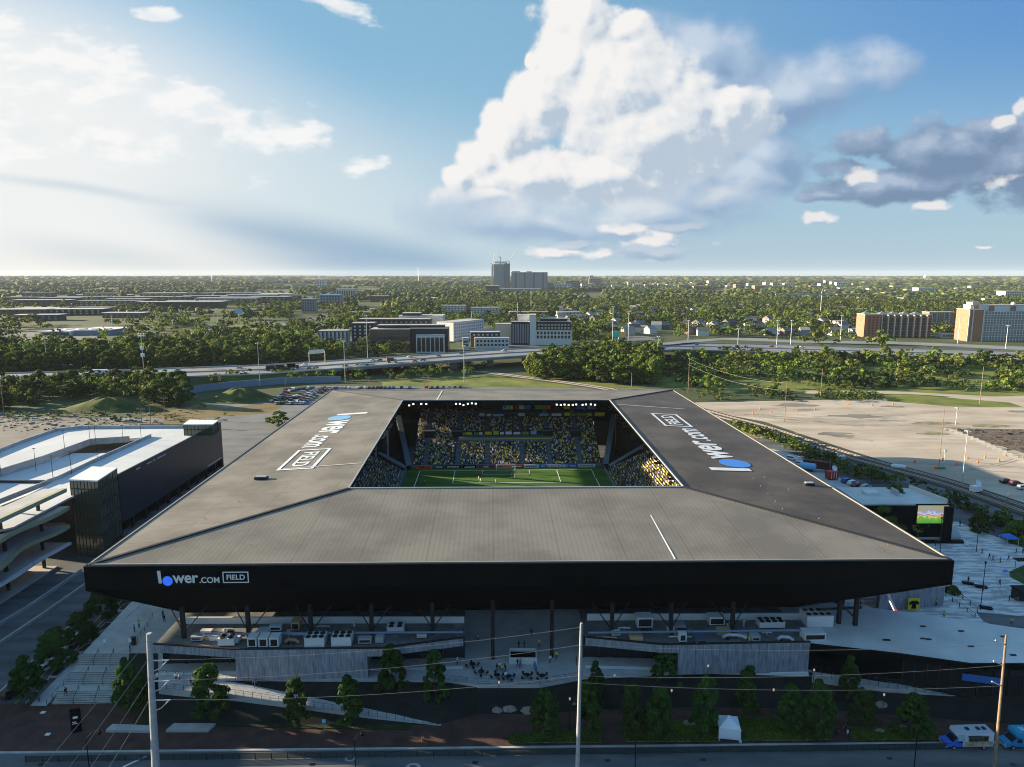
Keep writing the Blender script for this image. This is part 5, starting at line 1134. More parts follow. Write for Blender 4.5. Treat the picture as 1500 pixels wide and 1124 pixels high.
# --- building under construction at the lower left
uc = thing('unfinished_building', 'open concrete floors of a building under construction with wavy yellow-green slab edges', 'building', tuple(P(60, 900, 0))); bpy.context.view_layer.update()
M_sheath = mat('yellow_sheathing', (.36, .36, .20), .8, (.42, .41, .27), .4); M_slab = mat('new_slab', (.42, .40, .38), .9, (.55, .52, .48), .2, detail=8)
for li, (zf, px, py, w) in enumerate(((22.0, 97, 716, 0), (16.5, 101, 742, 1.2), (11.2, 102, 769, 1.8), (5.8, 104, 795, .5))):
    c = P(px, py, zf); pts = []; n = 26; Ln = 62
    for i in range(n + 1):
        t = i / n; y = c.y - t * Ln; wv = w * math.sin(t * 13 + li) * min(1, t * 5); pts.append((c.x - t * 1.5 + wv - (0 if i else 0), y))
    poly = [(c.x, c.y)] + pts[1:] + ([(-190, c.y - Ln), (-190, c.y)] if li else [(c.x - 7, c.y - Ln), (c.x - 6, c.y)])
    mb = MB(); mb.prism(poly, zf - .35, zf - .003, 0); pb(mb, uc, 'floor_slab', M_slab)
    e = MB(); inner = [(x - .9, y) for x, y in pts]
    for i in range(n): q = [inner[i], inner[i + 1], pts[i + 1], pts[i]]; e.prism(q, zf, zf + .12)
    pb(e, uc, 'slab_edge', M_sheath if li < 3 else M_white)
    e = MB()
    for i in range(n): (ax, ay), (bx, by) = pts[i], pts[i + 1]; e.prism([(ax + .02, ay), (bx + .02, by), (bx + .12, by), (ax + .12, ay)], zf - (.9 if li < 3 else .5), zf + .13)
    pb(e, uc, 'edge_band', M_sheath if li < 3 else M_white)
    if li == 2: mb = MB(); mb.box(c.x - 14, c.x - 1, c.y - .3, c.y, zf, zf + 1.1 if li == 0 else zf + .6); pb(mb, uc, 'edge_board', mat('plywood', (.5, .26, .12), .8))
    if li < 4:
        zlow = (16.5, 11.2, 5.8, 0)[li]
        for k in range(5):
            for xx in (-5, -16, -30):
                q = Vector((c.x + xx, c.y - 4 - k * 13, 0)); mb = MB(); mb.box(q.x - .3, q.x + .3, q.y - .3, q.y + .3, zlow, zf - .35); pb(mb, uc, 'column', M_dark)
mb = MB()
for k in range(34): x, y = -118 - rnd.random() * 26, 172 - rnd.random() * 55; z = rnd.choice((5.8, 11.2)); mb.tube([(x, y, z), (x, y, z + 4.9)], .06, 4)
for k in range(0): pass
o = pb(mb, uc, 'shoring_posts', M_wood); o['kind'] = 'stuff'
mb = MB(); mb.box(-191, -190.1, 108, 172, 0, 22); pb(mb, uc, 'rear_wall', M_conc)  # unseen wall added to keep low sun off the front street
mb = MB(); mb.box(-190, -121, 110, 172, 0, .4); pb(mb, uc, 'ground_slab', M_slab)
# monolith sign on the brick plaza
sg = thing('sign_pillar', 'black upright sign slab with small white marks standing on the brick plaza', 'sign', tuple(P(113, 1072, .14)), .35); mb = MB(); mb.box(-.75, .75, -.22, .22, 0, 4.3); mb.build('panel', M_black, sg)
mb = MB(); mb.box(-.35, .35, -.25, -.225, 2.6, 3.0); mb.box(-.5, .1, -.25, -.225, 1.9, 2.05); mb.box(-.5, .3, -.25, -.225, 1.6, 1.72); mb.build('mark', M_white, sg)
# ------------------------------------------------------------------ right: plaza, screen building, lot
ZQ = 1.6
M_pat = mat('pattern_paving', (.38, .38, .39), .85, (.68, .67, .65), .55, stretch=(.35, 1.4, 1), detail=3, c0=.45, c1=.55)
q = [P(1165, 905, ZQ), P(1240, 868, ZQ), P(1300, 800, ZQ), P(1330, 770, ZQ), P(1400, 764, ZQ), P(1448, 782, ZQ), P(1500, 803, ZQ), P(1640, 860, ZQ), P(1640, 960, ZQ), P(1300, 960, ZQ)]
m = MB(); m.prism([(p.x, p.y) for p in q], 0, ZQ); struct('east_plaza', m, M_pat)
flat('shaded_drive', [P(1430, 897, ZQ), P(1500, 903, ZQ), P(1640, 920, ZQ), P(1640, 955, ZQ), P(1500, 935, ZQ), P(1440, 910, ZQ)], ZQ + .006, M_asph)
flat('back_drive', pix([(1170, 668), (1230, 700), (1300, 745), (1180, 745), (1080, 660), (1120, 655)]), .03, M_pave)
# screen building
sbd = thing('screen_building', 'low dark building with a flat pale roof and a big video screen', 'building', tuple(P(1330, 790, ZQ))); bpy.context.view_layer.update()
zt = 12.6; rf = [P(1262, 738, zt), P(1388, 738, zt), P(1335, 716, zt), P(1312, 714, zt), P(1225, 714, zt), P(1215, 738, zt)]
m = MB(); m.prism([(p.x, p.y) for p in (rf[0], rf[1], rf[2], rf[3], rf[4])], zt - .5, zt); pb(m, sbd, 'roof', M_pale)
c = sum(rf[:5], Vector()) / 5; qq = [c + (p - c) * .99 for p in rf[:5]]; m = MB(); m.prism([(p.x, p.y) for p in qq], 1.6, zt - .505); pb(m, sbd, 'wall', M_black)
a, b = P(1333, 716, zt), P(1388, 737, zt); m = MB(); m.prism([(a.x, a.y), (b.x, b.y), (b.x - .4, b.y), (a.x - .4, a.y)], zt + .005, zt + 1.2); pb(m, sbd, 'parapet', M_offw)
yw = rf[0].y - .05; s0, s1 = PY(1344, 740, yw), PY(1386, 766, yw)
m = MB(); m.box(s0.x - .5, s1.x + .5, yw - .35, yw - .05, s1.z - .5, s0.z + .4); scr = pb(m, sbd, 'screen_housing', M_black)
m = MB(); m.box(s0.x, s1.x, yw - .45, yw - .36, s1.z, s0.z)
ms = bpy.data.materials.new('screen_picture'); ms.use_nodes = True; nt = ms.node_tree; N = nt.nodes; L = nt.links; bs_ = N['Principled BSDF']
g2 = N.new('ShaderNodeNewGeometry'); sp = N.new('ShaderNodeSeparateXYZ'); L.new(g2.outputs['Position'], sp.inputs[0]); mr = N.new('ShaderNodeMapRange'); L.new(sp.outputs[2], mr.inputs[0]); mr.inputs[1].default_value = s1.z; mr.inputs[2].default_value = s0.z
nz = N.new('ShaderNodeTexNoise'); nz.inputs['Scale'].default_value = .9; nz.inputs['Detail'].default_value = 6; L.new(g2.outputs['Position'], nz.inputs['Vector']); ad = N.new('ShaderNodeMath'); ad.operation = 'MULTIPLY_ADD'; L.new(nz.outputs['Fac'], ad.inputs[0]); ad.inputs[1].default_value = .55; L.new(mr.outputs[0], ad.inputs[2])
cr = N.new('ShaderNodeValToRGB'); L.new(ad.outputs[0], cr.inputs[0]); e = cr.color_ramp.elements; e[0].position = .1; e[0].color = (.02, .25, .22, 1); e[1].position = .95; e[1].color = (.3, .3, .5, 1)
for p_, c_ in ((.3, (.10, .35, .04, 1)), (.6, (.22, .42, .05, 1)), (.68, (.75, .65, .15, 1)), (.74, (.5, .08, .1, 1)), (.8, (.6, .6, .75, 1)), (1.1, (.4, .35, .2, 1))): x_ = e.new(min(p_, 1)); x_.color = c_
L.new(cr.outputs[0], bs_.inputs['Base Color']); L.new(cr.outputs[0], bs_.inputs['Emission Color']); bs_.inputs['Emission Strength'].default_value = .22
pb(m, sbd, 'video_screen', ms)
m = MB(); m.box(rf[1].x - 1.2, rf[1].x + 1, yw - 1.5, yw - .3, 1.6, zt - .6); pb(m, sbd, 'corner_wall', M_black)
for i in range(4): p = P(1393 + i * 3, 790 - 0, ZQ); m = MB(); m.box(p.x - .2, p.x + .2, p.y + 3, p.y + 3.4, 1.6, 7.5); pb(m, sbd, 'column', M_dark)
p = P(1316, 727, zt); m = MB(); m.box(p.x - .4, p.x + .1, p.y, p.y + 3.5, zt, zt + 1.6); pb(m, sbd, 'roof_unit', M_steel)
p = P(1272, 724, zt); m = MB(); m.box(p.x - 1.5, p.x + 2.5, p.y - 1.5, p.y + 1.5, zt, zt + .9); pb(m, sbd, 'roof_unit', M_hv)
stg = thing('stage_terrace', 'raised white terrace with black steps below the video screen', 'terrace', tuple(P(1380, 790, ZQ))); bpy.context.view_layer.update()
m = MB(); m.prism([(p.x, p.y) for p in (P(1343, 792, ZQ), P(1407, 792, ZQ), P(1400, 776, ZQ), P(1345, 776, ZQ))], ZQ, ZQ + 1.0); pb(m, stg, 'terrace_floor', M_pave)
m = MB(); m.prism([(p.x, p.y) for p in (P(1345, 796.5, ZQ), P(1412, 796.5, ZQ), P(1410, 793, ZQ), P(1343, 793, ZQ))], ZQ, ZQ + .5); pb(m, stg, 'black_step', M_black)
for i, x in enumerate((1350, 1358, 1366, 1374)):
    p = P(x, 781, ZQ + 1.0); o = thing('terrace_chair', 'black high-backed chair on the screen terrace, %s from the left' % ordn(i + 1), 'chair', tuple(p), 0, 'chairs on the screen terrace'); m = MB(); m.box(-.4, .4, -.4, .4, .4, .5); m.build('seat', M_black, o); m = MB(); m.box(-.4, .4, .35, .42, .5, 1.3); m.build('backrest', M_black, o); m = MB(); m.tube([(0, 0, 0), (0, 0, .4)], .08, 5); m.build('leg', M_dark, o)
# dark hedge under the tree by the building; concrete wall with jersey poster
wallA, wallB = P(1293, 868, ZQ), P(1383, 868, ZQ)
w1, w2 = P(1300, 880, 7), P(1385, 866, 7)
cw_ = thing('retaining_wall', 'grey concrete wall with a big yellow poster beside the east plaza', 'wall', tuple(P(1340, 890, ZQ))); bpy.context.view_layer.update()
A_, B_ = P(1290, 892, 3.0), P(1384, 870, 3.0)
A_, B_ = P(1288, 886, ZP), P(1383, 875, ZP)
n = (B_ - A_).cross(Vector((0, 0, 1))).normalized(); m = MB(); m.prism([(A_.x, A_.y), (B_.x, B_.y), (B_.x - n.x, B_.y - n.y), (A_.x - n.x, A_.y - n.y)], ZQ, [6.9, 6.0, 6.0, 6.9]); pb(m, cw_, 'wall', M_concw)
m = MB(); m.prism([(p.x, p.y) for p in (A_ + Vector((0, .01, 0)), B_ + Vector((0, .01, 0)), B_ + Vector((-2, 10, 0)), A_ + Vector((-1, 10, 0)))], 6.0, 6.3); pb(m, cw_, 'roof', M_pale)
pp = P(1334, 886, ZQ + .5); o = thing('jersey_poster', 'large yellow poster of a black football shirt leaning on the concrete wall', 'poster', tuple(lerp(A_, B_, .48) + Vector((0, -1.2, ZQ + .3 - ZP))), .05)
m = MB(); m.box(-1.35, 1.35, -.06, .06, 0, 2.9); m.build('panel', M_yel, o)
m = MB(); m.prism([(-.55, 0), (.55, 0), (.5, 1.1), (1.1, .95), (1.2, 1.45), (.5, 1.95), (.2, 1.95), (0, 1.8), (-.2, 1.95), (-.5, 1.95), (-1.2, 1.45), (-1.1, .95), (-.5, 1.1)], 0, .03); sh_ = m.build('shirt_print', M_black, o); sh_.data.transform(frame((0, -.075, .4), (1, 0, 0), (0, 0, 1)))
o = thing('yellow_sign', 'small yellow square sign on the corner post of the concrete wall', 'sign', tuple(P(1384, 868, ZQ))); m = MB(); m.box(-.45, .45, -.1, .1, 1.6, 2.9); m.build('panel', M_yel, o); m = MB(); m.box(-.5, .5, -.02, .2, 0, 3.0); m.build('post', M_black, o)
m = MB(); m.prism([(.25 * math.cos(a), .25 * math.sin(a)) for a in [i * math.pi / 6 for i in range(12)]], 0, .02); e_ = m.build('mark', M_black, o); e_.data.transform(frame((0, -.12, 2.25), (1, 0, 0), (0, 0, 1)))
# red escalator-like stair
o = thing('red_lift', 'slanted white and red boom lift platform under the stadium corner', 'lift', tuple(P(1305, 893, ZP))); b0 = Vector(o.location); bpy.context.view_layer.update()
a, b = P(1297, 864, 9.0), P(1312, 896, 4.6); m = MB(); m.tube([a, b], .35, 6); pb(m, o, 'boom', M_white); m = MB(); m.tube([a + Vector((-.2, .2, .6)), a + Vector((.1, -.3, -.4))], .5, 6); pb(m, o, 'basket', M_red); m = MB(); m.tube([b + Vector((0, 0, .4)), b + Vector((.3, -.5, -.5))], .55, 6); pb(m, o, 'drive_end', M_red); m = MB(); m.box(b.x - 1.5, b.x + .5, b.y - .4, b.y + 1.5, 3.5, 4.4); pb(m, o, 'chassis', M_dark)
def steps_rail(): pass
railing('railing', [P(1386, 868, ZQ + 2), P(1410, 878, ZQ + 1.2), P(1432, 897, ZQ)], 'dark railing stepping down beside the concrete wall', m=M_black, r=.05); railing('railing', [P(1385, 874, ZQ + 2), P(1405, 890, ZQ + .9), P(1428, 905, ZQ)], 'dark railing nearest the concrete wall corner', m=M_black, r=.05)
people([(1371, 888, 'yellow', 'walk', 'walking in front of the concrete wall'), (1382, 906, 'yellow', 'stand', 'at the edge of the pale roof, by the drive'), (1482, 916, 'yellow', 'walk', 'on the dark drive by the right edge')], ZQ + .01, None, 'people on the east plaza')
people([(1438, 812, 'black', 'walk', 'upper left of the plaza group'), (1449, 819, 'black', 'walk', 'left in the trio beside the lamp post'), (1454, 822, 'grey', 'walk', 'middle of the trio beside the lamp post'), (1465, 825, 'blue', 'stand', 'right of the trio, all in blue'), (1477, 822, 'black', 'walk', 'between the blue figure and the dark lawn'), (1464, 858, 'black', 'walk', 'walking above the queue rails'), (1478, 882, 'black', 'stand', 'among the queue rails'), (1440, 866, 'black', 'stand', 'by the lower bench'), (1406, 771, 'black', 'stand', 'by the far edge of the plaza near the screen'), (1488, 812, 'black', 'walk', 'by the right edge near the blue tent'), (1498, 812, 'navy', 'stand', 'farthest right near the blue tent'), (1370, 800, 'black', 'stand', 'below the black terrace steps, left'), (1374, 797, 'grey', 'walk', 'below the black terrace steps, right'), (1418, 854, 'black', 'stand', 'beside the upper bench'), (1500, 845, 'black', 'walk', 'by the dark canopy')], ZQ + .01, None, 'people on the east plaza')
people([(1255, 893, 'yellow', 'walk', 'on the sunlit roof below the stadium corner'), (1260, 891, 'black', 'stand', 'next to the yellow one on the sunlit roof')], 9.3, None, 'people on the pale roof')
for i, (x, y) in enumerate(((1458, 866), (1465, 868), (1471, 872), (1477, 870), (1484, 876), (1462, 875), (1488, 882))): barrier_fence(x, y, ZQ, 1.6, rnd.uniform(0, 3), 'steel queue rail on the east plaza, %s from the left' % ordn(i + 1), 'queue rails on the east plaza')
def lamp_post(px, py, z, h, label, head='globe', grp=None):
    o = thing('lamp_post', label, 'lamp post', tuple(P(px, py, z)), 0, grp); m = MB(); m.tube([(0, 0, 0), (0, 0, .6), (0, 0, h)], [.16, .09, .07], 8); m.build('pole', M_dark, o)
    m = MB(); m.tube([(0, 0, h), (0, 0, h + .12), (0, 0, h + .5), (0, 0, h + .62)], [.1, .2, .22, .06], 8); m.build('lamp_head', M_lit if head == 'lit' else M_dark, o); return o
lamp_post(1436, 893, ZQ, 11, 'tall dark mast with small fittings in the middle of the east plaza'); lamp_post(1377, 808, ZQ, 9, 'dark mast in front of the video screen terrace'); lamp_post(1430, 808, ZQ, 6, 'short dark mast on the upper east plaza'); lamp_post(1376, 795, ZQ, 7, 'thin mast at the terrace steps')
for i, (x, y, w) in enumerate(((1437, 861, 'upper'), (1444, 892, 'lower'), (1418, 856, 'leftmost'))):
    o = thing('bench', 'dark %s bench block by the plaza mast' % w, 'bench', tuple(P(x, y, ZQ)), -.4, 'benches on the east plaza'); m = MB(); m.box(-1.3, 1.3, -.6, .6, .3, .45); m.build('seat', M_black, o); m = MB(); m.box(-1.1, 1.1, -.4, .4, 0, .3); m.build('base', M_dark, o)
o = thing('blue_tent', 'blue pop-up tent with white legs by the hedge at the right edge', 'tent', tuple(P(1477, 797, ZQ))); m = MB(); hw_ = 1.7
for a in range(4): pts = [(-hw_, -hw_), (hw_, -hw_), (hw_, hw_), (-hw_, hw_)]; p, q_ = pts[a], pts[(a + 1) % 4]; m.quad([(p[0], p[1], 2.2), (q_[0], q_[1], 2.2), (0, 0, 3.2)]); m.quad([(p[0], p[1], 1.95), (q_[0], q_[1], 1.95), (q_[0], q_[1], 2.2), (p[0], p[1], 2.2)])
m.build('canopy', M_blue, o); 
for sx_, sy_ in ((-1, -1), (1, -1), (1, 1), (-1, 1)): m = MB(); m.tube([(sx_ * 1.6, sy_ * 1.6, 0), (sx_ * 1.6, sy_ * 1.6, 2)], .04, 5); m.build('leg', M_white, o)
o = thing('dark_canopy', 'black flat canopy shelter at the right edge of the plaza', 'shelter', tuple(P(1502, 880, ZQ))); m = MB(); m.box(-2.4, 3, -2, 2, 2.6, 2.9); m.build('canopy', M_black, o); m = MB(); m.box(-2.2, 3, -.2, 1.8, 0, 2.6); m.build('counter', M_dark, o)
o = thing('dark_canopy', 'small black canopy beyond the dark lawn at the right edge', 'shelter', tuple(P(1497, 832, ZQ))); m = MB(); m.box(-2, 2, -1, 1, 2.2, 2.4); m.build('canopy', M_black, o)
for s_ in (-1.8, 1.8): m = MB(); m.tube([(s_, 0, 0), (s_, 0, 2.2)], .06, 5); m.build('post', M_dark, o)
flat('plaza_lawn', [P(1478, 838, ZQ), P(1500, 828, ZQ), P(1640, 840, ZQ), P(1640, 885, ZQ), P(1500, 856, ZQ), P(1480, 846, ZQ)], ZQ + .03, M_grass)
flat('blue_mat', [P(1467, 836, ZQ), P(1475, 835, ZQ), P(1478, 838, ZQ), P(1470, 839, ZQ)], ZQ + .02, M_blue)
o = thing('round_sign', 'white round-topped sign at the right end of the black terrace steps', 'sign', tuple(P(1416, 800, ZQ))); m = MB(); m.prism([(-.5, 0), (.5, 0), (.5, 1.0), (.3, 1.35), (-.3, 1.35), (-.5, 1.0)], -.05, .05); x_ = m.build('panel', M_white, o); x_.data.transform(frame((0, 0, .1), (1, 0, 0), (0, 0, 1))); m = MB(); m.box(-.4, .4, -.2, .2, 0, .12); m.build('base', M_dark, o)
# ---- vehicles
def car_proto(name, col, kind='car', glass=M_glass):
    L_, Wd = 4.5, 1.8
    if kind == 'car': prof = [(-2.25, .35), (-2.22, .75), (-1.9, .88), (-1.35, .95), (-.75, 1.42), (.75, 1.46), (1.5, 1.02), (2.1, .85), (2.25, .6), (2.22, .35)]; cab = (2, 7)
    elif kind == 'suv': prof = [(-2.35, .4), (-2.35, .95), (-2.2, 1.05), (-1.95, 1.7), (.55, 1.75), (1.3, 1.12), (2.2, 1.0), (2.35, .7), (2.32, .4)]; cab = (2, 5)
    body = MB(); k = len(prof); w = Wd / 2
    def wy(z): return w if z < 1.0 else w - (z - 1.0) * .38
    for s in (-1, 1): 
        pts = [(x, s * wy(z), z) for x, z in prof]; body.quad(pts if s < 0 else pts[::-1])
    for i in range(k):
        a, b = prof[i], prof[(i + 1) % k]; body.quad([(a[0], wy(a[1]), a[1]), (b[0], wy(b[1]), b[1]), (b[0], -wy(b[1]), b[1]), (a[0], -wy(a[1]), a[1])])
    gl = MB()
    za, zb = (1.0, 1.38) if kind == 'car' else (1.12, 1.62); 
    xa, xb, xc, xd = (-1.2, -.7, .7, 1.35) if kind == 'car' else (-2.0, -1.85, .5, 1.15)
    for s in (-1, 1): pts = [(xa, s * (wy(za) + .012), za), (xd, s * (wy(za) + .012), za), (xc, s * (wy(zb) + .012), zb), (xb, s * (wy(zb) + .012), zb)]; gl.quad(pts if s < 0 else pts[::-1])
    e = .02
    gl.quad([(xd + .05 + e, -wy(za) * .92, za), (xd + .05 + e, wy(za) * .92, za), (xc + .06 + e, wy(zb) * .9, zb + .02), (xc + .06 + e, -wy(zb) * .9, zb + .02)]); gl.quad([(xa - .08 - e, wy(za) * .92, za), (xa - .08 - e, -wy(za) * .92, za), (xb - .06 - e, -wy(zb) * .9, zb + .02), (xb - .06 - e, wy(zb) * .9, zb + .02)])
    wh = []
    for x in (-1.45, 1.4):
        for s in (-1, 1):
            m = MB(); m.tube([(x, s * (w - .2), .33), (x, s * (w + .02), .33)], .33, 12); wh.append(m)
    return body, gl, wh
CB = {}
def car_paint(n, c): return mat('car_paint_' + n, c, .3, spec=.5)
PAINT = {n: car_paint(n, c) for n, c in dict(white=(.75, .75, .74), silver=(.42, .43, .44), grey=(.12, .125, .13), black=(.015, .015, .018), red=(.35, .02, .02), blue=(.03, .09, .32), maroon=(.12, .02, .025), tan=(.35, .28, .18)).items()}
def car(loc, rz, colour, kind, label, group, detail=True):
    key = kind
    if key not in CB:
        b, g, w = car_proto('car', None, kind); r = thing('parked_car', 'x', 'car'); bo = b.build('body', PAINT['white'], r); go = g.build('window', M_glass, r); ws = [x.build('wheel', M_dark, r) for x in w]; CB[key] = r; o = r
    else: o = clone(CB[key])
    o.location = loc; o.rotation_euler = (0, 0, rz); o['label'] = label; o['category'] = 'car'; o['group'] = group
    for ch in o.children:
        if ch.name.startswith('body'): ch.material_slots[0].link = 'OBJECT'; ch.material_slots[0].material = PAINT[colour]
    return o
simple = {}
def far_car(loc, rz, colour, kind, label, group, name='parked_car'):
    if kind not in simple:
        b, g, w = car_proto('car', None, kind); n0 = len(b.v); m = MB(); m.v = b.v + g.v; m.f = b.f + [tuple(i + n0 for i in f) for f in g.f]; m.m = [0] * len(b.f) + [1] * len(g.f)
        for x in w: n1 = len(m.v); m.v = m.v + x.v; m.f += [tuple(i + n1 for i in f) for f in x.f]; m.m += [2] * len(x.f)
        o = m.build(name, [PAINT['white'], M_glass, M_dark]); simple[kind] = o.data; bpy.data.objects.remove(o)
    o = bpy.data.objects.new(name, simple[kind]); COL.objects.link(o); o.location = loc; o.rotation_euler = (0, 0, rz)
    o.material_slots[0].link = 'OBJECT'; o.material_slots[0].material = PAINT[colour]; return tag(o, label, 'car', group)
car(P(22, 1017, .04), 1.2, 'black', 'suv', 'dark car with pale bonnet parked lowest on the side street', 'cars parked on the side street'); car(P(66, 982, .04), 1.25, 'white', 'car', 'white car parked on the side street under the trees', 'cars parked on the side street'); car(P(107, 944, .04), 1.3, 'silver', 'car', 'silver car parked higher on the side street, half behind a tree', 'cars parked on the side street')
for i, (x, y, c_, k_, w) in enumerate(((1240, 707, 'blue', 'suv', 'blue car behind the stadium, left of the white one'), (1249, 710, 'white', 'suv', 'white car in the row behind the screen building'), (1254, 713, 'maroon', 'car', 'maroon car right of the white one behind the stadium'), (1268, 716, 'silver', 'suv', 'silver car at the back of the pale roof'))): car(P(x, y, .04), .5, c_, k_, w, 'cars in the drive behind the stadium')
for i, (x, y, c_, k_, w) in enumerate(((1474, 708, 'black', 'suv', 'black pickup-like car on the gravel lot, leftmost of three'), (1488, 711, 'maroon', 'suv', 'dark red car on the gravel lot, middle of three'), (1499, 717, 'silver', 'suv', 'silver car on the gravel lot, rightmost of three'))): car(P(x, y, .03), .1, c_, k_, w, 'cars on the gravel lot')
# parking lot behind the stadium
cols = ['white', 'silver', 'black', 'grey', 'white', 'silver', 'blue', 'red', 'grey', 'black', 'tan', 'maroon']; rnd2 = random.Random(3); lot = []
for (x0, y0, x1, y1, n) in ((398, 590, 428, 571, 8), (404, 592, 445, 592, 9), (420, 590, 450, 573, 7), (436, 590, 462, 574, 7), (448, 589, 470, 576, 6), (452, 570, 600, 569, 26), (462, 573, 490, 573, 5), (616, 569, 675, 568, 8), (418, 572, 452, 570, 6), (410, 584, 440, 584, 5)):
    for i in range(n):
        if rnd2.random() < .13: continue
        f = i / (n - 1); lot.append((lerp(x0, x1, f) + rnd2.uniform(-.4, .4), lerp(y0, y1, f)))
for k, (x, y) in enumerate(sorted(lot)): far_car(P(x, y, .03), (1.57 if y < 574 or y > 589 else .1) + rnd2.uniform(-.05, .05), rnd2.choice(cols), rnd2.choice(['car', 'suv']), 'car in the lot beyond the stadium\'s far left corner, %s from the left' % ordn(k + 1), 'cars in the lot beyond the stadium')
# seen through the open north-west corner
k = 0
for y_ in (391, 395, 400, 341, 352):
    for i in range(14):
        if rnd2.random() < .15: continue
        k += 1; x = -62 + i * 2.9; far_car((x - y_ * .01, y_, .03), 1.57, rnd2.choice(cols), rnd2.choice(['car', 'suv']), 'parked car glimpsed over the far stand through the roof gap, %s counted row by row' % ordn(k), 'cars seen through the roof gap')
# highway traffic
def on_hw(px, t):
    for q in range(len(HW_F) - 1):
        if HW_F[q][0] <= px <= HW_F[q + 1][0]: f = (px - HW_F[q][0]) / (HW_F[q + 1][0] - HW_F[q][0]); return lerp(lerp(hwF[q], hwF[q + 1], f), lerp(hwN[q], hwN[q + 1], f), t), math.atan2(*(lambda d: (d.y, d.x))(hwF[q + 1] - hwF[q]))
hwc = [(60, .3, 'white'), (228, .3, 'silver'), (256, .2, 'white'), (258, .7, 'silver'), (350, .75, 'tan'), (420, .3, 'black'), (446, .7, 'white'), (462, .3, 'grey'), (545, .7, 'silver'), (555, .6, 'black'), (600, .8, 'white'), (607, .2, 'red'), (618, .25, 'grey'), (674, .8, 'black'), (738, .8, 'silver'), (798, .3, 'red'), (876, .7, 'red'), (898, .3, 'black'), (1020, .7, 'blue'), (1130, .7, 'red'), (1175, .75, 'white'), (505, .25, 'maroon'), (640, .7, 'grey'), (956, .3, 'white'), (1075, .25, 'grey')]
hwc.sort()
for i, (px, t, c_) in enumerate(hwc):
    p, a = on_hw(px, t); far_car(p + Vector((0, 0, .02)), a + (0 if t < .5 else math.pi), c_, rnd2.choice(['car', 'suv']), '%s car driving on the highway, %s from the left' % (c_, ordn(i + 1)), 'cars on the highway', 'car')
def truck(px, t, label, L_, col, cab='white'):
    p, a = on_hw(px, t); o = thing('lorry', label, 'truck', tuple(p + Vector((0, 0, .02))), a); m = MB(); m.box(-L_ / 2, L_ / 2 - 2.4, -1.25, 1.25, 1.1, 4.0); m.build('cargo_box', col, o); m = MB(); m.box(L_ / 2 - 2.2, L_ / 2, -1.2, 1.2, .6, 2.9); m.build('cab', PAINT[cab], o)
    for x in (-L_ / 2 + 1.2, -L_ / 2 + 2.4, L_ / 2 - 1):
        m = MB(); m.tube([(x, -1.28, .5), (x, 1.28, .5)], .5, 10); m.build('wheel', M_dark, o)
truck(146, .55, 'white box lorry on the left of the highway', 15, M_white); truck(398, .35, 'black covered lorry, first of three dark ones together', 9, M_dark, 'black'); truck(412, .35, 'black covered lorry, middle of three dark ones together', 9, M_dark, 'grey'); truck(428, .4, 'black covered lorry, last of three dark ones together', 9, M_black, 'black'); truck(573, .3, 'brown lorry near the overpass approach', 8, mat('brown_tarp', (.12, .08, .06), .8), 'tan')
# trucks and generator behind the stadium
o = thing('box_truck', 'dark maroon box trailer parked behind the stadium edge', 'trailer', tuple(P(1196, 690, .04)), -.5); m = MB(); m.box(-5, 5, -1.3, 1.3, 1.2, 4.2); m.build('body', mat('maroon_dark', (.09, .025, .02), .7), o); [MB().tube([(x, -1.3, .5), (x, 1.3, .5)], .5, 10).build('wheel', M_dark, o) for x in (-4, -3, 3.5)]
o = thing('tank_trailer', 'rounded white trailer with blue side beside the maroon one', 'trailer', tuple(P(1183, 690, .04)), -.6); MB().tube([(-3, 0, 2), (-2.7, 0, 2), (2.7, 0, 2), (3, 0, 2)], [.8, 1.4, 1.4, .8], 12).build('tank', M_ltblue, o); [MB().tube([(x, -1.1, .5), (x, 1.1, .5)], .5, 10).build('wheel', M_dark, o) for x in (-1.5, 1.5)]
for (x, y, lab) in ((1172, 682, 'white van roof behind the stadium edge'), (1160, 674, 'pale van roof farther back behind the stadium edge')): far_car(P(x, y, .04), -.6, 'white', 'suv', lab, 'vans behind the stadium')
o = thing('satellite_truck', 'red equipment cabin with a white satellite dish on its roof', 'equipment cabin', tuple(P(1218, 702, .04)), .2); m = MB(); m.box(-2, 2, -1.3, 1.3, .4, 3.2); m.build('cabin', M_red, o); m = MB(); [m.box(x - .1, x + .1, -1.33, -1.3, .5, 3) for x in (-1, 0, 1)]; m.build('rib', M_white, o)
def dish(parent, x, y, z, r):
    m = MB(); n = 14
    for i in range(n):
        a, b = 2 * math.pi * i / n, 2 * math.pi * (i + 1) / n
        for r0, r1, h0, h1 in ((0, .5, 0, .08), (.5, 1, .08, .3)): m.quad([(r0 * r * math.cos(a), r0 * r * math.sin(a), h0 * r), (r1 * r * math.cos(a), r1 * r * math.sin(a), h1 * r), (r1 * r * math.cos(b), r1 * r * math.sin(b), h1 * r), (r0 * r * math.cos(b), r0 * r * math.sin(b), h0 * r)])
    o = m.build('dish', M_white, parent); o.data.transform(Matrix.Translation((x, y, z)) @ Matrix.Rotation(R(60), 4, 'X')); m = MB(); m.tube([(x, y, z - 1), (x, y, z)], .07, 5); m.build('dish_mast', M_dark, parent)
dish(o, .8, 0, 4.2, 1.1)
o = thing('satellite_trailer', 'white trailer with a round dish on the gravel lot by the railway', 'trailer', tuple(P(1429, 722, .03)), .3); m = MB(); m.box(-1.8, 1.8, -1.1, 1.1, .7, 2.6); m.build('cabin', M_white, o); [MB().tube([(x, -1.15, .4), (x, 1.15, .4)], .4, 8).build('wheel', M_dark, o) for x in (-.8, .8)]; dish(o, .6, 0, 3.6, 1.2)
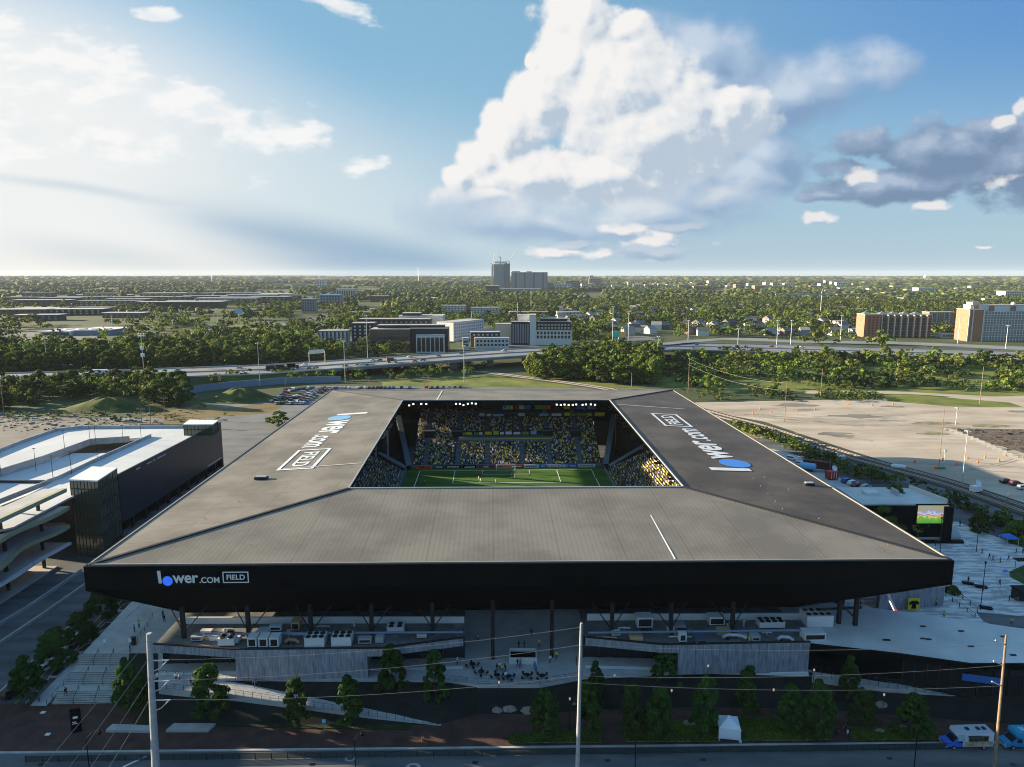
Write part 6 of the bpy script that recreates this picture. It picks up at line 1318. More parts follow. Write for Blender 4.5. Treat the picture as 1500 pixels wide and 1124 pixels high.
o = thing('white_tank', 'white gas cylinder lying on the gravel beside the railway', 'tank', tuple(P(1316, 687, .03)), -.4); MB().tube([(-2.6, 0, 1), (-2.2, 0, 1), (2.2, 0, 1), (2.6, 0, 1)], [.4, .9, .9, .4], 12).build('tank_shell', M_white, o); m = MB(); m.box(-1.8, -1.4, -.5, .5, 0, .4); m.box(1.4, 1.8, -.5, .5, 0, .4); m.build('feet', M_dark, o)
o = thing('signal_cabinet', 'small grey railway cabinet with a white mast by the hedge', 'cabinet', tuple(P(1231, 673, .04)), .2); m = MB(); m.box(-2, 2, -1, 1, 0, 1.4); m.build('cabinet', M_steel, o); m = MB(); m.box(-1.8, -1.4, -.2, .2, 1.4, 4); m.build('mast', M_white, o)
cone = MB(); cone.prism([(-.42, -.42), (.42, -.42), (.42, .42), (-.42, .42)], 0, .12); cone.tube([(0, 0, .12), (0, 0, 1.2)], [.34, .24], 8)
c0_ = None; cl = [(1103, 607), (1130, 605), (1113, 600), (1168, 602), (1194, 600), (1240, 595), (1243, 593), (1277, 594), (1308, 593), (1381, 675), (1401, 681), (1417, 672), (1432, 678), (1443, 671), (1463, 676), (1473, 668), (1340, 678), (1498, 674)]
for i, (x, y) in enumerate(sorted(cl)):
    if c0_ is None: c0_ = cone.build('traffic_barrel', M_orange); o = c0_
    else: o = c0_.copy(); COL.objects.link(o)
    o.location = P(x, y, .03); tag(o, 'orange traffic barrel on the gravel lot, %s from the left' % ordn(i + 1), 'traffic barrel', 'orange barrels on the gravel lot')
for i in range(15):
    f = i / 14.; p = P(lerp(1388, 1500, f), 634 + 44 * f ** 1.15 - 4 * (1 - f), .03); m = MB(); m.prism([(-1.7, -.35), (1.7, -.35), (1.55, .35), (-1.55, .35)], 0, .85); m.box(-1.5, 1.5, -.15, .15, .85, 1.0)
    o = m.build('concrete_block', M_conc); o.location = p; o.rotation_euler = (0, 0, -.55); tag(o, 'pale concrete block edging the rubble on the gravel lot, %s from the left' % ordn(i + 1), 'concrete block', 'concrete blocks round the rubble')
rub = MB(); rr2 = random.Random(9)
flat('rubble_ground', pix([(1392, 632), (1430, 628), (1640, 632), (1640, 690), (1500, 664), (1440, 646)]), .075, mat('dark_earth', (.07, .05, .038), .95, (.20, .155, .115), .3, detail=8))
for i in range(320):
    p = P(rr2.uniform(1400, 1560), rr2.uniform(629, 660), .03)
    if project(p)[1] > 634 + 44 * max(0, (project(p)[0] - 1388) / 112.) ** 1.15 - 6: continue
    s_ = rr2.uniform(.12, .65) * (1.8 if i % 12 == 0 else 1); rub.obox(p, Vector((math.cos(i), math.sin(i), 0)), None, s_, s_ * .6, 0, s_ * rr2.uniform(.3, .8))
o = rub.build('rubble', mat('rubble_stuff', (.05, .038, .03), .95, (.12, .09, .07), .8)); o['kind'] = 'stuff'; o['label'] = 'dark rubble inside the ring of concrete blocks'
rub = MB()
for i in range(650):
    x_ = rr2.uniform(-60, 235); p = P(x_, rr2.uniform(602, 632), .03); s_ = rr2.uniform(.12, .75) * (2 if i % 40 == 0 else 1); rub.obox(p, Vector((math.cos(i), math.sin(i), 0)), None, s_, s_ * rr2.uniform(.3, 1), 0, s_ * rr2.uniform(.3, .9), rr2.choice((0, 1, 1, 2)))
o = rub.build('rubble', [mat('rubble_pale', (.27, .24, .20), .9), mat('rubble_grey', (.2, .19, .18), .9), mat('rubble_brown', (.12, .09, .07), .9)]); o['kind'] = 'stuff'; o['label'] = 'heaps of mixed rubble and stored pipe beyond the garage'
# ------------------------------------------------------------------ buildings beyond the highway
M_win = mat('window_dark', (.02, .025, .03), .15, spec=.6); M_winl = mat('window_pale', (.25, .3, .34), .2, spec=.6)
M_wbrick = mat('brick_brown', (.13, .085, .075), .9, (.18, .12, .10), .3); M_obrick = mat('brick_orange', (.33, .15, .10), .9, (.40, .20, .13), .3)
M_wdark = mat('facade_dark', (.03, .03, .034), .6); M_wwhite = mat('facade_white', (.66, .65, .62), .7); M_wgrey = mat('facade_grey', (.22, .23, .25), .7, (.28, .29, .31), .1)
M_rf = mat('flat_roof', (.34, .33, .31), .8, (.50, .49, .47), .06, detail=7); M_wtan = mat('facade_tan', (.55, .48, .38), .8)
BOXES = []      # footprints, to keep trees off
WINM = {}
def win_mesh(w, h, m):
    k = (round(w, 1), round(h, 1), m.name)
    if k not in WINM: b = MB(); b.box(-w / 2, w / 2, -.12, .05, -h / 2, h / 2); o = b.build('window', m); WINM[k] = o.data; bpy.data.objects.remove(o)
    return WINM[k]
class Bld:
    def __init__(s, name, label, cat, px, py, rz=0, group=None):
        s.o = thing(name, label, cat, tuple(P(px, py, 0)), rz, group); s.rz = rz; s.base = P(px, py, 0)
        s.sc = (s.base.y * CP + H * SP) / 1000.      # metres per photo pixel at its place
    def block(s, x0, x1, y0, y1, z0, z1, wall, roof=None, name='wall', parapet=.5, lip=.25):
        m = MB(); m.box(x0, x1, y0, y1, z0, z1 - .01); m.build(name, wall, s.o)
        m = MB(); m.box(x0 - lip, x1 + lip, y0 - lip, y1 + lip, z1, z1 + parapet); m.build('roof', roof or M_rf, s.o)
        c, n = math.cos(s.rz), math.sin(s.rz); BOXES.append([(s.base.x + x * c - y * n, s.base.y + x * n + y * c) for x, y in ((x0, y0), (x1, y0), (x1, y1), (x0, y1))])
    def wins(s, side, a0, a1, z0, z1, nx, nz, w, h, m=None, at=0, name='window'):
        for i in range(nx):
            for j in range(nz):
                a = lerp(a0, a1, (i + .5) / nx); z = lerp(z0, z1, (j + .5) / nz); o = bpy.data.objects.new(name, win_mesh(w, h, m or M_win)); COL.objects.link(o); o.parent = s.o
                if side == 's': o.location = (a, at, z)
                elif side == 'w': o.location = (at, a, z); o.rotation_euler = (0, 0, -math.pi / 2)
                else: o.location = (at, a, z); o.rotation_euler = (0, 0, math.pi / 2)
# dark office with the white framed block (x 530-655)
b = Bld('office_building', 'black and brown office block with a white framed glass corner, beside the highway', 'office building', 600, 516, .02)
k = b.sc; b.block(-57 * k, 1 * k, 0, 26, 0, 33 * k, M_wbrick); b.wins('s', -56 * k, 0, 4, 30 * k, 9, 4, 4.2, 3.0, at=0)
b.block(1 * k + .1, 56 * k, 2, 26, 0, 34 * k, M_wdark); b.block(11 * k, 52 * k, -7, 1.9, 0, 25.5 * k, M_wwhite, name='white_frame'); b.wins('s', 12 * k, 51 * k, 1.5 * k, 22.5 * k, 6, 1, 3.6, 20.5 * k, at=-7.02, name='tall_window')
b.wins('e', -6, 1.5, 1.5 * k, 22.5 * k, 2, 1, 2.2, 20.5 * k, at=52 * k + .02, name='tall_window'); b.block(-48 * k, 50 * k, 10, 24, 33 * k + .6, 38 * k, M_wdark, name='upper_wall')
b = Bld('apartment_block', 'long white apartment block with many window bays behind the black office', 'apartment building', 640, 499, 1.05)
k = b.sc; b.block(0, 66, -24, 0, 0, 27 * k, M_wwhite); b.wins('s', 1, 65, 3, 26 * k, 14, 5, 2.0, 2.0, M_wgrey, at=-24.02); b.wins('e', -22, -2, 3, 26 * k, 4, 5, 2, 2, at=66.02)
b = Bld('apartment_block', 'white flat-roofed wing with a black front behind the black office roof', 'apartment building', 600, 492, .0)
k = b.sc; b.block(-74 * k, 30 * k, 0, 22, 0, 24 * k, M_wdark); b.block(-20 * k, 46 * k, 24, 60, 0, 27 * k, M_wwhite); b.wins('s', -73 * k, 28 * k, 3, 22 * k, 14, 4, 2.2, 1.8, M_winl, at=-.02)
b.block(-15 * k, 12 * k, 26, 44, 27 * k + .6, 31 * k, M_wdark, name='roof_house')
b = Bld('apartment_block', 'small grey and white apartment block left of the black office', 'apartment building', 500, 502, .12)
k = b.sc; b.block(-32 * k, 10 * k, 0, 18, 0, 17 * k, M_wgrey); b.wins('s', -31 * k, 9 * k, 2, 16 * k, 7, 4, 2.2, 2.2, M_wwhite, at=-.02, name='window_bay')
b.wins('s', -29 * k, 11 * k, 2, 16 * k, 7, 4, 1.6, 1.8, at=-.05)
b = Bld('apartment_block', 'narrow black and white apartment block directly left of the black office', 'apartment building', 526, 500, .05)
k = b.sc; b.block(-10 * k, 22 * k, 0, 20, 0, 26 * k, M_wdark); b.wins('s', -9 * k, 20 * k, 3, 24 * k, 4, 4, 2.2, 2, M_wwhite, at=-.02, name='window_bay')
# white office (x 695-837)
b = Bld('office_building', 'white stone office with rows of square windows and a dark top storey, behind the overpass', 'office building', 785, 506, -.03)
k = b.sc; b.block(0, 52 * k, 0, 24, 0, 22 * k, M_wwhite); b.wins('s', .5 * k, 51 * k, 7, 21 * k, 10, 2, 2.4, 3.0, at=-.02)
b.block(1 * k, 51 * k, 1.2, 23, 22 * k + .6, 34 * k, M_wdark); b.wins('s', 2 * k, 50 * k, 23 * k, 32 * k, 10, 2, 2.2, 1.7, M_wtan, at=1.18)
b.block(6 * k, 46 * k, 8, 20, 34 * k + .6, 38 * k, M_wdark, name='roof_house')
b.block(-9 * k, -.05, -1, 20, 0, 44 * k, M_wwhite, name='tower_wall'); b.block(-27 * k, -9 * k - .05, 12, 26, 0, 43 * k, M_wwhite, name='tower_wall')
b.block(-36 * k, -9 * k - .05, 0, 11.9, 0, 34 * k, M_wdark, name='link_wall'); b.wins('s', -35 * k, -10 * k, 2, 32 * k, 7, 1, 1.6, 28 * k, M_wgrey, at=-.02, name='tall_window'); b.block(-60 * k, -36 * k - .05, 8, 22, 0, 30 * k, M_wtan)
b = Bld('office_building', 'low white building with square windows left of the white stone office', 'office building', 720, 511, .08)
k = b.sc; b.block(-24 * k, 26 * k, 0, 16, 0, 15 * k, M_wwhite); b.wins('s', -23 * k, 25 * k, 2, 14 * k, 9, 2, 2.2, 2.2, at=-.02); b.block(-30 * k, 14 * k, 16.1, 30, 0, 22 * k, M_wdark); b.wins('s', -28 * k, 12 * k, 16 * k, 21 * k, 6, 1, 2.2, 1.8, M_wtan, at=16.08)
b.block(-42 * k, -33 * k, 2, 12, 0, 15 * k, M_wwhite, name='annex'); b.wins('s', -41 * k, -34 * k, 2, 13 * k, 2, 2, 2, 2, at=1.98)
# rows of apartments behind
for i, (px, py, w, h, d, wall, rf_, nx, nz, lab) in enumerate((
    (712, 465, 42, 14, 22, M_wgrey, None, 9, 4, 'grey and white terrace of flats behind the white stone office, left of the trees'),
    (665, 463, 34, 15, 22, M_wgrey, None, 7, 4, 'pale blue-grey row of flats farther left behind the offices'),
    (560, 466, 0, 0, 0, None, None, 0, 0, ''),
    (775, 466, 56, 9, 16, M_wbrick, None, 8, 2, 'long dark brick row of flats with pale roof behind the trees'),
    (833, 467, 34, 10, 16, M_wtan, None, 6, 2, 'tan row of flats left of the forest'),
    (452, 458, 20, 20, 18, M_wgrey, None, 5, 5, 'dark striped office cube left of the blue-roofed office'),
    (484, 450, 30, 18, 26, M_wgrey, M_ltblue, 7, 4, 'office with a pale blue roof in front of the tan block'),
    (507, 437, 28, 14, 40, M_wtan, None, 8, 1, 'plain tan windowless-looking block standing above the trees'),
    (470, 423, 12, 13, 40, M_wwhite, None, 3, 5, 'distant white slab tower on the left skyline'),
    (555, 443, 26, 9, 30, M_wbrick, None, 6, 2, 'brown low hall right of the tan block'))):
    if not w: continue
    b = Bld('apartment_block' if i < 5 else 'office_building', lab, 'building', px, py, rnd.uniform(-.05, .08)); k = b.sc; b.block(-w / 2 * k, w / 2 * k, 0, d, 0, h * k, wall, rf_); b.wins('s', -w / 2 * k * .96, w / 2 * k * .96, .08 * h * k, .95 * h * k, nx, nz, w * k / nx * .5, h * k / nz * .5, M_wwhite if wall is M_wgrey and i < 2 else None, at=-.02)
# hospital
b = Bld('hospital_tower', 'tallest glass tower on the skyline with construction cranes on its roof', 'tower', 735, 428, .0)
k = b.sc; b.block(-12 * k, 4 * k, 0, 60, 0, 40 * k, M_wgrey, name='tower_wall'); b.block(4 * k + .2, 12 * k, -12, 60, 0, 41 * k, mat('tower_glass', (.05, .11, .17), .15, spec=.7), name='glass_wall'); b.wins('s', -11.5 * k, 3.5 * k, 3 * k, 39 * k, 6, 14, 7, 5, M_winl, at=-.1); b.block(-10 * k, 8 * k, 10, 50, 41 * k + 1, 44 * k, M_wwhite, name='roof_house')
m = MB(); m.box(-15 * k, -13.4 * k, 5, 12, 0, 38 * k); m.build('hoist_mast', M_wtan, b.o)
b = Bld('hospital_block', 'long tall slab block with a dotted facade right of the tallest tower', 'tower', 776, 427, .0)
k = b.sc; b.block(-27 * k, 26 * k, 0, 90, 0, 27.5 * k, M_wgrey); b.wins('s', -26.5 * k, 25.5 * k, 5 * k, 27 * k, 14, 7, 8, 6, M_winl, at=-.1); b.wins('s', -27 * k, 26 * k, 0 * k, 27 * k, 4, 1, 4, 27 * k, M_wdark, at=-.2, name='joint'); b.block(-26 * k, -14 * k, 20, 60, 27.5 * k + 1, 29 * k, M_wgrey, name='roof_house'); b.block(-5 * k, 3 * k, 20, 60, 27.5 * k + 1, 28.8 * k, M_wgrey, name='roof_house')
b = Bld('hospital_podium', 'low pale podium in front of the skyline towers', 'building', 768, 431, .0); k = b.sc; b.block(-36 * k, 24 * k, 0, 60, 0, 8 * k, M_wgrey); b.wins('s', -35 * k, 23 * k, 1 * k, 7.5 * k, 16, 2, 9, 6, M_winl, at=-.1)
b = Bld('brick_hall', 'dark brick hall at the left foot of the skyline towers', 'building', 728, 432, .0); k = b.sc; b.block(-16 * k, 3 * k, 0, 70, 0, 13 * k, M_wbrick); b.wins('s', -15 * k, 2 * k, 1 * k, 12 * k, 5, 3, 9, 6, M_win, at=-.1)
for i, (px, py, hh, jl, ja, lab) in enumerate(((722, 428, 40, 15, 1.35, 'crane with raised jib left of the tallest tower'), (746, 428, 44, 17, 1.0, 'crane with raised jib right of the tallest tower'), (733, 428, 50, 12, 2.0, 'crane rising from the top of the tallest tower'))):
    o = thing('tower_crane', lab, 'crane', tuple(P(px, py, 0) + Vector((0, -8 if i < 2 else 25, 0))), 0, 'cranes at the hospital tower'); k = (P(px, py).y) / 1000.
    m = MB(); m.box(-1.8, 1.8, -1.8, 1.8, 0, hh * k); m.build('mast', M_wtan, o); m = MB(); m.tube([(0, 0, hh * k), (math.cos(ja) * jl * k, 0, hh * k + math.sin(ja) * jl * k)], 1.3, 4); m.tube([(0, 0, hh * k), (-3 * k, 0, hh * k + .5 * k)], 1.6, 4); m.build('jib', M_wtan, o)
# skyline neighbours
def simple_blds(lst, name, cat, grp, fmt):
    for i, (px, py, w, h, d, wall) in enumerate(sorted(lst, key=lambda t: t[0])):
        b = Bld(name, fmt % ordn(i + 1), cat, px, py, rnd.uniform(-.12, .12), grp); k = b.sc; b.block(-w / 2 * k, w / 2 * k, 0, d, 0, h * k, wall)
        b.wins('s', -w / 2 * k * .95, w / 2 * k * .95, .1 * h * k, .95 * h * k, max(2, int(w / 2.5)), max(1, int(h / 3)), w * k / max(2, int(w / 2.5)) * .55, h * k / max(1, int(h / 3)) * .5, M_win if wall in (M_wwhite, M_wtan, M_obrick) else M_winl, at=-.05)
WD, WW, WT, WG, WB, WO = M_wdark, M_wwhite, M_wtan, M_wgrey, M_wbrick, M_obrick
simple_blds([(806, 424, 8, 10, 60, WD), (822, 424, 30, 8, 60, WW), (838, 424, 20, 12, 50, WB), (818, 418, 4, 10, 20, WD), (862, 422, 20, 6, 40, WW), (872, 421, 18, 12, 50, WB), (866, 418, 6, 14, 30, WT), (893, 420, 24, 5, 40, WG), (690, 418, 26, 7, 60, WW), (662, 415, 14, 4, 50, WW), (640, 416, 20, 4, 50, WT), (648, 413, 10, 4, 50, WG)], 'campus_building', 'building', 'buildings beside the skyline towers', 'block on the skyline strip by the hospital towers, %s from the left')
r3 = random.Random(21); L1 = []
for i in range(34): L1.append((905 + i * 11 + r3.uniform(-4, 4), r3.uniform(419.5, 425), r3.uniform(6, 16), r3.uniform(3, 8.5), 40, r3.choice([WT, WW, WO, WT, WB, WG])))
simple_blds(L1, 'campus_building', 'building', 'town buildings along the right skyline', 'small town building in the band under the right horizon, %s from the left')
L1 = []
for i in range(26): L1.append((1190 + i * 12.5 + r3.uniform(-5, 5), r3.uniform(424, 442), r3.uniform(8, 20), r3.uniform(3, 6.5), 30, r3.choice([WT, WW, WW, WG, WO])))
simple_blds(L1, 'low_building', 'building', 'low buildings among the right-hand woods', 'low building among the woods above the orange blocks, %s from the left')
L1 = []
for i in range(22): L1.append((262 + i * 10 + r3.uniform(-6, 6), r3.uniform(412, 434), r3.uniform(8, 22), r3.uniform(2, 5), 30, r3.choice([WT, WW, WG, WG])))
simple_blds(L1, 'low_building', 'building', 'low buildings among the left-hand woods', 'low pale building in the hazy woods on the left, %s from the left')
L1 = []
for i in range(14): L1.append((552 + i * 11 + r3.uniform(-4, 4), r3.uniform(414, 440), r3.uniform(6, 16), r3.uniform(2, 5), 30, r3.choice([WT, WW, WG, WB])))
simple_blds(L1, 'low_building', 'building', 'low buildings left of the hospital', 'low building in the distance left of the hospital towers, %s from the left')
simple_blds([(1358, 431, 27, 9, 40, WW), (1488, 438, 30, 11, 50, WW), (1440, 432, 22, 5, 30, WT), (1250, 427, 40, 5, 40, WW), (1315, 424, 16, 5, 30, WT), (1406, 430, 40, 4, 30, WG)], 'far_block', 'building', 'larger pale blocks beyond the right-hand woods', 'larger pale block beyond the right-hand woods, %s from the left')
# right: orange brick apartments
b = Bld('apartment_tower', 'orange brick apartment block with deep dark balconies, left of the two big ones', 'apartment building', 1290, 494, -.10)
k = b.sc; b.block(-26 * k, -4 * k, -4, 22, 0, 33 * k, M_obrick); b.block(-4 * k + .1, 70 * k, 3, 26, 0, 32 * k, M_wbrick, name='rear_wall'); b.wins('s', -22 * k, -6 * k, 3, 31 * k, 3, 7, 1.8, 1.8, at=-4.02)
for i in range(8):
    x = (-1 + i * 9) * k; m = MB(); m.box(x, x + 1.6 * k, -1, 2.95, 0, 32.5 * k); m.build('pier', M_wtan, b.o)
    for j in range(8): m = MB(); m.box(x + 1.6 * k + .02, x + 9 * k - .02, .2, 2.9, (2 + j * 3.8) * k, (2.5 + j * 3.8) * k); m.build('balcony', M_wgrey, b.o)
for x0, x1 in ((-24, -14), (-2, 10), (14, 24), (30, 40), (46, 56)): 
    m = MB(); a, c_ = x0 * k, x1 * k; m.prism([(a, 4), (c_, 4), (c_, 16), (a, 16)], 33 * k + .55, 33.2 * k + .6); m.v += [((a + c_) / 2, 10, 37 * k)]; n0 = len(m.v) - 1; m.f += [(4, 5, n0), (5, 6, n0), (6, 7, n0), (7, 4, n0)]; m.m += [0] * 4; m.build('roof_gable', mat('slate', (.16, .19, .22), .7), b.o)
b = Bld('apartment_tower', 'white and orange striped block between the two big orange ones', 'apartment building', 1380, 480, -.05)
k = b.sc; b.block(-20 * k, 20 * k, 0, 20, 0, 22 * k, M_obrick); b.wins('s', -19 * k, 12 * k, 3, 21 * k, 4, 6, 4.0 * k, 1.6 * k, M_wwhite, at=-.02, name='balcony_front')
b.wins('s', -17 * k, 10 * k, 3, 21 * k, 4, 6, 2, 1.4, at=-.1); b.block(12 * k, 34 * k, 3, 18, 0, 20 * k, M_wdark, name='side_wing')
b = Bld('apartment_tower', 'tallest orange and white apartment slab at the right edge of the photo', 'apartment building', 1420, 500, -.08)
k = b.sc; b.block(-6 * k, 16 * k, -2, 24, 0, 46 * k, M_obrick); b.block(16 * k + .1, 110 * k, 0, 24, 0, 43 * k, M_wgrey, name='long_wall')
for x in (-5.6, -.4, 14.2): m = MB(); m.box(x * k, (x + 1.3) * k, -2.6, -2.02, 0, 46 * k); m.build('white_pier', M_wwhite, b.o)
for j in range(11): m = MB(); z = (3 + j * 3.6) * k; m.box(16.3 * k, 110 * k, -.9, -.02, z, z + .7 * k); m.build('balcony_band', M_wwhite, b.o)
for i in range(22): m = MB(); x = (17 + i * 4.2) * k; m.box(x, x + .5 * k, -1.0, -.03, 0, 43 * k); m.build('balcony_divider', M_wwhite, b.o)
b.block(2 * k, 86 * k, 8, 22, 43 * k + .6, 52 * k, M_wwhite, name='penthouse'); b.block(4 * k, 14 * k, 7, 20, 52 * k + .6, 56 * k, M_wtan, name='roof_house'); 
for x in (6, 28, 58): m = MB(); m.box(x * k, (x + 7) * k, 7.0, 7.95, 44 * k, 51 * k); m.build('orange_panel', M_obrick, b.o)
for x in (8, 14, 64): m = MB(); m.tube([(x * k, 12, 52 * k), (x * k, 12, 55 * k), (x * k, 12, 57 * k)], [2, 2.4, .4], 8); m.build('dome', M_wwhite, b.o)
L1 = [(1240, 482, 16, 5, 14, WO), (1262, 458, 24, 5, 16, WO), (1232, 478, 18, 7, 16, WT), (1255, 488, 12, 5, 12, WW), (1400, 495, 40, 5, 16, WW), (1428, 486, 14, 8, 14, WT), (1450, 446, 16, 8, 14, WT), (1344, 463, 16, 8, 12, WO)]
simple_blds(L1, 'low_building', 'building', 'low buildings round the orange apartment blocks', 'low building beside the orange apartment blocks, %s from the left')
# houses in the neighbourhood
hr = random.Random(31); houses = []
for i in range(72):
    x = hr.uniform(885, 1235); y = hr.uniform(447, 492)
    if abs(y - 470) > 30: continue
    houses.append((x, y))
for i in range(16): houses.append((hr.uniform(820, 890), hr.uniform(455, 475)))
houses.sort()
M_shing = [mat('shingle_a', (.12, .11, .11), .9), mat('shingle_b', (.20, .18, .17), .9), mat('shingle_c', (.32, .30, .28), .9)]
for i, (x, y) in enumerate(houses):
    w, d, h = hr.uniform(9, 18), hr.uniform(9, 14), hr.uniform(5, 7.5); wall = hr.choice([M_wwhite, M_wtan, M_wwhite, M_wbrick, M_wgrey]); ro = hr.choice(M_shing)
    o = thing('house', 'small gabled house among the trees beyond the highway, %s from the left' % ordn(i + 1), 'house', tuple(P(x, y, 0)), hr.uniform(-.5, .9), 'houses among the trees')
    m = MB(); m.box(-w / 2, w / 2, -d / 2, d / 2, 0, h); m.build('wall', wall, o); m = MB(); e = .4; v = [(-w / 2 - e, -d / 2 - e, h), (w / 2 + e, -d / 2 - e, h), (w / 2 + e, d / 2 + e, h), (-w / 2 - e, d / 2 + e, h), (-w / 2, 0, h + d * .35), (w / 2, 0, h + d * .35)]; m.v = v; m.f = [(0, 1, 5, 4), (2, 3, 4, 5), (1, 2, 5), (3, 0, 4), (3, 2, 1, 0)]; m.m = [0] * 5; m.build('roof', ro, o)
    BOXES.append([(o.location.x + a, o.location.y + b_) for a, b_ in ((-w / 2, -d), (w / 2, -d), (w / 2, d / 2), (-w / 2, d / 2))])
# long low brown complexes on the left
comp = [(30, 463, 70, 9, 30), (110, 462, 76, 8.5, 34), (60, 448, 80, 8, 30), (160, 449, 90, 8, 30), (262, 452, 120, 9, 40), (330, 446, 90, 8.5, 36), (220, 441, 110, 5.5, 36), (120, 441, 70, 6, 30), (30, 440, 60, 4, 28), (320, 440, 100, 6, 36), (370, 441, 70, 9, 40), (392, 444, 60, 9, 36), (300, 434, 80, 4, 32), (402, 438, 46, 7, 40), (55, 470, 60, 8, 24), (180, 466, 60, 7, 24), (150, 436, 80, 3.5, 30), (240, 433, 60, 3.5, 30)]
comp += [(c[0] + 26, c[1] - 4.5, c[2] * .7, 6.5, 24) for c in comp[:12]]
comp.sort()
for i, (px, py, w, h, d) in enumerate(comp):
    b = Bld('apartment_complex', 'long low brown apartment building with pale roof in the left-hand complex, %s from the left' % ordn(i + 1), 'apartment building', px, py, rnd.uniform(-.06, .22), 'apartment complex on the left'); k = b.sc; b.block(-w / 2 * k, w / 2 * k, 0, d, 0, h * k, rnd.choice([M_wbrick, M_wbrick, M_wdark, mat('brick_dusky', (.09, .06, .055), .9)]), M_offw if i % 3 else M_rf, lip=1.5, parapet=1.1)
    b.wins('s', -w / 2 * k * .96, w / 2 * k * .96, .1 * h * k, .95 * h * k, int(w / 8), 2, 8 * k * .35, h * k * .24, rnd.choice([M_win, M_winl, M_wtan]), at=-.05)
b = Bld('supply_warehouse', 'broad low building with many white roof sections below the left-hand complex', 'warehouse', 110, 492, .05); k = b.sc
b.block(-48 * k, -6 * k, 0, 50, 0, 6 * k, M_wwhite, M_white); b.block(-5 * k, 46 * k, 6, 62, 0, 7 * k, M_wgrey, M_white); b.wins('s', -47 * k, -8 * k, 1, 5 * k, 8, 1, 4, 3, at=-.05)
for i in range(5): m = MB(); x = (-40 + i * 18) * k; m.box(x, x + 8 * k, 15, 24, 7.6 * k, 9 * k); m.build('roof_unit', M_wwhite, b.o)
# signs and gantries
o = thing('sign_gantry', 'steel sign gantry over the highway left of the offices', 'gantry', tuple(P(461, 536, 5)), .1); m = MB(); m.tube([(-4, 0, 0), (-4, 0, 11)], .3, 6); m.tube([(7, 8, 0), (7, 8, 11)], .3, 6); m.tube([(-4, 0, 10), (7, 8, 10)], .35, 6); m.tube([(-4, 0, 11.2), (7, 8, 11.2)], .25, 6); m.build('frame', M_wtan, o); m = MB(); m.quad([(-4, -.5, 9.4), (6.5, 7.2, 9.4), (6.5, 7.2, 12.6), (-4, -.5, 12.6)]); m.build('sign_panel', M_offw, o)
o = thing('billboard', 'colourful billboard in teal and yellow beside the highway', 'billboard', tuple(P(906, 510, 0)), 0); m = MB(); m.tube([(0, 0, 0), (0, 0, 12)], .6, 8); m.build('post', M_steel, o); m = MB(); m.box(-7, 1, -.3, .3, 12, 17.5); m.build('teal_panel', mat('teal', (.05, .5, .5), .5), o); m = MB(); m.box(1.02, 7, -.3, .3, 12, 17.5); m.build('yellow_panel', mat('sun_yellow', (.8, .5, .1), .5), o)
for (px, py, lab) in ((351, 478, 'blue motel-like sign high on a pole above the left-hand trees'),):
    o = thing('pole_sign', lab, 'sign', tuple(P(px, py, 0))); m = MB(); m.tube([(0, 0, 0), (0, 0, 22)], .5, 6); m.build('post', M_steel, o); m = MB(); m.box(-6, 6, -.4, .4, 19, 25); m.build('panel', M_ltblue, o)
o = thing('tower_crane', 'white crane with a long level jib above the right-hand trees', 'crane', tuple(P(1202, 461, 0))); m = MB(); m.box(-.8, .8, -.8, .8, 0, 46); m.build('mast', M_steel, o); m = MB(); m.box(-90, 22, -.9, .9, 38, 40.5); m.build('jib', M_wtan, o); m = MB(); m.tube([(0, 0, 50), (-50, 0, 40.5)], .25, 4); m.tube([(0, 0, 50), (18, 0, 40.5)], .25, 4); m.tube([(0, 0, 44), (0, 0, 50)], .6, 4); m.build('tie', M_wtan, o)
o = thing('water_tower', 'white water tower tiny on the right horizon', 'water tower', tuple(P(1355, 412, 0))); k = P(1355, 412).y / 1000.; m = MB(); m.tube([(0, 0, 0), (0, 0, 4 * k)], .8 * k * .6, 8); m.build('stem', M_white, o); m = MB(); m.tube([(0, 0, 4 * k), (0, 0, 5.2 * k), (0, 0, 6.8 * k), (0, 0, 8 * k)], [.6 * k, 2.6 * k, 2.6 * k, .8 * k], 12); m.build('tank', M_white, o)
for px, hh in ((613, 24), (311, 14)):
    o = thing('radio_mast', 'thin radio mast on the horizon %s' % ('left of the hospital' if px == 613 else 'above the far left woods'), 'mast', tuple(P(px, 416, 0))); k = P(px, 416).y / 1000.; MB().tube([(0, 0, 0), (0, 0, hh * k)], [3, 1.5], 4).build('lattice', M_steel, o)
b = Bld('bridge_building', 'pale pinkish low concrete bridge structure behind the offices', 'bridge', 535, 463, -.03); k = b.sc; b.block(-25 * k, 14 * k, 0, 14, 3 * k, 5.5 * k, M_wtan); [MB().box(x * k, (x + 1.5) * k, 2, 10, 0, 3 * k).build('pier', M_wtan, b.o) for x in (-24, -12, 0, 12)]
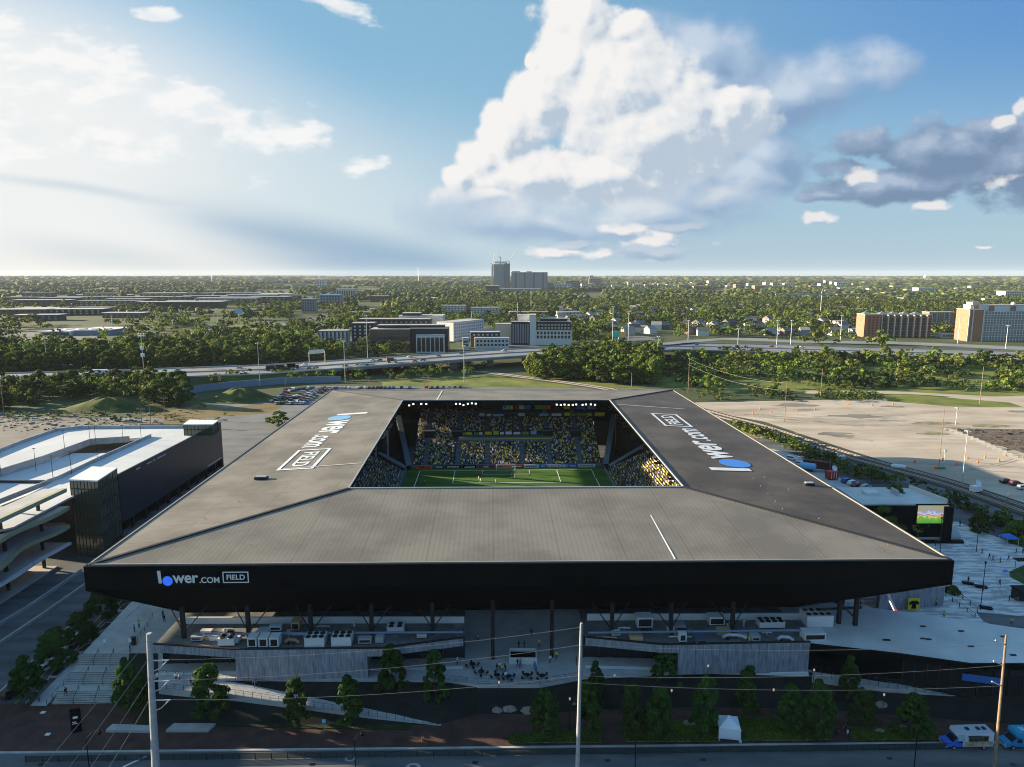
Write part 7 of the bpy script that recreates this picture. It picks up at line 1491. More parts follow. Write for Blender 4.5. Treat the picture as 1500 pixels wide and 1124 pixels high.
# masts: highway light masts, cell tower, utility poles
MK = {}
def mast(px, yt, yb, kind, label, grp, zb=0):
    a = P(px, yb, zb); b = PY(px, yt, a.y); h = b.z - zb; r = max(.15, a.y * .00055)
    o = thing({'light': 'light_mast', 'cell': 'cell_tower', 'wood': 'utility_pole', 'cross': 'utility_pole'}[kind], label, {'light': 'light mast', 'cell': 'cell tower', 'wood': 'utility pole', 'cross': 'utility pole'}[kind], tuple(a), 0, grp)
    m = MB(); m.tube([(0, 0, 0), (0, 0, h)], [r, r * .6], 8); m.build('pole', M_steel if kind in ('light', 'cell') else M_wood, o)
    if kind == 'light':
        m = MB(); m.tube([(0, 0, h - .3), (0, 0, h + .3)], min(1.0, r * 4), 8)
        for i in range(6): an = i * math.pi / 3; q = min(1, r * 3.5); m.tube([(.8 * q * math.cos(an), .8 * q * math.sin(an), h), (2.0 * q * math.cos(an), 2.0 * q * math.sin(an), h)], .3 * q, 5)
        m.build('lamp_ring', M_steel, o)
    if kind == 'cell':
        for lv in (h - 2, h - 12, h - 18):
            m = MB()
            m.tube([(0, 0, lv - .2), (0, 0, lv + .2)], 2.2 if lv > h - 5 else 1.2, 8)
            for i in range(6): an = i * math.pi / 3; q = (2.2 if lv > h - 5 else 1.2); m.box(q * math.cos(an) - .3, q * math.cos(an) + .3, q * math.sin(an) - .3, q * math.sin(an) + .3, lv - 1.3, lv + 1.6)
            m.build('antenna_ring', M_white, o)
    if kind == 'cross':
        m = MB()
        for lv in (h - .6, h - 2.4): m.box(-2.2, 2.2, -.12, .12, lv - .15, lv + .15)
        m.build('crossarm', M_wood, o); m = MB()
        for x in (-1.9, -1, 1, 1.9): m.tube([(x, 0, h - .45), (x, 0, h)], .1, 5)
        m.build('insulators', M_steel, o)
    return o, a, h
ms_ = [(70, 503, 541), (381, 503, 566), (539, 462, 538), (506, 500, 562), (680, 507, 560), (897, 449, 512), (920, 457, 512), (1008, 470, 500), (963, 493, 533), (1080, 482, 521), (1137, 470, 518), (1158, 470, 505), (1231, 462, 498), (1403, 467, 503), (1473, 477, 511), (778, 427, 455), (758, 443, 467), (691, 457, 475), (165, 463, 482), (320, 452, 484), (254, 470, 484)]
for i, (x, a, b_) in enumerate(sorted(ms_)): mast(x, a, b_, 'light', 'tall grey highway light mast, %s from the left' % ordn(i + 1), 'highway light masts')
mast(211, 488, 545, 'cell', 'thick white cell tower with antennas by the highway', None)
us = [(242, 582, 612, 'cross'), (221, 588, 622, 'cross'), (208, 598, 624, 'cross'), (419, 552, 566, 'cross'), (540, 552, 568, 'cross'), (622, 553, 572, 'cross'), (628, 549, 572, 'cross'), (925, 546, 568, 'wood'), (1008, 523, 576, 'wood'), (1202, 540, 583, 'wood'), (1149, 558, 618, 'wood'), (1435, 537, 592, 'wood'), (1205, 540, 540, None), (6, 545, 605, 'wood')]
us = [u for u in us if u[3]]
for i, (x, a, b_, kd_) in enumerate(sorted(us)): mast(x, a, b_, kd_, 'wooden utility pole in the middle distance, %s from the left' % ordn(i + 1), 'utility poles in the middle distance')
mast(1375, 597, 685, 'wood', 'tall wooden pole with orange base on the gravel lot', None); mast(1409, 632, 711, 'light', 'slim grey lamp pole on the gravel lot by the railway', None); mast(1382, 660, 686, 'light', 'short lighting mast beside the green base on the gravel lot', None); mast(1400, 598, 622, 'light', 'thin post beside the rubble ring', None); mast(1215, 672, 700, 'wood', 'short dark lamp pole behind the stadium by the hedge', None); mast(1473, 722, 757, 'wood', 'thin pole in the hedge by the railway at right', None)
o = thing('green_skip', 'green base block beside the tall pole on the gravel lot', 'skip', tuple(P(1379, 687, .03))); m = MB(); m.prism([(-1.2, -.6), (1.2, -.6), (1.5, .6), (-1.5, .6)], 0, .8); m.build('body', mat('green_paint', (.02, .28, .14), .6), o); m = MB(); m.box(-2.8, -1.5, -.5, .5, 0, .9); m.build('orange_block', M_orange, o)
# ------------------------------------------------------------------ trees
def island_var(m, lo=.72, hi=1.3):
    nt = m.node_tree; N = nt.nodes; L = nt.links; b = N['Principled BSDF']; src = b.inputs['Base Color'].links[0].from_socket
    g = N.new('ShaderNodeNewGeometry'); mr = N.new('ShaderNodeMapRange'); mr.inputs['To Min'].default_value = lo; mr.inputs['To Max'].default_value = hi; L.new(g.outputs['Random Per Island'], mr.inputs['Value'])
    hs = N.new('ShaderNodeHueSaturation'); L.new(src, hs.inputs['Color']); L.new(mr.outputs[0], hs.inputs['Value'])
    for l in list(src.links):
        if l.to_node != hs: to = l.to_socket; L.remove(l); L.new(hs.outputs[0], to)
    return m
M_leafL = leafmat('leaf_wood_light', (.09, .13, .02), (.17, .20, .04), .25, .25)
for m in (M_leafA, M_leafB, M_leafC, M_leafL): island_var(m)
M_far = island_var(leafmat('leaf_far', (.045, .08, .016), (.14, .17, .04), 0, .02), .6, 1.35)
M_far2 = island_var(leafmat('leaf_far_dark', (.022, .045, .012), (.05, .085, .022), 0, .02), .6, 1.3)
M_far3 = island_var(leafmat('leaf_far_light', (.085, .11, .02), (.16, .18, .045), 0, .02), .65, 1.3)
M_bush = island_var(leafmat('leaf_bush', (.06, .11, .014), (.15, .20, .035), 0, .08), .7, 1.3)
def leaf_quads(C, D, size, rs):
    """quads centred on C, roughly facing D"""
    n = len(C); U = np.cross(D, rs.normal(size=(n, 3))); U /= np.linalg.norm(U, axis=1)[:, None] + 1e-9; Vv = np.cross(D, U)
    s = (size * (.6 + .8 * rs.rand(n)))[:, None] * .5; t = s * (.6 + .4 * rs.rand(n))[:, None]
    V = np.stack([C - U * s - Vv * t, C + U * s - Vv * t * .6, C + U * s * .8 + Vv * t, C - U * s * .7 + Vv * t * .9], axis=1)
    return V.reshape(-1, 3)
def quad_mesh(name, V, m, nv=4):
    me = bpy.data.meshes.new(name); n = len(V) // nv; me.vertices.add(len(V)); me.vertices.foreach_set('co', V.reshape(-1)); me.loops.add(len(V)); me.loops.foreach_set('vertex_index', np.arange(len(V), dtype=np.int32))
    me.polygons.add(n); me.polygons.foreach_set('loop_start', np.arange(0, len(V), nv, dtype=np.int32)); me.polygons.foreach_set('loop_total', np.full(n, nv, np.int32)); me.materials.append(m); me.update(); me.validate(); return me
def crown_pts(seed, r, h, z0, ncl, per, col=False):
    rs = np.random.RandomState(seed); C = []; D = []
    for i in range(ncl):
        th = rs.rand() * 6.283; zf = rs.rand(); prof = math.sin(math.pi * min(1, .12 + zf * .86)) ** .7 * (1.15 - .35 * zf) if not col else (1 - zf) ** .55 * .95 + .1
        rr_ = r * prof * (.35 + .65 * rs.rand() ** .5); c = np.array([rr_ * math.cos(th), rr_ * math.sin(th), z0 + h * zf]); cr_ = r * (.22 + .2 * rs.rand()) * (1 if not col else .8)
        d = rs.normal(size=(per, 3)); d /= np.linalg.norm(d, axis=1)[:, None]; d[:, 2] = np.where(d[:, 2] < -.3, -d[:, 2], d[:, 2]); p = c + d * cr_ * (.55 + .45 * rs.rand(per))[:, None] * np.array([1, 1, .8]); C.append(p); D.append(d + rs.normal(size=(per, 3)) * .35)
    C = np.concatenate(C); D = np.concatenate(D); D /= np.linalg.norm(D, axis=1)[:, None]; return C, D, rs
def make_tree(seed, r, h, z0, ncl, per, leaf, m, kind):
    C, D, rs = crown_pts(seed, r, h - z0, z0, ncl, per, kind == 'young'); me = quad_mesh('crown', leaf_quads(C, D, leaf, rs), m)
    t = MB(); q = random.Random(seed); t.tube([(0, 0, -.3), (q.uniform(-.1, .1), q.uniform(-.1, .1), z0 + .3), (q.uniform(-.2, .2), 0, h * .72)], [.045 * r + .07, .03 * r + .05, .03], 7)
    for i in range(6): a = i * 1.05 + q.random(); z = lerp(z0 * .8, h * .6, i / 6.); t.tube([(0, 0, z), (math.cos(a) * r * .35, math.sin(a) * r * .35, z + r * .3), (math.cos(a) * r * .65, math.sin(a) * r * .65, z + r * .55)], [.02 * r + .03, .02, .012], 5)
    to = t.build('trunk', M_trunk); tm = to.data; bpy.data.objects.remove(to); return me, tm
def tree(tp, loc, sx, sz, rz, label, group, name='tree'):
    o = thing(name, label, 'tree', loc, rz, group); o.scale = (sx, sx, sz)
    for n_, me in (('crown', tp[0]), ('trunk', tp[1])): c = bpy.data.objects.new(n_, me); COL.objects.link(c); c.parent = o
    return o
ST = [make_tree(40 + i, 2.6, 7.0, 1.3, 52, 110, .38, M_leafA, 'young') for i in range(4)]      # street trees, unit 7 m high
WTm = [make_tree(60 + i, 5.0, 11.0, 1.2, (22, 34, 46, 28, 38, 24, 42)[i], (60, 50, 34, 60, 50, 64, 44)[i], (.8, .75, .85, .7, .8, .75, .8)[i], (M_leafB, M_leafC, M_leafL, M_leafB, M_leafC, M_leafB, M_leafC)[i], 'wood') for i in range(7)]
# street trees: base pixel, top pixel, width in pixels
sts = [(190, 1046, 968, 42), (208, 1040, 985, 30), (308, 1056, 976, 56), (435, 1062, 995, 42), (512, 1063, 990, 44), (575, 1026, 948, 46), (638, 1032, 954, 40), (798, 1083, 1011, 50), (872, 1040, 972, 30), (860, 1077, 998, 46), (925, 1079, 1003, 42), (965, 1082, 1009, 46), (974, 1008, 953, 50), (1032, 1079, 993, 48), (1093, 1053, 978, 36), (1155, 1073, 1004, 40), (1197, 1080, 1001, 52), (1242, 1030, 964, 34), (1263, 1067, 1012, 40), (1335, 1080, 1019, 54)]
BED = .2
for i, (x, yb, yt, w) in enumerate(sorted(sts)):
    z = .14; a = P(x, yb, z); b_ = PY(x, yt, a.y); h = b_.z - z; k = (a.y * CP + H * SP) / 1000.
    tree(ST[i % 4], tuple(a), w * k / 5.6, h / 7.2, rnd.uniform(0, 6), 'young street tree in the front planting, %s from the left' % ordn(i + 1), 'young trees in front of the stadium', 'street_tree')
for i, (x, yb, yt, w) in enumerate(((40, 1024, 966, 52), (83, 982, 924, 54), (118, 948, 900, 46), (150, 908, 866, 46), (180, 882, 850, 36))):
    a = P(x, yb, .1); b_ = PY(x, yt, a.y); h = b_.z; k = (a.y * CP + H * SP) / 1000.; tree(ST[(i + 1) % 4], tuple(a), w * k / 5.4, h / 7.2, rnd.uniform(0, 6), 'dark street tree beside the side street, %s from the bottom' % ordn(i + 1), 'trees along the side street', 'street_tree')
for i, (x, yb, yt, w, lab) in enumerate(((1308, 776, 714, 62, 'broad dark tree in front of the screen building, beside the stadium edge'), (1290, 800, 742, 56, 'second dark tree nearer the stadium edge by the screen building'), (1334, 792, 740, 40, 'dark tree just left of the video screen'), (408, 626, 603, 36, 'bright green bushy tree beyond the stadium\'s left edge'), (1435, 786, 752, 32, 'tree with yellow-green top in the hedge right of the plaza'), (1484, 800, 764, 34, 'tree with yellow-green top at the right edge by the railway'), (1392, 876, 858, 26, 'dark low tree below the stadium\'s right corner'))):
    a = P(x, yb, .1 if y_ else 0); b_ = PY(x, yt, a.y); k = (a.y * CP + H * SP) / 1000.; tree(WTm[i % 7], tuple(a), w * k / 11., b_.z / 11.6, rnd.uniform(0, 6), lab, None)
# --- zones in the middle distance
def inpoly(px, py, poly):
    r = np.zeros(len(px), bool); j = len(poly) - 1
    for i in range(len(poly)):
        xi, yi = poly[i]; xj, yj = poly[j]
        c = ((yi > py) != (yj > py)); c &= px < (xj - xi) * (py - yi) / ((yj - yi) or 1e-9) + xi; r ^= c; j = i
    return r
def proj_np(X, Y, Z=0): yy = Y * CP - (Z - H) * SP; uu = Y * SP + (Z - H) * CP; return 750 + 1000 * X / yy, 562 - 1000 * uu / yy
EXC = [HWp for HWp in ([(x, y + 3.0) for x, y, z in HW_F] + [(x, y - 1.5) for x, y, z in HW_N][::-1],)]
EXC += [[(940, 505), (1000, 498), (1060, 494), (1125, 495), (1125, 501), (940, 511)], [(1120, 496), (1180, 498), (1300, 499), (1500, 507), (1500, 514), (1300, 505), (1120, 501)], [(880, 491), (930, 489), (960, 494), (960, 500), (880, 501)], [(280, 487), (480, 461), (480, 465), (400, 480), (280, 494)], [(380, 470), (500, 477), (500, 483), (380, 475)], [(540, 451), (640, 436), (640, 440), (540, 458)], [(680, 474), (690, 473), (720, 482), (790, 508), (760, 515), (715, 508)], [(484, 486), (500, 485), (528, 514), (506, 521)], [(0, 488), (150, 477), (200, 481), (120, 501), (0, 501)], [(200, 500), (210, 492), (300, 482), (318, 484), (240, 506)],
        [(655, 500), (696, 492), (705, 514), (655, 514)], [(330, 560), (700, 564), (1000, 578), (1000, 700), (330, 700)]]
noi = lambda X, Y, s, o=0: np.array([mnoise.noise(Vector((x / s, y / s, o))) for x, y in zip(X, Y)])
def boxes_mask(X, Y, margin, front=None):
    m = np.zeros(len(X), bool)
    for bx in BOXES:
        cx = sum(p[0] for p in bx) / 4; cy = sum(p[1] for p in bx) / 4; q = [(cx + (x - cx) * 1.0 + math.copysign(margin, x - cx), cy + (y - cy) + math.copysign(margin, y - cy)) for x, y in bx]
        x0, x1 = min(p[0] for p in q), max(p[0] for p in q); y0, y1 = min(p[1] for p in q), max(p[1] for p in q)
        # also keep the view of the lower front clear for a few metres
        s = (X > x0) & (X < x1) & (Y > y0 - (front or (62 if y0 > 700 else margin * 1.5))) & (Y < y1)
        m |= s
    return m
def grid(y0, y1, sp, seed, jit=.45, xm=.86):
    rs = np.random.RandomState(seed); ys = np.arange(y0, y1, sp); P_ = []
    for y in ys:
        xs = np.arange(-xm * y, xm * y, sp); P_.append(np.stack([xs + rs.uniform(-jit, jit, len(xs)) * sp, np.full(len(xs), y) + rs.uniform(-jit, jit, len(xs)) * sp], 1))
    return np.concatenate(P_), rs
near = []       # (x, y, h, w, zone)
def zone(name, poly, sp, h0, h1, seed, nmask=None, asp=1.0):
    ys = [P(x, y).y for x, y in poly]; xs = [P(x, y).x for x, y in poly]
    rs = np.random.RandomState(seed); X, Y = np.meshgrid(np.arange(min(xs), max(xs), sp), np.arange(min(ys), max(ys), sp)); X = X.ravel() + rs.uniform(-.45, .45, X.size) * sp; Y = Y.ravel() + rs.uniform(-.45, .45, Y.size) * sp
    px, py = proj_np(X, Y); ok = inpoly(px, py, poly)
    for e in EXC: ok &= ~inpoly(px, py, e)
    X, Y = X[ok], Y[ok]
    if len(X) == 0: return
    ok = ~boxes_mask(X, Y, 5); X, Y = X[ok], Y[ok]
    if nmask is not None: ok = noi(X, Y, nmask[0], seed) > nmask[1]; X, Y = X[ok], Y[ok]
    for x, y in zip(X, Y): h = rs.uniform(h0, h1); near.append((x, y, h, h * asp * rs.uniform(.85, 1.2), name))
zone('in the belt behind the left highway', [(-120, 548), (-120, 512), (150, 516), (230, 506), (330, 500), (462, 500), (470, 520), (462, 530), (380, 535), (200, 541)], 11.5, 11, 17, 1)
zone('on the near side of the left highway', [(-90, 606), (-90, 575), (60, 566), (160, 560), (262, 560), (265, 575), (292, 592), (240, 600), (200, 590), (130, 584), (60, 596)], 9.5, 7, 13, 2)
zone('between the highway and car lot', [(270, 562), (380, 553), (480, 547), (560, 541), (690, 534), (716, 542), (700, 552), (620, 557), (480, 559), (330, 566)], 9.5, 4, 8, 3, (30, -.15), 1.2)
zone('in the clump right of the overpass', [(790, 556), (772, 545), (800, 532), (850, 522), (962, 518), (965, 540), (956, 566), (900, 566), (860, 560)], 9, 11, 16, 4)
zone('on the green meadow above the gravel lot', [(960, 566), (975, 524), (1120, 522), (1240, 528), (1500, 536), (1640, 542), (1640, 585), (1500, 574), (1300, 569), (1150, 571), (1040, 574)], 10, 5, 10, 5, (46, -.10), 1.3)
zone('in the row along the right highway', [(1130, 527), (1240, 527), (1500, 534), (1640, 540), (1640, 550), (1500, 544), (1240, 537), (1130, 534)], 11, 9, 14, 6, (24, -.05))
zone('in the grove in front of the black office', [(470, 522), (460, 505), (500, 503), (545, 508), (625, 511), (620, 522), (540, 527), (480, 530)], 9, 8, 14, 7)
zone('in the grove between the offices', [(655, 492), (662, 484), (700, 478), (705, 488)], 10, 9, 14, 8)
near.sort(key=lambda t: -t[2] / t[1]); vis = [t for t in near if -25 < proj_np(t[0], t[1])[0] < 1525]
ind = vis[:272]; rest = [t for t in near if t not in set(ind)]
bz = {}
for t in ind: bz.setdefault(t[4], []).append(t)
for zn, ts in bz.items():
    ts.sort(key=lambda t: proj_np(t[0], t[1])[0])
    for i, t in enumerate(ts): tree(WTm[rnd.randrange(7)], (t[0], t[1], 0), t[3] / 11. * 1.05, t[2] / 11.3, rnd.uniform(0, 6.28), '%s tree %s, %s from the left' % ('tall' if t[2] > 13 else ('low round' if t[2] < 7.5 else 'bushy green'), zn, ordn(i + 1)), 'trees ' + zn)
# stuff: the woodland mass
def scatter_cards(items, per, leaf, seed, name, m, label, hfac=1.0):
    rs = np.random.RandomState(seed); A = np.array([(t[0], t[1], t[2], t[3]) for t in items]); n = len(A); ncl = 9
    cl = rs.normal(size=(n, ncl, 3)) * np.array([.24, .24, .2]); cl = np.clip(cl, -.42, .42); cl[:, :, 2] += .58
    d = rs.normal(size=(n, ncl, per, 3)); d /= np.linalg.norm(d, axis=3)[..., None]; d[..., 2] = np.where(d[..., 2] < -.2, -d[..., 2], d[..., 2])
    W_ = A[:, 3][:, None, None]; Hh = A[:, 2][:, None, None]
    C = np.empty((n, ncl, per, 3)); C[..., 0] = A[:, 0][:, None, None] + (cl[:, :, None, 0] + d[..., 0] * .17) * W_; C[..., 1] = A[:, 1][:, None, None] + (cl[:, :, None, 1] + d[..., 1] * .17) * W_; C[..., 2] = (cl[:, :, None, 2] + d[..., 2] * .16) * Hh
    D = d.reshape(-1, 3) + rs.normal(size=(n * ncl * per, 3)) * .3; D /= np.linalg.norm(D, axis=1)[:, None]
    sz = np.repeat(A[:, 3] * leaf, ncl * per); o = bpy.data.objects.new(name, quad_mesh(name, leaf_quads(C.reshape(-1, 3), D, sz, rs), m)); COL.objects.link(o)
    for x_ in (M_far2, M_far3): o.data.materials.append(x_)
    sp_ = (noi(A[:, 0], A[:, 1], 45, 9) + rs.uniform(-.55, .55, n)) * 2.2; k_ = np.where(sp_ > .55, 2, np.where(sp_ < -.25, 1, 0)); o.data.polygons.foreach_set('material_index', np.repeat(k_, ncl * per).astype(np.int32)); o.data.update()
    o['kind'] = 'stuff'; o['label'] = label; return o
MZ = [([(815, 508), (842, 490), (838, 474), (815, 462), (860, 444), (1120, 441), (1700, 446), (1700, 522), (1500, 508), (1240, 505), (960, 496), (880, 505)], .93, (60, -.5)),
      ([(340, 502), (470, 478), (520, 464), (620, 450), (700, 438), (820, 438), (820, 464), (750, 478), (640, 474), (560, 470), (480, 498), (400, 503)], .85, (90, -.12)),
      ([(-150, 512), (-150, 486), (230, 474), (420, 452), (520, 445), (540, 462), (380, 495), (200, 512)], .55, (70, -.02)),
      ([(-150, 486), (-150, 440), (440, 432), (520, 445), (420, 452), (230, 474)], .22, (90, .05)), ([(700, 478), (760, 470), (812, 470), (815, 490), (760, 494)], .8, (60, -.2))]
def mzones(X, Y, rs):
    px, py = proj_np(X, Y); ok = np.zeros(len(X), bool); nv = None
    for poly, pr, nm in MZ: s = inpoly(px, py, poly); ok |= s & (rs.rand(len(X)) < pr) & (noi(X, Y, nm[0], 2) > nm[1] if s.any() else s)
    for e in EXC: ok &= ~inpoly(px, py, e)
    return ok
G, rs = grid(740, 2150, 13.5, 11); X, Y = G[:, 0], G[:, 1]; px, py = proj_np(X, Y); s = (px > -90) & (px < 1620); X, Y = X[s], Y[s]; ok = mzones(X, Y, rs); X, Y = X[ok], Y[ok]; ok = ~boxes_mask(X, Y, 7); X, Y = X[ok], Y[ok]
items = [(x, y, h, w) for x, y, h, w in zip(X, Y, rs.uniform(6, 17, len(X)), rs.uniform(7, 20, len(X)))]
a_ = [t for t in items if t[1] < 1250]; b2 = [t for t in items if t[1] >= 1250]
scatter_cards([t[:4] for t in rest] + a_, 9, .16, 3, 'woodland', M_leafB, 'dense woodland canopy beyond the highway')
scatter_cards(b2, 4, .24, 4, 'woodland', M_far, 'woodland canopy in the middle distance')
print('woods', len(rest), len(a_), len(b2))
ICO_V = np.array([(0, 0, 1)] + [(.894 * math.cos(a), .894 * math.sin(a), .447) for a in np.arange(5) * 1.2566] + [(.894 * math.cos(a), .894 * math.sin(a), -.3) for a in np.arange(5) * 1.2566 + .628]); ICO_F = np.array([(0, 1, 2), (0, 2, 3), (0, 3, 4), (0, 4, 5), (0, 5, 1), (1, 6, 2), (2, 7, 3), (3, 8, 4), (4, 9, 5), (5, 10, 1), (2, 6, 7), (3, 7, 8), (4, 8, 9), (5, 9, 10), (1, 10, 6)])
def scatter_blobs(X, Y, W_, Hh, seed, name, label):
    rs = np.random.RandomState(seed); n = len(X); V = ICO_V[None] * (1 + rs.uniform(-.28, .28, (n, 11, 1))); V = V * np.stack([W_, W_, Hh], 1)[:, None, :] * .5; V[..., 0] += X[:, None]; V[..., 1] += Y[:, None]; V[..., 2] += (Hh * .5)[:, None]
    Ff = (np.arange(n)[:, None, None] * 11 + ICO_F[None]).reshape(-1); me = bpy.data.meshes.new(name); me.vertices.add(n * 11); me.vertices.foreach_set('co', V.reshape(-1)); me.loops.add(len(Ff)); me.loops.foreach_set('vertex_index', Ff.astype(np.int32)); k = n * 15; me.polygons.add(k); me.polygons.foreach_set('loop_start', np.arange(0, 3 * k, 3, dtype=np.int32)); me.polygons.foreach_set('loop_total', np.full(k, 3, np.int32)); [me.materials.append(x_) for x_ in (M_far, M_far2, M_far3)]; sp_ = (noi(X, Y, 160, 9) + rs.uniform(-.5, .5, n)) * 2.2; me.polygons.foreach_set('material_index', np.repeat(np.where(sp_ > .6, 2, np.where(sp_ < -.2, 1, 0)), 15).astype(np.int32)); me.update(); me.validate()
    o = bpy.data.objects.new(name, me); COL.objects.link(o); o['kind'] = 'stuff'; o['label'] = label
for i, (y0, y1, sp, w, h, lab) in enumerate(((1250, 2300, 19, 17, 12, 'scattered tree crowns between distant blocks'), (2150, 4200, 23, 25, 15, 'tree canopy of the distant neighbourhoods'), (4200, 8000, 52, 58, 24, 'far woodland canopy towards the horizon'), (8000, 17500, 125, 150, 42, 'farthest tree canopy under the horizon'))):
    G, rs = grid(y0, y1, sp, 20 + i, xm=.8); X, Y = G[:, 0], G[:, 1]; px, py = proj_np(X, Y); v = noi(X / 1.0, Y / 2.2, sp * 9, 5); thr = np.where(px < 560, .02, -.16) if i else np.where(px < 560, .22, .0); ok = (v > thr) & (px > -60) & (px < 1560)
    ok &= ~((px < 450) & (py > 433) & (rs.rand(len(px)) < .75)); X, Y = X[ok], Y[ok]
    if i < 2: ok = ~boxes_mask(X, Y, 9); X, Y = X[ok], Y[ok]
    scatter_blobs(X, Y, w * rs.uniform(.6, 1.25, len(X)), h * rs.uniform(.6, 1.3, len(X)), 30 + i, 'far_woodland', lab); print('far', i, len(X))
# hedges and scrub
def scrub(poly, sp, h0, h1, seed, label, name='shrubs', nm=None):
    near0 = len(near); keep = list(near); del near[:]; ys = [P(x, y).y for x, y in poly]; zone('x', poly, sp, h0, h1, seed, nm, 1.5); its = [t[:4] for t in near]; near[:] = keep
    if its: scatter_cards(its, 5, .2, seed, name, M_bush, label)
scrub([(1078, 622), (1150, 648), (1235, 682), (1320, 708), (1390, 733), (1500, 773), (1640, 828), (1640, 850), (1500, 800), (1448, 775), (1392, 742), (1340, 712), (1262, 706), (1215, 690), (1150, 662), (1085, 634)], 3.4, 2, 4.2, 41, 'dark green hedge along the railway', 'hedge', (14, -.35))
scrub([(960, 572), (975, 528), (1300, 536), (1640, 548), (1640, 580), (1300, 570), (1080, 576)], 7, 1.0, 3.2, 42, 'scrub on the green meadow', nm=(40, .02))
scrub([(1190, 584), (1200, 574), (1280, 576), (1298, 586), (1260, 590)], 4, 1.5, 3, 43, 'bright scrub island above the gravel lot')
scrub([(-90, 566), (380, 551), (480, 547), (600, 540), (690, 534), (700, 540), (600, 548), (480, 556), (380, 560), (-90, 582)], 7, 1.5, 3.5, 44, 'scrub along the foot of the highway', nm=(26, -.2))
scrub([(-90, 548), (200, 541), (380, 535), (462, 529), (462, 524), (380, 530), (200, 536), (-90, 542)], 6, 1.5, 3.5, 46, 'bright scrub on the far verge of the highway')
scrub([(1010, 578), (1020, 586), (1060, 588), (1100, 582), (1150, 590), (1190, 584), (1180, 572), (1060, 570)], 6, 1.5, 4, 45, 'scrub behind the stadium at right', nm=(20, -.1))
scrub([(-90, 610), (60, 606), (240, 604), (300, 596), (296, 606), (236, 616), (150, 622), (40, 618), (-90, 632)], 6, .8, 2.6, 47, 'scrub on the waste ground beyond the garage', nm=(22, -.02))
scrub([(205, 640), (215, 612), (300, 596), (400, 596), (330, 612), (322, 645)], 6, .5, 1.6, 48, 'low weeds on the dry field beside the garage', nm=(16, .05))
# earth mounds
M_mound = mat('mound_grass', (.03, .05, .012), .95, (.10, .12, .03), .09, bump=.5, bscale=.5)
def mound(poly_px, h, name):
    A = [P(x, y, 0) for x, y in poly_px]; c = sum(A, Vector()) / len(A); mb = MB(); nr, na = 7, 36; ax = max(abs(p.x - c.x) for p in A); ay = max(abs(p.y - c.y) for p in A)
    mb.v.append((c.x, c.y, h))
    for j in range(1, nr + 1):
        f = j / nr
        for i in range(na): a = 2 * math.pi * i / na; z = h * (math.cos(f * math.pi) * .5 + .5) + (1.5 * mnoise.noise(Vector((i * .5, j, h))) if j < nr else -.3); mb.v.append((c.x + math.cos(a) * ax * f, c.y + math.sin(a) * ay * f, z))
    for i in range(na):
        mb.f.append((0, 1 + i, 1 + (i + 1) % na)); mb.m.append(0)
        for j in range(nr - 1): a, b = 1 + j * na + i, 1 + j * na + (i + 1) % na; mb.f.append((a, a + na, b + na, b)); mb.m.append(0)
    o = mb.build(name, M_mound, smooth=True); o['kind'] = 'structure'
mound([(70, 606), (235, 606), (225, 594), (120, 594)], 7, 'earth_mound'); mound([(296, 593), (408, 591), (395, 579), (315, 579)], 7, 'earth_mound')
wallstrip('noise_wall', [P(268, 580, 0), P(300, 573, 0), P(345, 568, 0), P(420, 562, 0), P(500, 560, 0)], 4.5, .4, mat('noise_wall_paint', (.20, .27, .34), .8), 'long pale blue-grey wall behind the grassy mound', 'wall')
# ------------------------------------------------------------------ foreground: beds, lamps, poles, wires, vans
def bed(pts, label, h=.18, m=M_bed):
    q = [P(x, y, .14) for x, y in pts]; mb = MB(); mb.prism([(p.x, p.y) for p in q], .14, .14 + h); o = mb.build('planting_bed', [M_conc]); c = sum(q, Vector()) / len(q); q2 = [c + (p - c) * .975 for p in q]
    mb = MB(); mb.prism([(p.x, p.y) for p in q2], .14 + h, .16 + h); s = mb.build('soil', m, o); tag(o, label, 'planting bed'); return q
def tufts(pts, n, seed, label, hh=.45):
    rs = np.random.RandomState(seed); q = [P(x, y, .3) for x, y in pts]; xs = [p.x for p in q]; ys = [p.y for p in q]; X = rs.uniform(min(xs), max(xs), n); Y = rs.uniform(min(ys), max(ys), n); px, py = [], []
    ok = inpoly(X, Y, [(p.x, p.y) for p in q]); X, Y = X[ok], Y[ok]; n = len(X); C = np.stack([X, Y, .33 + rs.rand(n) * hh * .6], 1); D = rs.normal(size=(n, 3)); D[:, 2] = np.abs(D[:, 2]) + .4; D /= np.linalg.norm(D, axis=1)[:, None]
    o = bpy.data.objects.new('ground_cover', quad_mesh('ground_cover', leaf_quads(C, D, .34, rs), M_bush)); COL.objects.link(o); o['kind'] = 'stuff'; o['label'] = label
B1 = [(744, 1078), (880, 1067), (881, 1088), (744, 1089)]; B2 = [(912, 1064), (920, 1058), (1052, 1056), (1052, 1087), (918, 1087)]; B3 = [(1078, 1052), (1205, 1052), (1218, 1084), (1078, 1086)]; B4 = [(1236, 1065), (1370, 1072), (1382, 1084), (1250, 1085)]
for i, (b_, w) in enumerate(((B1, 'leftmost, beside the slim steel pole'), (B2, 'left of the white tent'), (B3, 'right of the white tent'), (B4, 'rightmost, left of the vans'))): bed(b_, 'planting bed of low green plants in the brick pavement, ' + w); tufts(b_, (3500, 5200, 5200, 3800)[i], 50 + i, 'low green plants in a pavement bed, ' + w)
LW = [(196, 1062), (600, 1070), (606, 1056), (600, 1050), (430, 1040), (236, 1020), (200, 1036)]
q = [P(x, y, .14) for x, y in LW]; mb = MB(); mb.prism([(p.x, p.y) for p in q], .14, .26); struct('lawn', mb, mat('lawn_dark', (.014, .022, .009), .95, (.03, .05, .015), .4, bump=.5, bscale=3))
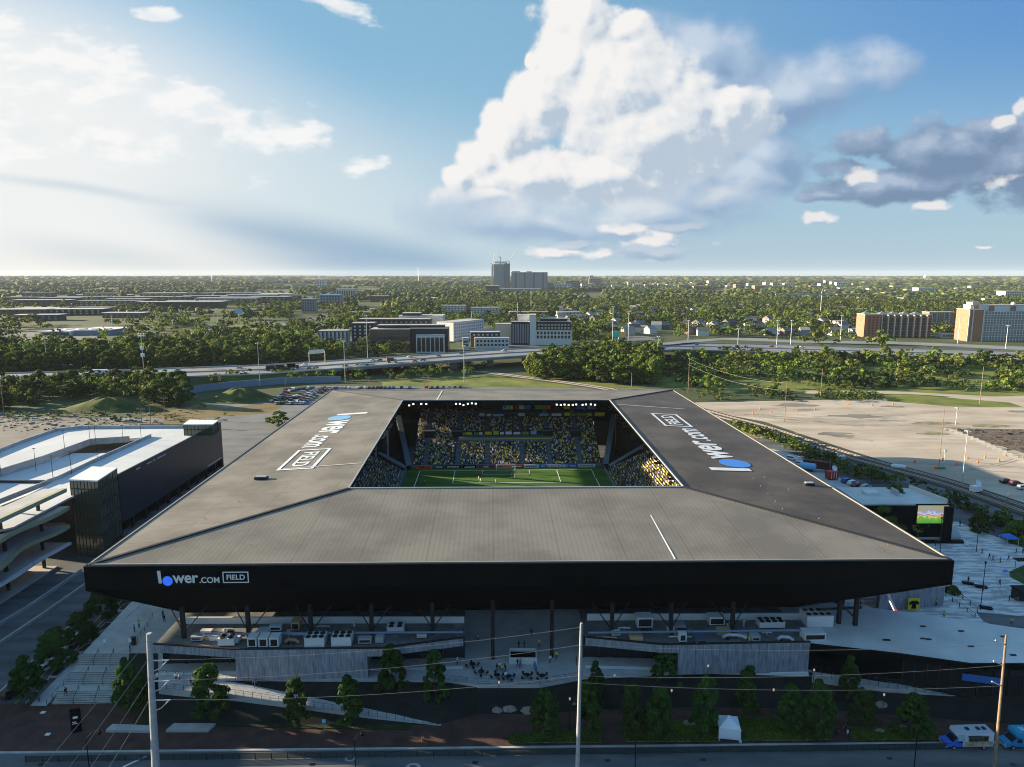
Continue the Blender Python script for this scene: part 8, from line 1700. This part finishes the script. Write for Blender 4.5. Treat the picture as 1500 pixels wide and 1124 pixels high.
for (a, w) in (([(155, 1073), (221, 1074), (222, 1066), (165, 1064)], 'left'), ([(243, 1073), (305, 1073), (316, 1063), (255, 1063)], 'right')):
    q = [P(x, y, .14) for x, y in a]; mb = MB(); mb.prism([(p.x, p.y) for p in q], .14, .6); tag(mb.build('concrete_bench', M_conc), 'long pale wedge-shaped concrete bench at the lawn edge, the %s one' % w, 'bench', 'wedge benches at the lawn edge')
k = 0
bo = None
for (x, y, s) in ((728, 1042, 1.0), (746, 1041, 1.2), (774, 1043, 1.2), (810, 1031, 1.3), (840, 1034, 1.0), (1010, 1062, 1.0), (1052, 1022, 1.4), (1096, 1026, 1.1), (1005, 1016, 1.1), (1128, 1012, 1.2), (1108, 1020, 1.0), (1290, 1036, 1.3), (1282, 1032, 1.1), (1322, 1067, .7), (1288, 1073, .8)):
    k += 1; rr_ = random.Random(k); mb = MB(); n = 9
    for j in range(4):
        z = (0, .3, .62, .8)[j] * s; r_ = (1.0, 1.05, .75, .2)[j] * s
        mb.v += [(math.cos(6.283 * i / n) * r_ * rr_.uniform(.8, 1.15) * 1.25, math.sin(6.283 * i / n) * r_ * rr_.uniform(.8, 1.1) * .8, z + rr_.uniform(-.06, .06)) for i in range(n)]
    for j in range(3):
        for i in range(n): a, b = j * n + i, j * n + (i + 1) % n; mb.f.append((a, b, b + n, a + n)); mb.m.append(0)
    mb.f.append(tuple(range(3 * n, 4 * n))); mb.m.append(0); o = mb.build('boulder', mat('boulder_stone', (.20, .17, .14), .9, (.34, .30, .26), 2, bump=.5)); o.location = P(x, y, .13); tag(o, 'pale landscaping boulder on the brick pavement, %s placed left to right' % ordn(k), 'boulder', 'boulders on the pavement')
for i, (x, yt, yb) in enumerate(((731, 998, 1042), (834, 1022, 1072), (899, 988, 1037), (982, 1010, 1058), (1035, 974, 1024), (1130, 1009, 1061), (1189, 980, 1030), (1290, 1016, 1072))):
    a = P(x, yb, .14); h = PY(x, yt, a.y).z - .14; o = thing('street_lamp', 'lit globe street lamp on the pavement, %s from the left' % ordn(i + 1), 'street lamp', tuple(a), 0, 'lit lamps on the pavement'); m = MB(); m.tube([(0, 0, 0), (0, 0, .5), (0, 0, h - .45)], [.14, .08, .06], 8); m.build('pole', M_dark, o)
    m = MB(); m.tube([(0, 0, h - .45), (0, 0, h - .35), (0, 0, h - .05), (0, 0, h)], [.09, .16, .16, .05], 8); m.build('lamp', mat('lamp_warm', (1, .72, .5), .5, emit=.1), o)
for i, (x, yt, yb, arm) in enumerate(((131, 1070, 1128, 2.2), (521, 1072, 1130, 1.2), (930, 1086, 1132, 0), (1338, 1070, 1134, 0))):
    a = P(x, yb, 0); h = PY(x, yt, a.y).z; o = thing('street_light', 'thin black street light by the kerb, %s from the left' % ordn(i + 1), 'street light', tuple(a), 0, 'black street lights by the kerb'); m = MB(); m.tube([(0, 0, 0), (0, 0, h * .8 if arm else h)] + ([(arm * .5, 0, h * .95), (arm, 0, h)] if arm else []), .075, 7); m.build('pole', M_black, o)
    if arm: m = MB(); m.tube([(arm, 0, h), (arm, 0, h - .25), (arm, 0, h - .6)], [.06, .26, .3], 10); m.build('lamp_head', M_black, o)
# guard railing with mesh panels along the kerb
mg = bpy.data.materials.new('railing_mesh'); mg.use_nodes = True; nt = mg.node_tree; b_ = nt.nodes['Principled BSDF']; b_.inputs['Base Color'].default_value = (.02, .05, .05, 1); b_.inputs['Roughness'].default_value = .3; b_.inputs['Alpha'].default_value = .5
ra, rb = P(38, 1117, .03), P(1400, 1098, .03); ra = Vector((ra.x, ra.y, .03)); u = (rb - ra).normalized()
o = thing('guard_railing', 'long railing with dark mesh panels between the street and the brick pavement', 'railing', tuple(ra), math.atan2(u.y, u.x)); Ln = (rb - ra).length; m = MB(); m.tube([(0, 0, 1.1), (Ln, 0, 1.1)], .05, 6); m.tube([(0, 0, .12), (Ln, 0, .12)], .03, 5); m.build('rail', M_dark, o); m = MB(); m.box(0, Ln, -.015, .015, .14, 1.05); m.build('mesh_panels', mg, o)
pm_ = MB(); pm_.box(-.05, .05, -.05, .05, 0, 1.15); p0 = pm_.build('post', M_dark, o); p0.location = (0, 0, 0)
for i in range(1, int(Ln / 2.6)): c = p0.copy(); COL.objects.link(c); c.location = (i * 2.6, 0, 0)
# white pop-up tent
o = thing('white_tent', 'white pop-up tent with peaked top standing on the planting beds', 'tent', tuple(P(1066, 1076, .16)), -.15); hw_ = 1.75; m = MB(); zt_ = 2.3
c4 = [(-hw_, -hw_), (hw_, -hw_), (hw_, hw_), (-hw_, hw_)]
for a in range(4): p, q_ = c4[a], c4[(a + 1) % 4]; m.quad([(p[0], p[1], zt_), (q_[0], q_[1], zt_), (q_[0] * .35, q_[1] * .35, zt_ + .75), (p[0] * .35, p[1] * .35, zt_ + .75)]); m.quad([(p[0] * .35, p[1] * .35, zt_ + .75), (q_[0] * .35, q_[1] * .35, zt_ + .75), (0, 0, zt_ + 1.3)]); m.quad([(p[0] * 1.01, p[1] * 1.01, zt_ - .3), (q_[0] * 1.01, q_[1] * 1.01, zt_ - .3), (q_[0], q_[1], zt_), (p[0], p[1], zt_)])
m.build('canopy', mat('tent_fabric', (.75, .78, .84), .8), o); m = MB(); m.box(-hw_, hw_, -hw_, -hw_ + .03, .35, zt_ - .2); m.build('side_cloth', mat('tent_fabric', (1, 1, 1)), o)
for x, y in c4: m = MB(); m.tube([(x, y, 0), (x, y, zt_)], .05, 5); m.build('leg', M_white, o); m = MB(); m.box(x - .22, x + .22, y - .22, y + .22, 0, .35); m.build('weight', M_offw, o)
# food vans
def van(px, py, label, cols, rz, word=None):
    o = thing('food_van', label, 'van', tuple(P(px, py, .03)), rz, 'food vans at the kerb'); L_ = 7.6; w = 1.12
    m = MB(); prof = [(-L_ / 2, .55), (L_ / 2 - 2.6, .55), (L_ / 2 - 2.6, 1.95), (L_ / 2 - 1.55, 2.35), (L_ / 2 - 1.75, 2.95), (-L_ / 2, 3.0)]
    for s in (-1, 1): pts = [(x, s * w, z) for x, z in prof]; m.quad(pts if s < 0 else pts[::-1], 0)
    k = len(prof)
    for i in range(k): a, b = prof[i], prof[(i + 1) % k]; m.quad([(a[0], w, a[1]), (b[0], w, b[1]), (b[0], -w, b[1]), (a[0], -w, a[1])], 1 if i == 4 else 0)
    m.build('body', [cols[0], cols[1]], o)
    m = MB(); hp = [(L_ / 2 - 2.6, .5), (L_ / 2, .5), (L_ / 2 + .05, 1.0), (L_ / 2 - .95, 1.25), (L_ / 2 - 1.7, 1.98), (L_ / 2 - 2.6, 1.98)]
    for s in (-1, 1): pts = [(x, s * (w - .12), z) for x, z in hp]; m.quad(pts if s < 0 else pts[::-1])
    for i in range(6): a, b = hp[i], hp[(i + 1) % 6]; m.quad([(a[0], w - .12, a[1]), (b[0], w - .12, b[1]), (b[0], -w + .12, b[1]), (a[0], -w + .12, a[1])])
    m.build('cab', cols[2], o); m = MB(); x0, x1 = L_ / 2 - .97, L_ / 2 - 1.66
    m.quad([(x0 + .03, -w + .2, 1.28), (x0 + .03, w - .2, 1.28), (x1 + .03, w - .25, 1.95), (x1 + .03, -w + .25, 1.95)]); m.build('windscreen', M_glass, o)
    for s in (-1, 1): m = MB(); y = s * (w - .1); m.box(L_ / 2 - 2.45, L_ / 2 - 1.75, min(y, y + s * .02), max(y, y + s * .02), 1.25, 1.85); m.build('window', M_glass, o)
    for x in (-L_ / 2 + 1.5, L_ / 2 - 1.1):
        for s in (-1, 1): m = MB(); m.tube([(x, s * (w - .25), .38), (x, s * (w + .02), .38)], .38, 12); wo = m.build('wheel', M_dark, o); m = MB(); m.tube([(x, s * (w + .02), .38), (x, s * (w + .04), .38)], .18, 10); m.build('rim', M_steel, wo)
    m = MB(); m.box(L_ / 2, L_ / 2 + .15, -w + .1, w - .1, .4, .65); m.build('bumper', M_steel, o)
    for s in (-1, 1): m = MB(); m.box(L_ / 2 + .02, L_ / 2 + .06, s * .75 - .15, s * .75 + .15, .75, .92); m.build('headlight', M_white, o)
    return o, L_, w
v1, L_, w = van(1414, 1092, 'white and blue food van with a brown serving window and patterned side', [mat('van_white', (.6, .66, .68), .4), mat('van_roof', (.42, .45, .52), .5), mat('van_blue', (.03, .14, .62), .35)], math.pi + .03)
m = MB(); m.box(-3.7, 1.1, w + .005, w + .03, .6, 1.5); m.build('side_graphic', mat('van_camo', (.30, .25, .12), .6, (.55, .45, .42), 1.6), v1); m = MB(); m.box(-2.9, .4, w + .01, w + .06, 1.5, 2.5); so_ = m.build('serving_window', mat('van_brown', (.16, .12, .05), .6), v1)
for i in range(4): m = MB(); x = -2.75 + i * .8; m.box(x, x + .62, w + .065, w + .08, 1.65, 2.3); m.build('pane', M_glass, so_)
m = MB(); m.box(-1.6, .6, w - .1, w + .9, 2.52, 2.56); m.build('awning', M_dark, v1); m = MB(); m.box(1.0, 2.2, w + .005, w + .025, 1.6, 2.8); m.build('side_graphic', mat('van_cyan', (.05, .45, .65), .5, (.6, .5, .5), 2.0), v1)
for x in (-.2, -2.0, -3.0): m = MB(); m.box(x, x + .5, -.3, .3, 3.0, 3.18); m.build('roof_vent', M_dark, v1)
v2, L_, w = van(1500, 1092, 'all turquoise-blue food van cut by the right edge of the photo', [mat('van_turq', (.02, .30, .52), .4), mat('van_turq', (1, 1, 1)), mat('van_turq_dark', (.02, .22, .48), .35)], math.pi + .03)
me = text_mesh('INS', 1.5, .02, .01); place_mesh(me, 'lettering', M_white, frame((1.2, .5, 3.02), (-1, 0, 0), (0, -1, 0)), v2)
m = MB(); m.box(-1.5, .6, w + .005, w + .03, 1.3, 2.2); m.build('window', mat('van_navy', (.02, .06, .25), .4), v2)
# steel transmission poles, wooden pole, wires
def pole(px_t, py_t, px_b, py_b, r0, r1, m, name, label, Yv):
    a = PY(px_b, py_b, Yv); b = PY(px_t, py_t, Yv); d = (a - b); a2 = b + d * (b.z / (b.z - a.z)) if abs(a.z) > .05 else a
    a2.z = 0; o = thing(name, label, 'pole', tuple(a2)); mb = MB(); mb.tube([(0, 0, 0), tuple(b - a2)], [r0, r1], 14); mb.build('shaft', m, o, smooth=False); return o, a2, b
M_gal = mat('galvanised_pale', (.34, .36, .38), .5, (.44, .46, .48), 1.2, metal=.15)
o1_, A1, T1_ = pole(218, 928, 228, 1120, .62, .37, M_gal, 'steel_pole', 'thick grey steel power pole at the left, leaning slightly', 93)
o2_, A2, T2_ = pole(851.5, 913, 846, 1122, .36, .2, M_gal, 'steel_pole', 'slim pale steel power pole right of centre', 95)
o3_, A3, T3_ = pole(1474, 930, 1457, 1120, .26, .15, M_wood, 'wooden_pole', 'brown wooden power pole in front of the vans', 96)
def onp(A, T, py):     # point of a pole at a photograph row
    lo, hi = 0., 1.
    for _ in range(30):
        mid = (lo + hi) / 2
        if project(lerp(A, T, mid))[1] > py: lo = mid
        else: hi = mid
    return lerp(A, T, lo)
def wire(pts, label, sag=.6, r=.03, grp=None):
    o = pts[0]; mb = MB(); L2 = []
    for i in range(17): t = i / 16.; p = lerp(pts[0], pts[1], t); L2.append((p.x, p.y, p.z - sag * 4 * t * (1 - t)))
    mb.tube(L2, r, 5); w_ = mb.build('power_line', M_wire); tag(w_, label, 'power line', grp); return w_
M_wire = mat('wire_metal', (.30, .27, .23), .5)
for i, (y1, y2, y3) in enumerate(((967, 919, None), (997, 945, 943), (1025, 990, 975), (None, 1000, 1005))):
    if y1: wire((onp(A1, T1_, y1), onp(A2, T2_, y2)), 'power line from the left steel pole to the slim one, %s from the top' % ordn(i + 1), 1.2, grp='power lines between the poles')
    if y3: wire((onp(A2, T2_, y2), onp(A3, T3_, y3)), 'power line from the slim pole to the wooden pole, %s from the top' % ordn(i), 1.0, grp='power lines between the poles')
for i, (ys, xe) in enumerate(((936, 58), (962, 98), (990, 130), (1018, 157))):
    s = onp(A1, T1_, ys); e = PY(xe, 1124, s.y - 16); e = s + (e - s) * 1.9; wire((s, e), 'power line from the left steel pole to lower left, %s from top' % ordn(i + 1), .4, .035, 'power lines to the lower left')
for i, y in enumerate((967, 997, 1025)):
    s = onp(A1, T1_, y); o = thing('insulator', 'white curved insulator jumper on the left steel pole, %s from the top' % ordn(i + 1), 'insulator', tuple(s), 0, 'insulators on the left steel pole'); mb = MB(); mb.tube([(.3, 0, -1.8), (1.2, 0, -1.4), (2.0, 0, -.6), (2.6, 0, .0)], .07, 6); mb.build('jumper', M_offw, o); mb = MB(); mb.tube([(.3, 0, -.1), (2.7, 0, -.05)], .1, 8); mb.build('insulator_string', M_offw, o)
for i, y in enumerate((945, 975, 1005)):
    s = onp(A3, T3_, y); o = thing('insulator', 'pale insulator bracket on the wooden pole, %s from the top' % ordn(i + 1), 'insulator', tuple(s), 0, 'insulators on the wooden pole'); mb = MB(); mb.tube([(0, 0, 0), (-1.3, 0, .6)], .07, 6); mb.build('bracket', M_offw, o); mb = MB(); mb.tube([(-1.3, 0, .6), (-1.6, 0, .75)], .12, 6); mb.build('cap', M_conc, o)
# more power lines in the middle distance on the right
def midwire(a, b, label): wire((a, b), label, 3.0, .05, 'power lines beyond the stadium')
pA, pB, pC = PY(1149, 561, P(1149, 618).y), PY(1008, 525, P(1008, 576).y), PY(1435, 540, P(1435, 592).y)
midwire(pB, pA, 'power line between two wooden poles right of the stadium, upper'); midwire(pB - Vector((0, 0, 4)), pA - Vector((0, 0, 4)), 'power line between two wooden poles right of the stadium, lower')
# small things on the pavement
for (x, y, kind, lab) in ((70, 1076, 'board', 'small white board lying on the brick plaza'), (63, 1044, 'board', 'tiny white board near the foot of the sloping walk'), (475, 1070, 'post', 'small blue-white sign on a post by the kerb'), (619, 1085, 'post2', 'orange and white hydrant on the brick pavement'), (866, 1066, 'post', 'small white sign in the left planting bed')):
    p = P(x, y, .3 if x == 866 else .14); o = thing({'board': 'board', 'post': 'small_sign', 'post2': 'hydrant'}[kind], lab, {'board': 'board', 'post': 'sign', 'post2': 'hydrant'}[kind], tuple(p))
    if kind == 'board': m = MB(); m.box(-.4, .4, -.3, .3, 0, .06); m.build('panel', M_white, o); m = MB(); m.box(-.35, .35, .25, .3, .06, .1); m.build('edge', M_steel, o)
    elif kind == 'post': m = MB(); m.tube([(0, 0, 0), (0, 0, 1.9)], .04, 6); m.build('post', M_steel, o); m = MB(); m.box(-.3, .3, -.06, -.03, 1.4, 2.1); m.build('panel', M_ltblue if x == 475 else M_white, o)
    else: m = MB(); m.tube([(0, 0, 0), (0, 0, .6), (0, 0, .8), (0, 0, .9)], [.16, .16, .12, .03], 10); m.build('barrel', M_orange, o); m = MB(); m.tube([(-.25, 0, .5), (.25, 0, .5)], .08, 8); m.build('outlet', M_white, o)
people([(1245, 1078, 'black', 'walk', 'in the group by the right planting bed, left'), (1238, 1074, 'navy', 'stand', 'in the group by the right planting bed, middle'), (1226, 1077, 'black', 'stand', 'in the group by the right planting bed, rightmost but one'), (1241, 1082, 'white', 'walk', 'in the group by the right planting bed, nearest the kerb')], .14, None, 'people by the right planting bed')
mb = MB(); p, q, r_ = P(-70, 1096, .14), P(0, 1100, .14), P(18, 1098, .14);
